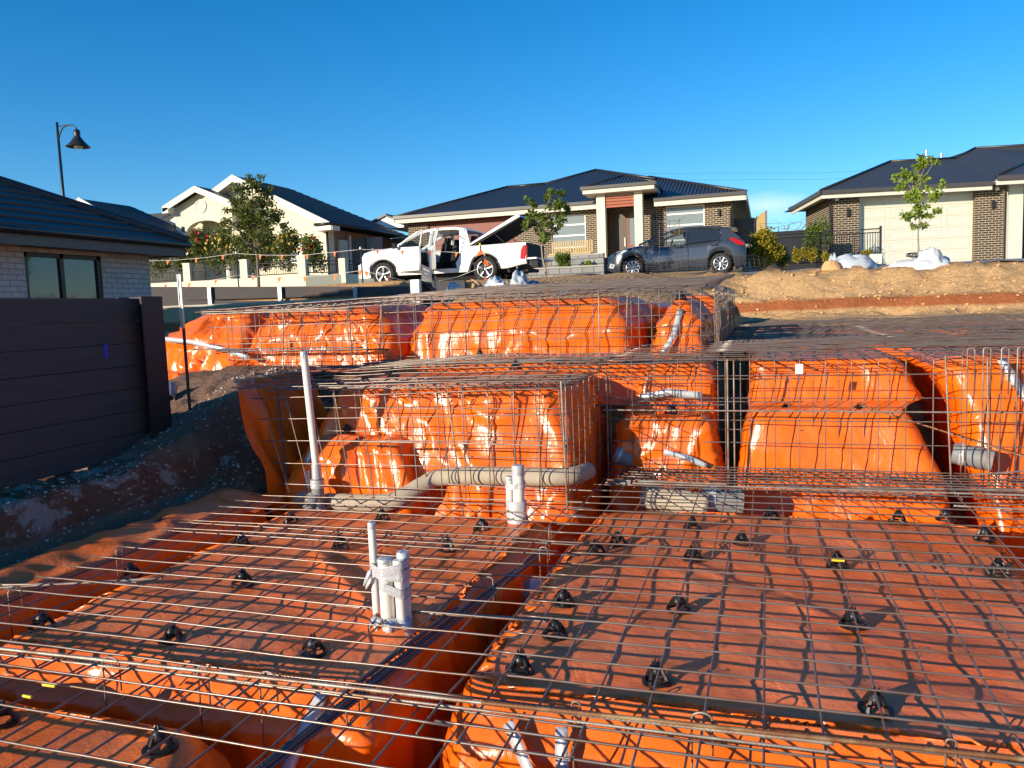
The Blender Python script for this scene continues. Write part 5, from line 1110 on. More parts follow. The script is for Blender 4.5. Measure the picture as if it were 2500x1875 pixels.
def blind_window(e, x0, x1, z0, z1, y, rails, fm='white'):
    f = MB()
    f.box(x0, x1, y, y+.06, z0, z0+.07); f.box(x0, x1, y, y+.06, z1-.05, z1); f.box(x0, x0+.05, y, y+.06, z0+.07, z1-.05); f.box(x1-.05, x1, y, y+.06, z0+.07, z1-.05)
    for z in rails: f.box(x0+.05, x1-.05, y, y+.06, z-.035, z+.035)
    o = f.build('window', M[fm], e); f = MB(); f.box(x0+.02, x1-.02, y+.03, y+.04, z0+.02, z1-.02); f.build('pane', M['blindglass'], o); return o
blind_window(e, wx0, wx1, 4.18, 5.68, W1+.06, [at(1390, 549, Y=W1).z, at(1390, 575, Y=W1).z])
W2 = 35.35; r0_, r1_ = at(1625, 520, Y=W2).x, at(1720, 520, Y=W2).x
b = MB(); wall_y(b, W2, -5.15, -1.38, 2.8, 6.10, [(r0_, r1_, 3.75, 5.66)], .2); b.box(-1.58, -1.38, W2+.2, 45, 2.8, 5.7)
b.build('wall', M['brick_dark'], e)
blind_window(e, r0_, r1_, 3.75, 5.66, W2+.06, [at(1670, 521, Y=W2).z, at(1670, 549, Y=W2).z, 4.2])
for px, py, yy in ((1598, 528, W2), (1755, 519, W2), (1283, 555, W1)):
    p = at(px, py, Y=yy-.05); b = MB(); b.box(p.x-.04, p.x+.04, yy-.12, yy-.003, p.z-.13, p.z+.13); b.build('wall_light', M['gutter'], e)
b = MB(); dp = at(1790, 490, Y=34.9); b.tube([(dp.x+.05, 34.9, 5.75), (dp.x-.05, 35.2, 5.5), (dp.x-.1, 35.3, 5.3), (dp.x-.1, 35.3, 3.0)], .05, 8); b.build('downpipe', M['gutter'], e, True)
# porch
for a, c in ((1457, 1478), (1549, 1569)):
    x0, x1 = at(a, 550, Y=34.2).x, at(c, 550, Y=34.2).x; b = MB(); b.box(x0, x1, 34.2, 34.55, 2.9, 6.28); b.build('porch_pillar', M['offwhite'], e)
x0, x1 = at(1478, 490, Y=34.25).x, at(1549, 490, Y=34.25).x; z0, z1 = at(1510, 505, Y=34.25).z, at(1510, 475, Y=34.25).z
for j in range(4): 
    b = MB(); h = (z1-z0)/4; b.box(x0, x1, 34.26, 34.34, z0+h*j, z0+h*(j+1)-.035); b.build('cedar_slat', M['slat_red'], e)
b = MB(); b.box(x0, x1, 34.35, 34.37, z0, z1); b.build('slat_backing', M['offwhite'], e)
px0, px1, pyf, pz = -7.48, -4.43, 33.75, 6.50
b = MB(); b.box(px0, px1, pyf, pyf+.05, pz-.24, pz-.03); b.box(px0, px0+.05, pyf+.05, 35.6, pz-.24, pz-.03); b.box(px1-.05, px1, pyf+.05, 35.6, pz-.24, pz-.03); b.box(px0+.05, px1-.05, pyf+.05, 35.9, pz-.24, pz-.20); b.build('porch_fascia', M['offwhite'], e)
b = MB(); b.box(px0-.08, px1+.08, pyf-.09, pyf-.002, pz-.07, pz+.06); b.box(px0-.09, px0-.002, pyf, 35.6, pz-.07, pz+.06); b.box(px1+.002, px1+.09, pyf, 35.6, pz-.07, pz+.06); b.build('gutter', M['bgutter'], e)
ap = (-5.95, pyf+1.53, pz+.62)
roofpoly('porch_roof', [[(px0-.05, pyf-.05, pz+.03), (px1+.05, pyf-.05, pz+.03), ap]], M['corr'], e)
roofpoly('porch_roof', [[(px0-.05, pyf-.05, pz+.03), ap, (ap[0], 39, ap[2]), (px0-.05, 37.6, pz+.03)], [(px1+.05, pyf-.05, pz+.03), ap, (ap[0], 39, ap[2]), (px1+.05, 37.0, pz+.03)]], M['corr_side'], e)
b = MB(); b.tube([(px0-.05, pyf-.05, pz+.05), ap], .05, 6); b.tube([(px1+.05, pyf-.05, pz+.05), ap], .05, 6); b.tube([ap, (ap[0], 38, ap[2])], .05, 6); b.build('ridge_cap', M['gutter'], e, True)
EY = 36.6; b = MB(); wall_y(b, EY, -7.1, -5.15, 2.8, 6.6, [(at(1491, 560, Y=EY).x, at(1548, 560, Y=EY).x, 3.0, 5.72)], .2); b.box(-5.35, -5.15, 35.56, EY-.002, 2.8, 6.2); b.build('wall', M['brick_dark'], e)
dx0, dx1, dx2 = at(1492, 560, Y=EY).x, at(1532, 560, Y=EY).x, at(1548, 560, Y=EY).x
b = MB(); b.box(dx0+.05, dx1, EY+.05, EY+.1, 3.2, 5.72); do = b.build('front_door', M['doorbrown'], e); b = MB(); b.box(dx1-.16, dx1-.10, EY-.0, EY+.04, 4.15, 4.55); b.build('handle', M['galv'], do)
b = MB(); b.box(dx1, dx1+.06, EY+.02, EY+.1, 3.2, 5.72); b.box(dx1+.06, dx2, EY+.02, EY+.1, 4.15, 4.22); b.box(dx0, dx0+.05, EY+.02, EY+.1, 3.2, 5.72); b.build('door_frame', M['slat_red'], e)
b = MB(); b.box(dx1+.06, dx2, EY+.05, EY+.08, 3.2, 5.72); b.build('sidelight', M['blindglass'], e)
# block garden walls with paving
for (p0, p1, ya, zt_, lb) in ((1290, 1474, 26.3, 2.80, 'lower grey block garden wall in front of the brick house'), (1338, 1474, 28.3, 3.32, 'upper grey block garden wall below the brick house window')):
    xa, xb = at(p0, 660, Y=ya).x, at(p1, 660, Y=ya).x; b = MB(); b.box(xa, xb, ya, ya+.25, 2.1, zt_); o = tag(b.build('block_wall', M['block']), lb, 'garden wall')
    b = MB(); b.box(xa, xb, ya-.02, ya+.3, zt_+.002, zt_+.05); b.build('coping', M['concrete'], o)
xa, xb = at(1338, 640, Y=28.3).x, at(1474, 640, Y=28.3).x; b = MB(); b.box(xa, xb, 28.6, 35.9, 2.4, 3.22); struct(b.build('terrace', M['mulch']))
xa, xb = at(1290, 640, Y=26.3).x, at(1474, 640, Y=26.3).x; b = MB(); b.box(xa, xb, 26.56, 28.28, 2.2, 2.72); struct(b.build('garden_bed', M['mulch']))
b = MB(); xa, xb = at(1812, 640, Y=27).x, at(1862, 640, Y=27).x; b.box(xa, xb, 27, 27.3, 2.2, 3.3); tag(b.build('block_wall', M['block']), 'short grey block wall between the dark car and the golden shrub', 'garden wall')
for px, lb in ((1372, 'left tan slatted outdoor chair under the front window'), (1424, 'right tan slatted outdoor chair under the front window')):
    p = at(px, 620, Y=31.5); ee = thing('garden_chair', lb, 'chair', (p.x, 31.5, 3.22), 'slatted chairs under the front window')
    for j in range(9): b = MB(); b.box(p.x-.42+.094*j, p.x-.36+.094*j, 31.5, 31.53, 3.6, 4.14); b.build('back_slat', M['cushion'], ee)
    b = MB(); b.box(p.x-.42, p.x+.42, 31.0, 31.5, 3.56, 3.62); b.build('seat', M['cushion'], ee)
    for dx in (-.4, .36):
        for dy in (31.02, 31.44): b = MB(); b.box(p.x+dx, p.x+dx+.04, dy, dy+.04, 3.22, 3.56); b.build('leg', M['cushion'], ee)
# dark fences between the middle and right houses
e = thing('metal_fence', 'dark sheet fence with a raised pale end panel behind the hatchback', 'fence', (-.8, 38, 3))
b = MB(); z1 = at(1815, 533, Y=37).z; b.box(at(1792, 560, Y=37).x, at(1842, 560, Y=37).x, 37, 37.06, 2.6, z1); b.build('sheet_panel', M['gutter'], e)
a_, c_ = at(1842, 533, Y=37), at(1868, 515, Y=35.6)
b = MB(); b.add([(a_.x, 37, 2.6), (c_.x, 35.6, 2.6), (c_.x, 35.6, c_.z), (a_.x, 37, a_.z)], [(0, 1, 2, 3)]); o = b.build('sheet_panel', M['cushion'], e); o.modifiers.new('t', 'SOLIDIFY').thickness = .05
b = MB(); b.box(c_.x, c_.x+.08, 35.6, 35.68, 2.6, c_.z+.02); b.build('post', M['fencegrey'], e)
e = thing('metal_fence', 'low dark sheet fence behind the black pool fence', 'fence', (1, 33, 3)); p0, p1 = at(1864, 572, Y=32.3), at(1990, 570, Y=32.3)
b = MB(); b.box(p0.x, p1.x+.3, 32.3, 32.35, 2.4, p0.z+.02); b.build('sheet_panel', M['gutter'], e); b = MB(); b.box(p0.x, p1.x+.3, 32.27, 32.38, p0.z+.02, p0.z+.07); b.build('top_rail', M['gutter'], e)
e = thing('pool_fence', 'black tubular fence ending before the pale garage door', 'fence', (2, 30, 2.7))
q0, q1, q2 = at(1893, 568, Y=30), at(2012, 567, Y=30), at(2150, 558, Y=30.0)
railing(e, (q0.x, 30, 0), (q1.x, 30, 0), 2.72, q1.z, 20, 'gutter', 'railing_panel', .012); railing(e, (q1.x, 30, 0), (q2.x, 30, 0), 2.72, q2.z, 22, 'gutter', 'railing_panel', .012)
for q in (q1, q2): b = MB(); b.box(q.x-.035, q.x+.035, 29.97, 30.04, 2.4, q.z+.09); b.build('post', M['gutter'], e)
# ------------------------------------------------------------------ right house (turned ten degrees)
th = R(9.9); O = Vector((2.49, 34.0, 0)); 
e = bpy.data.objects.new('brick_house', None); C.objects.link(e); e.location = O; e.rotation_euler = (0, 0, th)
tag(e, 'dark brick house with a wide pale panel garage door at right', 'house'); ORG[e.as_pointer()] = Vector((0, 0, 0))
for bx_ in ((0, 1.02, 0, .35), (0, .2, .352, 4.56), (5.29, 6.32, 0, .35), (7.6, 10, .9, 1.1)): b = MB(); b.box(*bx_, 2.2, 5.42); b.build('wall', M['brick_dark'], e)
b = MB(); b.box(1.02, 5.29, .28, .33, 2.5, 5.44); gdo = b.build('garage_door', M['garage_pale'], e)
for i in range(4):
    for j in range(6):
        x0, z0 = 1.12+1.045*i, 2.78+.43*j; t = .012
        b = MB(); X0, X1, Z0, Z1 = x0+.05, x0+.93, z0+.07, z0+.34
        for (a1, a2, c1, c2) in ((X0, X1, Z0, Z0+.02), (X0, X1, Z1-.02, Z1), (X0, X0+.02, Z0+.02, Z1-.02), (X1-.02, X1, Z0+.02, Z1-.02)): b.box(a1, a2, .266, .279, c1, c2)
        b.build('door_panel', M['garage_pale'], gdo)
b = MB()
for j in range(7): b.box(1.02, 5.29, .272, .279, 2.76+.43*j, 2.772+.43*j)
b.build('panel_groove', M['cushion'], gdo)
b = MB(); b.box(1.02, 1.07, .05, .28, 2.5, 5.44); b.build('garage_frame', M['garage_pale'], e)
b = MB(); b.box(6.45, 6.95, -.05, .35, 2.3, 5.62); b.build('pillar', M['garage_pale'], e)
b = MB(); b.box(6.32, 6.45, .8, .9, 2.3, 5.5); b.box(6.95, 7.6, .9, 1.0, 2.3, 5.5); b.build('entry_recess', M['dark'], e)
b = MB(); b.box(-.5, 5.62, -.56, -.5, 5.30, 5.50); b.box(5.62, 12, -.9, -.84, 5.42, 5.62); b.box(-.5, 5.6, -.5, .30, 5.44, 5.46); b.box(5.62, 12, -.84, 1.0, 5.56, 5.58); b.box(-.54, -.5, -.56, 5.0, 5.30, 5.50); b.box(-.5, 0, .3, 5.0, 5.44, 5.46); b.build('fascia', M['offwhite'], e)
b = MB(); b.box(-.62, 5.62, -.68, -.562, 5.46, 5.60); b.box(5.62, 12, -1.02, -.902, 5.58, 5.74); b.box(-.66, -.542, -.68, 5.1, 5.46, 5.60); b.build('gutter', M['bgutter'], e)
b = MB(); b.tube([(-.5, -.5, 5.45), (-.1, -.06, 5.3), (-.05, -.06, 2.5)], .045, 8); b.build('downpipe', M['bgutter'], e, True)
roofpoly('roof', [[(-.6, -.6, 5.58), (5.6, -.6, 5.58), (8.0, 1.5, 6.6), (6.9, 4.1, 7.62), (5.75, 3.15, 7.10), (3.1, 3.0, 7.10)]], M['metalroof'], e)
roofpoly('roof', [[(-.6, -.6, 5.58), (3.1, 3.0, 7.10), (-.6, 5.2, 5.58)], [(6.9, 4.1, 7.62), (8.0, 1.5, 6.6), (14, 3, 6.6), (14, 4.1, 7.62)], [(5.55, -.95, 5.72), (12, -.95, 5.72), (12, 1.5, 6.62), (8.0, 1.5, 6.62)], [(3.1, 3, 7.1), (5.75, 3.15, 7.1), (6.9, 4.1, 7.62), (14, 4.1, 7.62), (14, 9, 5.6), (-.6, 6.5, 5.58)]], M['metalroof'], e)
b = MB()
for p, q in (((-.6, -.6, 5.61), (3.1, 3.0, 7.12)), ((3.1, 3, 7.12), (5.75, 3.15, 7.12)), ((5.75, 3.15, 7.12), (6.9, 4.1, 7.64)), ((6.9, 4.1, 7.64), (14, 4.1, 7.64)), ((-.6, 5.2, 5.6), (3.1, 3.0, 7.12)), ((5.6, -.95, 5.75), (8, 1.5, 6.64))): b.tube([p, q], .055, 6)
b.build('ridge_cap', M['gutter'], e, True)
for u, z in ((.59, 4.76), (5.89, 4.79)): b = MB(); b.box(u-.045, u+.045, -.1, -.003, z-.14, z+.14); b.build('wall_light', M['gutter'], e)
for u, z in ((.12, 5.28), (5.95, 5.36)): b = MB(); b.lathe([(0, -.06), (.06, -.05), (.08, 0), (.06, .06)], (u, -.2, z), 12); b.build('camera_dome' if u > 1 else 'sensor_light', M['white'], e, True)
b = MB()
for u, h in ((4.6, .42), (5.2, .26)): b.tube([(u, 3.2, 7.0), (u, 3.2, 7.1+h)], .035, 6); b.lathe([(.07, 7.1+h-.12), (.07, 7.1+h)], (u, 3.2, 0), 8)
b.build('roof_flue', M['galv'], e)
# ------------------------------------------------------------------ vehicles
def lerp_tab(tab, u):
    if u <= tab[0][0]: return tab[0][1]
    for (a, p), (b_, q) in zip(tab, tab[1:]):
        if u <= b_: return p+(q-p)*(u-a)/(b_-a)
    return tab[-1][1]
def loft(b, us, top, bot, hw, wid, belt_in=.06, round_=.10, endcap=True):
    # lower body, near side at v=0 ; top(u), bot(u), inset hw(u)
    rings = []
    for u in us:
        t, bo, i = top(u), bot(u), hw(u); h = t-bo
        half = [(i+.05, bo), (i+.0, bo+min(.08, h*.3)), (i-.005, bo+h*.45), (i+.015, t-min(.16, h*.3)), (i+.035, t-min(.05, h*.12)), (i+.10, t), (i+.35, t+.02*(1 if t-bo > .3 else 0))]
        pts = [(u, v, z) for v, z in half] + [(u, wid/2, t+.03)] + [(u, wid-v, z) for v, z in reversed(half)]
        rings.append(pts)
    n = len(rings[0]); vs = [p for r_ in rings for p in r_]; fs = []
    for j in range(len(rings)-1):
        for k in range(n-1): fs.append((j*n+k, (j+1)*n+k, (j+1)*n+k+1, j*n+k+1))
        fs.append((j*n+n-1, (j+1)*n+n-1, (j+1)*n, j*n))
    if endcap: fs.append(tuple(range(n))); fs.append(tuple((len(rings)-1)*n+k for k in range(n-1, -1, -1)))
    b.add(vs, fs)
def arch(base, centres, r, zc):
    def f(u):
        z = base(u)
        for c in centres:
            d = abs(u-c)
            if d < r: z = max(z, zc+math.sqrt(r*r-d*d))
        return z
    return f
def wheel(e, u, v, zc, r, w, spokes, spoke_w, side=-1, two_tone=False):
    k = Vector((u, v, zc))
    b = MB(); s_ = side
    b.lathe([(r*.62, -w/2*.9), (r*.70, -w/2), (r*.93, -w/2), (r, -w/2*.75), (r*1.0, w/2*.75), (r*.93, w/2), (r*.62, w/2)], (u, v, zc), 36, 'Y'); t = b.build('tyre', M['rubber'], e, True)
    b = MB(); b.lathe([(r*.67, -w/2+.004), (r*.66, -w/2-.002), (r*.61, -w/2+.004), (r*.60, -w/2+.07)], (u, v, zc), 36, 'Y')
    b.lathe([(r*.14, -w/2-.0), (r*.10, -w/2-.012), (.0, -w/2-.014)], (u, v, zc), 16, 'Y')
    for i in range(spokes):
        a = 2*math.pi*i/spokes+.3; ca, sa = math.cos(a), math.sin(a); p = (-sa, ca); w0, w1 = spoke_w*.55, spoke_w
        y = v-w/2+.004
        P = [(u+ca*r*.12+p[0]*w0, y, zc+sa*r*.12+p[1]*w0), (u+ca*r*.63+p[0]*w1, y, zc+sa*r*.63+p[1]*w1), (u+ca*r*.63-p[0]*w1, y, zc+sa*r*.63-p[1]*w1), (u+ca*r*.12-p[0]*w0, y, zc+sa*r*.12-p[1]*w0)]
        b.add(P+[(q[0], y+.03, q[2]) for q in P], [(0, 1, 2, 3), (7, 6, 5, 4), (0, 4, 5, 1), (2, 6, 7, 3)])
    b.build('rim', M['chrome'], t, True)
    b = MB(); b.lathe([(.0, -w/2+.05), (r*.6, -w/2+.05)], (u, v, zc), 24, 'Y'); b.build('wheel_well', M['dark'], t)
def panel(b, pts, y0, y1=None, t=.03, ymap=None):
    f = ymap or (lambda u, z: y0)
    n = len(pts); vs = [(u, f(u, z), z) for u, z in pts] + [(u, f(u, z)+t, z) for u, z in pts]
    b.add(vs, [tuple(range(n)), tuple(range(2*n-1, n-1, -1))] + [(i, i+n, (i+1) % n+n, (i+1) % n) for i in range(n)])
# ---- white utility pickup
ux = at(874, 650, Y=20.5).x; gz = 2.245
e = thing('pickup_ute', 'white utility pickup with open doors and raised tray lid', 'pickup truck', (ux, 20.5, gz)); ORG[e.as_pointer()] = Vector((0, 0, 0))
WD = 1.80
top_tab = [(0, .80), (.04, .90), (.14, .99), (.4, 1.04), (.8, 1.075), (1.28, 1.10)]
hwf = lambda u: .16*max(0, 1-u/.35)**2
bf = arch(lambda u: .26 if u < .5 else .30, [.78], .44, .34)
b = MB(); us = lines([(0, .2, .03), (.2, 1.36, .04)])
loft(b, us, lambda u: lerp_tab(top_tab, u), bf, hwf, WD); o = b.build('front_body', M['carwhite'], e); auto_smooth(o, 40)
br = arch(lambda u: .34+.10*sm(4.4, 5.1, u), [3.87], .44, .34)
b = MB(); us = lines([(3.32, 5.06, .04)])
rt_ = lambda u: .995+.012*(u-3.3)
for side in (0, 1):
    y0 = 0 if side == 0 else WD
    sg = 1 if side == 0 else -1
    vs = []; n = 5
    for u in us:
        t, bo = rt_(u), br(u); vs += [(u, y0+sg*.04, bo), (u, y0, bo+.05), (u, y0-sg*.006, (t+bo)/2), (u, y0+sg*.01, t-.06), (u, y0+sg*.04, t), (u, y0+sg*.13, t), (u, y0+sg*.13, bo)]
    n = 7; fs = [(j*n+k, (j+1)*n+k, (j+1)*n+(k+1) % n, j*n+(k+1) % n) for j in range(len(us)-1) for k in range(n)]
    fs += [tuple(range(n)), tuple((len(us)-1)*n+k for k in range(n))]
    b.add(vs, fs)
b.box(3.32, 3.38, .13, WD-.13, .5, .99); b.box(3.38, 5.0, .13, WD-.13, .5, .56)
o = b.build('tray', M['carwhite'], e); auto_smooth(o, 40)
b = MB(); b.box(5.0, 5.05, .06, WD-.06, .52, 1.0); b.box(5.06, 5.09, .05, WD-.05, .55, 1.0); b.build('tailgate', M['dark'], e)
# sill, floor, cab back
b = MB(); b.box(1.30, 3.36, .03, .18, .30, .42); b.box(1.30, 3.36, WD-.18, WD-.03, .30, .42); o = b.build('sill', M['carwhite'], e)
b = MB(); b.box(1.2, 3.32, .18, WD-.18, .34, .44); b.box(1.28, 1.42, .1, WD-.1, .44, 1.02); b.box(.4, 5.0, .35, WD-.35, .25, .34); b.build('cab_floor', M['dark'], e)
b = MB(); b.box(3.22, 3.30, .1, WD-.1, .44, 1.02); b.build('cab_back_wall', M['dark'], e)
for i, (u, v) in enumerate(((2.0, .30), (2.0, 1.05), (2.82, .25), (2.82, 1.05))):
    b = MB(); panel(b, [(u, .45), (u+.5, .45), (u+.52, .62), (u+.0, .66)], v, t=.48); panel(b, [(u+.38, .6), (u+.55, .6), (u+.66, 1.12), (u+.52, 1.14)], v+.02, t=.44); panel(b, [(u+.52, 1.14), (u+.64, 1.13), (u+.67, 1.30), (u+.56, 1.31)], v+.12, t=.24); b.build('seat', M['dark'], e)
b = MB(); b.tube([(1.78+.06*math.sin(a), 1.3+.18*math.cos(a), .98+.18*math.sin(a)) for a in [k*math.pi/8 for k in range(17)]], .015, 6); b.build('steering_wheel', M['dark'], e, True)
tb = lambda z: max(0, (z-1.02))*.30
ym = lambda u, z: .02+tb(z)
# near side frame : pillars + roof rail
def framestrip(b, pts, w, far=False):
    P = [(u, (WD-(.02+tb(z))) if far else .02+tb(z), z) for u, z in pts]; b.tube(P, w, 6)
for far in (False, True):
    b = MB(); framestrip(b, [(1.20, 1.09), (1.55, 1.27), (1.92, 1.44), (2.12, 1.50), (2.6, 1.53), (3.0, 1.52), (3.28, 1.46)], .042, far)
    framestrip(b, [(2.28, .40), (2.26, 1.0), (2.30, 1.5)], .055, far)
    yy = (lambda u, z: .02+tb(z)) if not far else (lambda u, z: WD-.06-tb(z))
    panel(b, [(3.06, .40), (3.36, .40), (3.36, 1.0), (3.46, 1.02), (3.30, 1.50), (3.12, 1.50), (3.14, .75), (3.02, .55)], 0, t=.05, ymap=yy)
    o = b.build('cab_pillar_frame', M['carwhite'], e); auto_smooth(o, 50)
b = MB(); us = [1.98, 2.15, 2.5, 2.9, 3.15, 3.32]; zs = [1.47, 1.515, 1.555, 1.55, 1.525, 1.47]; vs = []
for u, z in zip(us, zs):
    for q in (0, .1, .3, .5, .7, .9, 1): vs.append((u, .17+(WD-.34)*q, z+.035*(1-(2*q-1)**4)))
b.add(vs, [(j*7+k, j*7+k+1, (j+1)*7+k+1, (j+1)*7+k) for j in range(5) for k in range(6)]); o = b.build('roof', M['carwhite'], e, True); o.modifiers.new('t', 'SOLIDIFY').thickness = .04
def glassquad(name, P, mat='carglass'):
    b = MB(); b.add(P, [tuple(range(len(P)))]); o = b.build(name, M[mat], e); return o
glassquad('windscreen', [(1.22, .08, 1.09), (1.22, WD-.08, 1.09), (1.96, WD-.2, 1.47), (1.96, .2, 1.47)])
glassquad('rear_window', [(3.50, .12, 1.03), (3.50, WD-.12, 1.03), (3.31, WD-.2, 1.46), (3.31, .2, 1.46)])
# far doors closed
b = MB(); panel(b, [(1.30, .42), (3.1, .42), (3.3, 1.04), (1.25, 1.08)], WD-.06, t=.04); b.build('door', M['carwhite'], e)
# near front door, ajar
def door(u0, ang, lower, winfr, winp, name='door'):
    d = bpy.data.objects.new(name, None); 
    ca, sa = math.cos(ang), math.sin(ang)
    tr = lambda u, v, z: (u0+(u-u0)*ca + (v)*(-sa)*(-1), -(u-u0)*sa + v*ca, z)
    b = MB(); n = len(lower)
    P = [tr(u, -.005, z) for u, z in lower]+[tr(u, .06, z) for u, z in lower]
    b.add(P, [tuple(range(n)), tuple(range(2*n-1, n-1, -1))]+[(i, i+n, (i+1) % n+n, (i+1) % n) for i in range(n)])
    b.tube([tr(u, .03+tb(z), z) for u, z in winfr], .024, 6)
    dd = b.build(name, M['carwhite'], e); auto_smooth(dd, 40)
    b = MB(); P = [tr(u, .03+tb(z), z) for u, z in winp]; b.add(P, [tuple(range(len(P)))]); b.build('window', M['carglass'], dd)
    hx = max(u for u, z in lower)-.22; b = MB(); b.add([tr(hx-.09, -.03, .90), tr(hx+.09, -.03, .90), tr(hx+.09, -.03, .94), tr(hx-.09, -.03, .94), tr(hx-.09, 0, .90), tr(hx+.09, 0, .90), tr(hx+.09, 0, .94), tr(hx-.09, 0, .94)], [(0, 1, 2, 3), (0, 4, 5, 1), (2, 6, 7, 3)]); b.build('handle', M['carwhite'], dd)
    b = MB(); P = [tr(u, .065, z) for u, z in [(lower[0][0]+.06, .45), (lower[1][0]-.06, .45), (lower[1][0]-.04, .98), (lower[0][0]+.06, .98)]]; b.add(P, [(0, 1, 2, 3)]); b.build('door_trim', M['dark'], dd)
    return dd
door(1.22, R(24), [(1.22, .40), (2.16, .40), (2.20, .70), (2.20, 1.04), (1.22, 1.08), (1.20, .75)], [(1.24, 1.10), (1.60, 1.30), (1.95, 1.44), (2.18, 1.49), (2.20, 1.04)], [(1.36, 1.08), (1.62, 1.27), (1.96, 1.42), (2.15, 1.46), (2.18, 1.05)])
door(2.30, R(62), [(2.30, .40), (2.98, .40), (3.10, .72), (3.12, 1.03), (2.30, 1.04)], [(2.31, 1.04), (2.32, 1.49), (2.90, 1.48), (3.10, 1.42), (3.12, 1.03)], [(2.33, 1.04), (2.34, 1.47), (2.90, 1.46), (3.08, 1.4), (3.09, 1.04)])
b = MB(); b.tube([(1.30, .0, 1.06), (1.28, -.14, 1.10)], .02, 6); b.add([(1.24, -.28, 1.04), (1.24, -.10, 1.04), (1.24, -.10, 1.19), (1.24, -.28, 1.19), (1.33, -.25, 1.06), (1.33, -.11, 1.06), (1.33, -.11, 1.17), (1.33, -.25, 1.17)], [(0, 1, 2, 3), (4, 7, 6, 5), (0, 4, 5, 1), (1, 5, 6, 2), (2, 6, 7, 3), (3, 7, 4, 0)]); b.build('side_mirror', M['dark'], e)
for u in (.78, 3.87):
    for v in (.13, WD-.13): wheel(e, u, v, .35, .35, .21, 5 if True else 6, .040)
for c in (.78, 3.87):
    b = MB()
    for v in (.02, WD-.06): 
        pts = [(c+.42*math.cos(a), .34+.42*math.sin(a)) for a in [math.pi*k/16 for k in range(17)]]
        b.tube([(u, v-.012 if v < 1 else v+.05, z) for u, z in pts], .018, 5)
    b.box(c-.42, c+.42, .25, WD-.25, .3, .78); b.build('wheel_arch', M['dark'], e)
b = MB(); panel(b, [(.10, .80), (.26, .86), (.46, .96), (.28, .955), (.08, .88)], -.0, t=.01, ymap=lambda u, z: hwf(u)-.012+.03); b.build('headlight', M['clearlamp'], e)
b = MB(); panel(b, [(-.03, .30), (.40, .27), (.36, .52), (.20, .64), (-.01, .70), (-.05, .5)], 0, t=.02, ymap=lambda u, z: max(0, hwf(u))-.006); b.box(-.05, .05, .12, WD-.12, .28, .66); b.build('bumper', M['carwhite'], e)
b = MB(); panel(b, [(4.90, .58), (5.02, .56), (5.07, .74), (5.06, .93), (4.99, .93), (4.92, .80)], -.016, t=.05); b.box(5.03, 5.09, .0, .06, .60, .92); b.build('tail_light', M['redlamp'], e)
b = MB(); b.box(5.06, 5.34, .03, WD-.03, .555, .60); b.box(5.10, 5.16, .2, WD-.2, .4, .55); b.build('rear_bumper', M['white'], e)
b = MB(); b.box(5.16, 5.34, .15, .55, .34, .555); b.build('tow_bar', M['dark'], e)
lid = [(3.40, 1.04), (4.83, 1.735), (4.90, 1.715), (4.91, 1.69), (3.48, 1.0)]
b = MB(); panel(b, [(3.42, 1.05), (4.82, 1.76), (4.90, 1.735), (4.92, 1.70), (3.46, 1.02)], .03, t=WD-.06); lo_ = b.build('tray_lid', M['carwhite'], e)
b = MB(); panel(b, [(3.50, 1.00), (4.93, 1.69), (4.90, 1.655), (3.54, .98)], .04, t=WD-.08); b.build('lid_lining', M['dark'], lo_)
for v in (.1, WD-.12): b = MB(); b.tube([(4.45, v, 1.02), (4.15, v, 1.30)], .012, 5); b.build('gas_strut', M['dark'], e)
b = MB(); b.box(1.36, 1.372, -.012, -.0, .45, 1.04); b.build('door_seam', M['dark'], e)
b = MB(); b.box(3.86-.25, 3.86+.15, -.010, -.004, .995, 1.0) if False else None
# ---- dark hatchback
hx = at(1481, 680, Y=23.6).x; gz2 = 2.27
e = thing('hatchback_car', 'dark grey five door hatchback with a driver, parked before the brick house', 'car', (hx, 23.6, gz2)); ORG[e.as_pointer()] = Vector((0, 0, 0))
WD = 1.66
top_tab = [(0, .56), (.03, .64), (.10, .72), (.28, .80), (.6, .88), (.99, .935), (1.25, .885), (2.2, .90), (3.0, .95), (3.5, 1.01), (3.86, .98), (3.97, .86), (4.02, .70)]
hwh = lambda u: .20*max(0, 1-u/.45)**2+.12*max(0, (u-3.6)/.45)**2
bh = arch(lambda u: .17+.06*sm(3.6, 4.0, u), [.79, 3.32], .36, .30)
b = MB(); us = lines([(0, .16, .02), (.16, 4.02, .04)])
loft(b, us, lambda u: lerp_tab(top_tab, u), bh, hwh, WD); o = b.build('body', M['carnavy'], e); auto_smooth(o, 45)
tb2 = lambda z: max(0, (z-.93))*.36
yn = lambda u, z: .03+tb2(z)+hwh(u)*.6
roofl = [(.98, .95), (1.35, 1.10), (1.75, 1.26), (2.0, 1.335), (2.37, 1.38), (2.9, 1.375), (3.3, 1.335), (3.52, 1.28)]
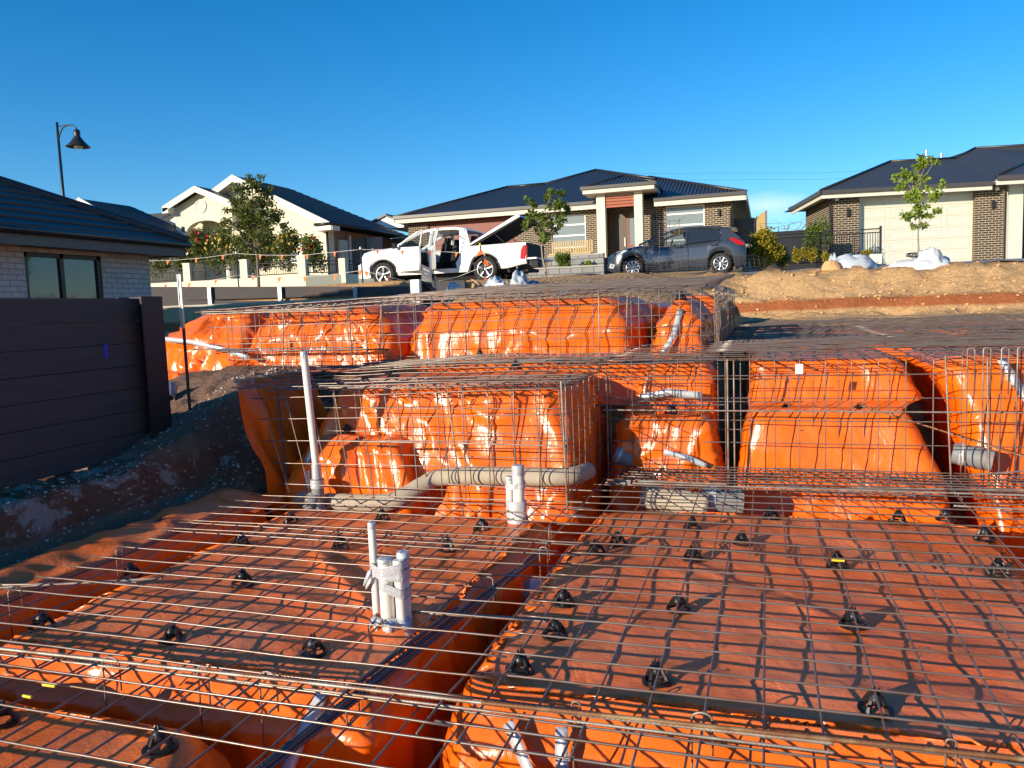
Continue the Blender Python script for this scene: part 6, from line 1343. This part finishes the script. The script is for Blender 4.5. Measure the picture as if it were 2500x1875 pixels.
for far in (False, True):
    F_ = (lambda u, z: WD-yn(u, z)) if far else yn
    b = MB(); b.tube([(u, F_(u, z), z) for u, z in roofl], .034, 6); b.tube([(u, F_(u, z), z) for u, z in [(2.36, .90), (2.37, 1.36)]], .032, 6)
    panel(b, [(3.30, .96), (3.9, .97), (3.72, 1.13), (3.54, 1.28), (3.26, 1.34), (3.34, 1.12)], 0, t=.03, ymap=(lambda u, z: F_(u, z)-(.03 if far else 0)))
    o = b.build('window_frame', M['carnavy'], e); auto_smooth(o, 50)
    for nm, P in (('side_window', [(1.20, .90), (1.45, 1.08), (1.78, 1.235), (2.05, 1.315), (2.34, 1.345), (2.33, .905)]), ('side_window', [(2.40, .91), (2.41, 1.345), (2.9, 1.34), (3.22, 1.30), (3.36, 1.10), (3.32, .97)])):
        b = MB(); b.add([(u, F_(u, z)+(.004 if not far else -.004), z) for u, z in P], [tuple(range(len(P)))]); b.build(nm, M['carglass' if (u_ := P[0][0]) < 2 else 'glass'], e)
b = MB(); us = [1.86, 2.05, 2.37, 2.9, 3.25, 3.52]; zs = [1.28, 1.34, 1.38, 1.37, 1.33, 1.26]; vs = []
for u, z in zip(us, zs):
    for q in (0, .1, .3, .5, .7, .9, 1): vs.append((u, .15+(WD-.30)*q, z+.04*(1-(2*q-1)**4)))
b.add(vs, [(j*7+k, j*7+k+1, (j+1)*7+k+1, (j+1)*7+k) for j in range(5) for k in range(6)]); o = b.build('roof', M['carnavy'], e, True); o.modifiers.new('t', 'SOLIDIFY').thickness = .03
b = MB(); b.add([(1.0, .12, .955), (1.0, WD-.12, .955), (1.86, WD-.2, 1.31), (1.86, .2, 1.31)], [(0, 1, 2, 3)]); b.build('windscreen', M['carglass'], e)
b = MB(); b.add([(3.9, .16, .99), (3.9, WD-.16, .99), (3.58, WD-.22, 1.27), (3.58, .22, 1.27)], [(0, 1, 2, 3)]); b.build('rear_window', M['glass'], e)
b = MB(); panel(b, [(3.50, 1.33), (3.74, 1.31), (3.76, 1.285), (3.5, 1.28)], .22, t=WD-.44); b.build('spoiler', M['carnavy'], e)
b = MB(); panel(b, [(3.56, .98), (3.62, 1.01), (3.86, .93), (3.96, .84), (3.97, .78), (3.80, .80)], 0, t=.02, ymap=lambda u, z: hwh(u)-.012); b.build('tail_light', M['redlamp'], e)
b = MB(); panel(b, [(.10, .60), (.38, .70), (.66, .80), (.60, .84), (.30, .79), (.09, .70)], 0, t=.02, ymap=lambda u, z: hwh(u)+.008); b.build('headlight', M['clearlamp'], e)
b = MB(); panel(b, [(.06, .33), (.20, .30), (.26, .42), (.10, .46)], 0, t=.02, ymap=lambda u, z: hwh(u)-.012); b.build('fog_light', M['clearlamp'], e)
b = MB(); b.box(-.01, .03, .35, WD-.35, .3, .5); b.build('grille', M['dark'], e)
for u in (2.14, 3.15): b = MB(); b.tube([(u-.10, -.02, .835), (u, -.045, .84), (u+.10, -.02, .835)], .016, 6); b.build('door_handle', M['carnavy'], e, True)
b = MB()
for P in ([(1.22, .93), (1.14, .75), (1.16, .24)], [(2.37, .92), (2.42, .6), (2.40, .2)], [(3.30, .96), (3.20, .72), (3.02, .50), (2.96, .22)], [(1.16, .22), (2.96, .22)]):
    b.tube([(u, -.003, z) for u, z in P], .006, 4)
b.build('door_seam', M['dark'], e)
b = MB(); b.tube([(1.32, .0, .93), (1.30, -.10, .95)], .018, 6)
b.lathe([(0, -.05), (.06, -.045), (.085, 0), (.07, .05), (0, .06)], (1.33, -.16, .98), 12, 'X'); b.build('side_mirror', M['carnavy'], e, True)
for u in (.79, 3.32):
    for v in (.11, WD-.11): wheel(e, u, v, .30, .30, .19, 9, .026)
b = MB()
for c in (.79, 3.32): b.box(c-.34, c+.34, .22, WD-.22, .25, .62)
b.box(1.2, 3.0, .2, WD-.2, .24, .34); b.build('underbody', M['dark'], e)
for u, v in ((2.05, .20), (2.05, .95), (2.85, .3), (2.85, .9)):
    b = MB(); panel(b, [(u+.30, .5), (u+.48, .5), (u+.58, 1.06), (u+.46, 1.08)], v, t=.42); panel(b, [(u+.48, 1.08), (u+.57, 1.07), (u+.60, 1.22), (u+.50, 1.22)], v+.11, t=.2); b.build('seat', M['dark'], e)
b = MB(); b.tube([(1.78+.06*math.sin(a), 1.18+.17*math.cos(a), .96+.17*math.sin(a)) for a in [k*math.pi/8 for k in range(17)]], .014, 6); b.build('steering_wheel', M['dark'], e, True)
b = MB(); b.tube([(2.2, .5, 1.42), (1.72+.9, .5, 1.62)], .004, 4); 
b = MB(); b.tube([(1.72, .8, 1.30), (1.98, .8, 1.56), (2.25, .8, 1.78)], .004, 4); b.build('aerial', M['dark'], e)
# ---- driver
def person_driver(x, y, z):
    me = bpy.data.meshes.new('person'); J = {}
    pts = [('pelvis', (0, 0, .22), .15), ('waist', (.02, 0, .38), .13), ('chest', (.02, 0, .58), .16), ('neck0', (.0, 0, .72), .07), ('neck', (-.02, 0, .78), .052), ('jaw', (-.045, 0, .84), .068), ('head', (-.03, 0, .91), .090), ('crown', (-.02, 0, .98), .07),
           ('sl', (.02, -.17, .66), .065), ('el', (-.14, -.24, .46), .045), ('hl', (-.34, -.16, .60), .032), ('sr', (.02, .17, .66), .065), ('er', (-.14, .24, .46), .045), ('hr', (-.34, .14, .60), .032),
           ('kl', (-.42, -.12, .28), .075), ('fl', (-.62, -.12, -.05), .05), ('tl', (-.78, -.12, -.04), .04), ('kr', (-.42, .12, .28), .075), ('fr', (-.62, .12, -.05), .05), ('tr', (-.78, .12, -.04), .04), ('hipl', (-.05, -.1, .22), .1), ('hipr', (-.05, .1, .22), .1), ('nose', (-.135, 0, .895), .016), ('gl', (-.385, -.13, .64), .022), ('gr', (-.385, .11, .64), .022)]
    ix = {p[0]: i for i, p in enumerate(pts)}
    ed = [('pelvis', 'waist'), ('waist', 'chest'), ('chest', 'neck0'), ('neck0', 'neck'), ('neck', 'jaw'), ('jaw', 'head'), ('head', 'crown'), ('chest', 'sl'), ('sl', 'el'), ('el', 'hl'), ('chest', 'sr'), ('sr', 'er'), ('er', 'hr'), ('pelvis', 'hipl'), ('hipl', 'kl'), ('kl', 'fl'), ('fl', 'tl'), ('pelvis', 'hipr'), ('hipr', 'kr'), ('kr', 'fr'), ('fr', 'tr'), ('head', 'nose'), ('hl', 'gl'), ('hr', 'gr')]
    me.from_pydata([p[1] for p in pts], [(ix[a], ix[b]) for a, b in ed], [])
    o = bpy.data.objects.new('person', me); C.objects.link(o); o.location = (x, y, z)
    sk = o.modifiers.new('skin', 'SKIN'); 
    if not me.skin_vertices: me.attributes.new  # layer is made with the modifier below
    bm = bmesh.new(); bm.from_mesh(me); ly = bm.verts.layers.skin.verify(); bm.verts.ensure_lookup_table()
    for i, p in enumerate(pts): bm.verts[i][ly].radius = (p[2], p[2]); bm.verts[i][ly].use_root = (i == 0)
    bm.to_mesh(me); bm.free()
    o.modifiers.new('sub', 'SUBSURF').levels = 1; o.modifiers['sub'].render_levels = 2; sk.use_smooth_shade = True
    b = NB('person_skin_and_clothes'); sp = b.n('ShaderNodeSeparateXYZ'); b.l(b.obj(), sp.inputs[0]); f = b.ramp(sp.outputs['Z'], [(.755, 0.), (.765, 1.)], 'LINEAR'); f2 = b.ramp(b.math('MULTIPLY', sp.outputs['X'], -1), [(.30, 0.), (.31, 1.)]); f3 = b.ramp(sp.outputs['Z'], [(.5, 0.), (.52, 1.)])
    c = b.mix(b.math('MAXIMUM', f, b.math('MULTIPLY', f2, f3)), (.16, .05, .045), (.24, .115, .07)); me.materials.append(b.set(c, .6))
    h = MB(); h.lathe([(.0, .105), (.05, .10), (.085, .075), (.103, .03), (.100, -.02), (.085, -.05)], (-.0, 0, .93), 16); ho = h.build('hair', M['hair'], None, True); ho.parent = o; ho.location = (0, 0, 0)
    h = MB(); 
    for s_ in (-1, 1): h.lathe([(0, -.012), (.008, -.008), (.010, 0), (.008, .008), (0, .012)], (-.118, .034*s_, .915), 8)
    eo = h.build('eyes', M['hair'], None, True); eo.parent = o
    h = MB(); h.box(-.128, -.11, -.022, .022, .855, .862); mo = h.build('mouth', M['redlamp'], None); mo.parent = o
    return tag(o, 'dark haired driver in a reddish shirt sitting in the dark hatchback', 'person')
person_driver(hx+2.30, 23.6+1.0, gz2+.33)
# ------------------------------------------------------------------ flags, stakes, sign, bags
def stake(label, x, y, z0, z1, lean_=(0, 0), capm='yellow', mat='gutter'):
    e = thing('marker_stake', label, 'stake', (x, y, z0), 'stakes carrying the flag lines')
    b = MB(); tx, ty = lean_
    b.tube([(x, y, z0-.2), (x+tx, y+ty, z1)], .018, 6); b.build('picket', M[mat], e)
    b = MB(); b.lathe([(.028, z1-.05), (.032, z1-.01), (.02, z1+.02), (0, z1+.025)], (x+tx, y+ty, 0), 10); b.build('cap', M[capm], e, True); return e
def bunting(label, pts, flags, sagk=.0, Yd=None, fs=.13, group='orange bunting lines'):
    P = [Vector(p) for p in pts]; Q = []
    for i in range(len(P)-1):
        for t in range(8):
            t /= 8; q = P[i].lerp(P[i+1], t); q.z -= sagk*4*t*(1-t)*(P[i+1]-P[i]).length; Q.append(q)
    Q.append(P[-1]); e = thing('flag_line', label, 'bunting', P[0], group)
    b = MB(); b.tube(Q, .006, 4); b.build('cord', M['rope'], e, True)
    L = [0]
    for i in range(1, len(Q)): L.append(L[-1]+(Q[i]-Q[i-1]).length)
    for f_ in flags:
        d = f_*L[-1]; i = max(k for k in range(len(L)) if L[k] <= d+1e-6); i = min(i, len(Q)-2); t = (d-L[i])/(L[i+1]-L[i]); q = Q[i].lerp(Q[i+1], t); dr = (Q[i+1]-Q[i]).normalized()
        tw = random.uniform(-.5, .5); w = Vector((math.sin(tw)*.06, math.cos(tw)*.05*0-.03, -fs)); b = MB()
        a, c = q-dr*fs*.36, q+dr*fs*.36; m = q+w*.5+Vector((0, -.015, 0)); b.add([a, c, m+dr*fs*.16, q+w, m-dr*fs*.16], [(0, 1, 2, 4), (4, 2, 3)])
        o = b.build('flag', M['flag'], e, fixn=False)
    return e
random.seed(21)
YF = 17.6
A0, A1 = at(583, 704, Y=YF), at(577, 615, Y=YF); B0, B1_ = at(887, 697, Y=YF), at(880, 604, Y=YF)
stake('thin dark stake before the cream fence left of the street tree', A0.x, YF, A0.z, A1.z, (A1.x-A0.x, 0), 'galv')
stake('dark stake with a pale cap in front of the pickup bonnet', B0.x, YF, B0.z, B1_.z, (B1_.x-B0.x, 0), 'galv')
YC = 18.6; c0_, c1_ = at(1187, 683, Y=YC), at(1172, 596, Y=YC)
stake('leaning stake with a yellow cap and bundled flags before the pickup rear wheel', c0_.x, YC, c0_.z, c1_.z, (c1_.x-c0_.x, 0), 'yellow')
S3 = at(1163, 686, Y=YC); T3 = at(1183, 622, Y=YC); 
b = MB(); b.tube([(S3.x, YC+.05, S3.z-.1), (T3.x, YC+.05, T3.z)], .014, 5); tag(b.build('marker_stake', M['gutter']), 'short dark stake crossing the yellow capped stake', 'stake')
for a, c in (((1176, 650), (1180, 690)), ((1186, 645), (1196, 690))):
    p, q = at(*a, Y=YC-.05), at(*c, Y=YC-.05)
e = thing('flag_bundle', 'bunch of orange flags wound round the yellow capped stake', 'bunting', (c1_.x, YC, c1_.z-.4))
for (x1, y1, x2, y2, x3, y3) in ((1176, 621, 1162, 626, 1172, 610), (1176, 618, 1186, 626, 1175, 608), (1181, 632, 1190, 640, 1196, 652), (1184, 630, 1180, 642, 1194, 655), (1184, 678, 1178, 690, 1196, 688)):
    b = MB(); b.add([at(x1, y1, Y=YC-.06), at(x2, y2, Y=YC-.10), at(x3, y3, Y=YC-.04)], [(0, 1, 2)]); o = b.build('flag', M['flag'], e); o.modifiers.new('t', 'SOLIDIFY').thickness = .004
def P_(px, py, Y): p = at(px, py, Y=Y); return (p.x, p.y, p.z)
bunting('upper flag line left of the first stake before the roses', [P_(366, 637, YF), P_(430, 635, YF), P_(500, 629, YF), P_(575, 619, YF)], [.22, .55, .86])
bunting('upper flag line between the two dark stakes before the cream fence', [P_(578, 619, YF), P_(650, 623, YF), P_(740, 623, YF), P_(880, 609, YF)], [.2, .38, .58, .80])
bunting('upper flag line across the side of the white pickup', [P_(880, 609, YF), P_(990, 612, YF+.3), P_(1090, 615, YC), P_(1172, 619, YC)], [.14, .34, .57, .80])
bunting('lower flag line along the left part of the cream wall', [P_(390, 695, YF), P_(460, 692, YF), P_(530, 682, YF), P_(583, 672, YF)], [.08, .38, .72], fs=.17)
bunting('lower flag line between the two dark stakes', [P_(583, 672, YF), P_(700, 678, YF), P_(800, 672, YF), P_(885, 660, YF)], [.12, .34, .55, .79, .98], fs=.17)
bunting('lower flag line drooping before the pickup front wheel', [P_(885, 660, YF), P_(930, 672, YF), P_(990, 686, YF+.5)], [.1, .6], fs=.17)
bunting('low flag line running up to the yellow capped stake', [P_(1072, 686, 18.0), P_(1120, 675, YC), P_(1172, 654, YC)], [.05], fs=.13)
# builder's sign
sy = 15.6; s0, s1 = at(1029, 647, Y=sy), at(1053, 697, Y=sy)
e = thing('builder_sign', 'small charcoal builder sign on a post between the pickup doors', 'sign', (s0.x, sy, s1.z-.3))
sq = [at(1029, 645, Y=sy), at(1054, 657, Y=sy-.12), at(1054, 700, Y=sy-.12), at(1029, 688, Y=sy)]
mid1 = sq[0].lerp(sq[3], .58); mid2 = sq[1].lerp(sq[2], .58)
b = MB(); b.add([sq[0], sq[1], mid2, mid1], [(0, 1, 2, 3)]); o = b.build('sign_board', M['signface'], e); o.modifiers.new('t', 'SOLIDIFY').thickness = .012
b = MB(); b.add([mid1, mid2, sq[2], sq[3]], [(0, 1, 2, 3)]); o2 = b.build('lower_board', M['fencegrey'], e); o2.modifiers.new('t', 'SOLIDIFY').thickness = .012
def text(name, body, pos, size, xdir, updir, mat, parent=None, off=.012):
    cu = bpy.data.curves.new(name, 'FONT'); cu.body = body; cu.size = size; cu.extrude = .001; cu.align_x = 'CENTER'; cu.align_y = 'CENTER'
    o = bpy.data.objects.new(name+'_tmp', cu); C.objects.link(o); bpy.context.view_layer.update()
    me = bpy.data.meshes.new_from_object(o); bpy.data.objects.remove(o)
    ob = bpy.data.objects.new(name, me); C.objects.link(ob); me.materials.clear(); me.materials.append(M[mat])
    xd = Vector(xdir).normalized(); n = xd.cross(Vector(updir)).normalized(); ud = n.cross(xd); p = Vector(pos)+n*off
    mt = Matrix(((xd.x, ud.x, n.x, p.x), (xd.y, ud.y, n.y, p.y), (xd.z, ud.z, n.z, p.z), (0, 0, 0, 1)))
    if parent: ob.parent = parent; org = ORG.get(parent.as_pointer(), Vector()); mt = Matrix.Translation(-org) @ mt
    ob.matrix_local = mt; return ob
xd = sq[1]-sq[0]; ud = sq[0]-sq[3]; ctr = (sq[0]+sq[1]+mid1+mid2)/4
text('lettering', 'STERLING', ctr+ud*.09, .045, xd, ud, 'signtext', o); text('lettering', 'H O M E S', ctr-ud*.12, .028, xd, ud, 'signtext', o)
text('lettering', 'CONSTRUCTION SITE', (mid1+mid2+sq[2]+sq[3])/4-ud*.06, .022, xd, ud, 'signtext', o2)
b = MB(); pp = at(1063, 700, Y=sy); b.box(pp.x-.02, pp.x+.02, sy, sy+.02, pp.z-.4, at(1061, 673, Y=sy).z); b.build('post', M['galv'], e)
pb0, pb1 = at(1003, 720, Y=15.2), at(1022, 682, Y=15.2); b = MB(); b.box(pb0.x, pb1.x, 15.2, 15.35, pb0.z-.3, pb1.z); tag(b.build('marker_box', M['white']), 'white upright marker box left of the builder sign', 'post')
b = MB(); q = [at(1023, 684, Y=15.3), at(1070, 715, Y=15.5), at(1023, 722, Y=15.3)]; b.add([q[0], q[1], q[1]+Vector((0, .2, -.3)), q[2]+Vector((0, 0, -.3)), q[0]+Vector((.1, .25, -.05))], [(0, 1, 2, 3), (0, 4, 1)]); o = tag(b.build('silt_fabric', M['dark']), 'black fabric sloping down right of the white marker box', 'fabric'); o.modifiers.new('t', 'SOLIDIFY').thickness = .01
b = MB(); w0, w1 = at(1055, 700, Y=16.6), at(1135, 700, Y=16.6); b.box(w0.x, w1.x, 16.6, 16.7, 1.6, at(1090, 686, Y=16.6).z); tag(b.build('concrete_sleeper', M['sleeper']), 'grey end sleeper behind the builder sign and silver bag', 'retaining wall')
def lump(label, cat, name, px, py, Y, w, d, h, mat, seed, rough=.22, group=None, rz=0):
    p = at(px, py, Y=Y); b = MB(); n, m = 30, 12; vs = []
    for j in range(m+1):
        th_ = math.pi/2*j/m
        for k in range(n):
            a = 2*math.pi*k/n; r_ = math.cos(th_)**.75; nn = 1+rough*1.3*noise.noise(Vector((math.cos(a)*1.3+seed, math.sin(a)*1.3, j*.12)))+rough*.7*(1-2.4*abs(noise.noise(Vector((math.cos(a)*2.2, math.sin(a)*2.2+seed, j*.22)))))
            vs.append((p.x+w/2*r_*math.cos(a)*nn, Y+d/2*r_*math.sin(a)*nn, p.z-.05+h*math.sin(th_)**1.1*nn))
    b.v = vs; b.f = [(j*n+k, j*n+(k+1) % n, (j+1)*n+(k+1) % n, (j+1)*n+k) for j in range(m) for k in range(n)] + [tuple(m*n+k for k in range(n))]; b.mi = [0]*len(b.f)
    return tag(b.build(name, M[mat], None, True), label, cat, group)
lump('silver plastic bag in the shade beside the grey sleeper', 'bag', 'plastic_bag', 1107, 706, 16.2, .34, .3, .17, 'plasticbag', 1)
lump('grey plastic wrapped heap with a printed label behind the top cage', 'bag', 'plastic_bag', 1208, 704, 16.3, .52, .4, .25, 'plasticbag', 2)
lump('crumpled clear plastic bag with a pale tip, middle of the soil', 'bag', 'plastic_bag', 1268, 703, 16.3, .42, .4, .30, 'plasticbag', 3, .35)
lump('dark plastic bag leaning on the crumpled clear one', 'bag', 'plastic_bag', 1300, 704, 16.6, .34, .3, .17, 'galv', 4, .3)
b = MB(); q = [at(1199, 696, Y=16.05), at(1228, 690, Y=16.05), at(1231, 706, Y=16.0), at(1201, 708, Y=16.0)]; b.add(q, [(0, 1, 2, 3)]); o = tag(b.build('paper_label', M['white']), 'white printed sheet lying on the grey wrapped heap', 'paper'); o.modifiers.new('t', 'SOLIDIFY').thickness = .003
for i, (px, py, w, h, lb) in enumerate(((1150, 700, .4, .16, 'tan clay lump left of the grey wrapped heap'), (1173, 704, .25, .10, 'small brown clay lump before the leaning stake'), (1240, 700, .3, .14, 'tan clay lump between the plastic bags'))):
    lump(lb, 'rock', 'clay_lump', px, py, 16.9, w, .3, h, 'rock', 10+i, .35)
lump('big clear plastic wrapped heap on top of the tan bank', 'bag', 'plastic_bag', 2080, 652, 20.6, 1.02, .6, .30, 'plasticbag', 5, .22)
lump('small clear plastic bag left of the big wrapped heap', 'bag', 'plastic_bag', 2034, 642, 20.8, .22, .3, .22, 'plasticbag', 6, .3)
lump('pale sandstone boulder left of the clear wrapped heap', 'rock', 'boulder', 2031, 655, 20.3, .42, .3, .20, 'rock', 7, .2)
lump('small dark red rock on the crest of the tan bank', 'rock', 'boulder', 1999, 660, 20.3, .12, .1, .08, 'brick_red', 8, .2)
lump('long white woven bag lying flat on the bank crest', 'bag', 'woven_bag', 2235, 655, 20.5, 1.4, .6, .22, 'whitebag', 9, .22)
lump('raised right end of the white woven bag before the pale garage', 'bag', 'woven_bag', 2268, 645, 20.6, .80, .5, .34, 'whitebag', 12, .3)
b = MB(); p = at(2228, 624, Y=20.4)
for k in range(5): b.tube([(p.x+.09*math.cos(a+k)*(1+.1*k), 20.4+.03*k, p.z+.045*math.sin(a)+.008*k) for a in [j*math.pi/6 for j in range(13)]], .008, 5)
tag(b.build('black_cord', M['dark'], None, True), 'coil of black cord lying on the white woven bag', 'cord')
xa, xb = at(2124, 640, Y=22.5), at(2153, 640, Y=22.5); zz0, zz1 = at(2140, 652, Y=22.5).z, at(2140, 620, Y=22.5).z
b = MB(); b.box(xa.x, xb.x, 22.5, 22.75, zz0-.1, zz1); o = tag(b.build('letterbox', M['garage_pale']), 'pale rendered letterbox with the number 5', 'letterbox')
q = at(2142, 645, Y=22.49); text('house_number', '5', (q.x, 22.49, q.z), .12, (1, 0, 0), (0, 0, 1), 'digit', o, .006)
b = MB(); 
for xx, z in (((2124, 2165), 652), ): 
    a_ = at(2100, 654, Y=20.7); c_ = at(2160, 650, Y=20.9); b.tube([(a_.x, a_.y, a_.z+.03), (c_.x, c_.y, c_.z+.03)], .035, 8)
tag(b.build('timber_offcut', M['concrete'], None, True), 'pale length of timber beside the letterbox foot', 'timber')
# tags clipped on the right cage and white note
q0 = at(1951, 902, Y=6.93); b = MB(); b.box(q0.x-.03, q0.x+.03, 6.925, 6.93, q0.z-.035, q0.z+.045); tag(b.build('mesh_tag', M['white']), 'small white paper tag hanging on the right cage mesh', 'tag')
for (a, c_, Y_, lb) in (((2030, 1370), (2062, 1372), None, 'yellow paint mark on the mesh lap over the dusty pad'), ((105, 1675), (135, 1679), None, 'yellow paint mark on the mesh at the lower left edge'), ((57, 1702), (77, 1706), None, 'second yellow paint mark at the lower left edge')):
    p, q = at(*a, Z=.02), at(*c_, Z=.02); b = MB(); b.tube([p+Vector((0, 0, .006)), q+Vector((0, 0, .006))], .0062, 6); tag(b.build('paint_mark', M['yellow']), lb, 'paint mark')
# power lines far away
for (a, c_, lb) in (((1500, 424), (2600, 396), 'upper thin power line far behind the right house'), ((1500, 440), (2600, 412), 'lower thin power line far behind the right house')):
    p, q = at(*a, Y=120), at(*c_, Y=120); b = MB(); b.tube([p, p.lerp(q, .5)+Vector((0, 0, -.6)), q], .012, 4); tag(b.build('power_line', M['gutter']), lb, 'power line', 'power lines')

random.seed(77)
for k in range(14):
    px, py = random.choice([(1800, 1640), (1740, 1560), (1650, 1700), (2100, 1640), (1560, 1540), (1950, 1480), (2250, 1600), (470, 1480), (610, 1520)]); px += random.uniform(-60, 60); py += random.uniform(-25, 25)
    p = at(px, py, Z=TZ+.01); b = MB(); pts = []; a = random.uniform(0, 6)
    for j in range(9): a += random.uniform(-.2, .75); pts.append((p.x+.055*j/8*math.cos(a)+.03*math.sin(a), p.y+.05*j/8*math.sin(a)+.03*math.cos(a), TZ+.012+.01*math.sin(j*1.3+k)))
    b.tube(pts, .0013, 4); tag(b.build('tie_wire', M['rebar_dark'], None, True), 'loose curl of thin dark tie wire dropped on the dusty orange plastic', 'wire', 'loose curls of tie wire')
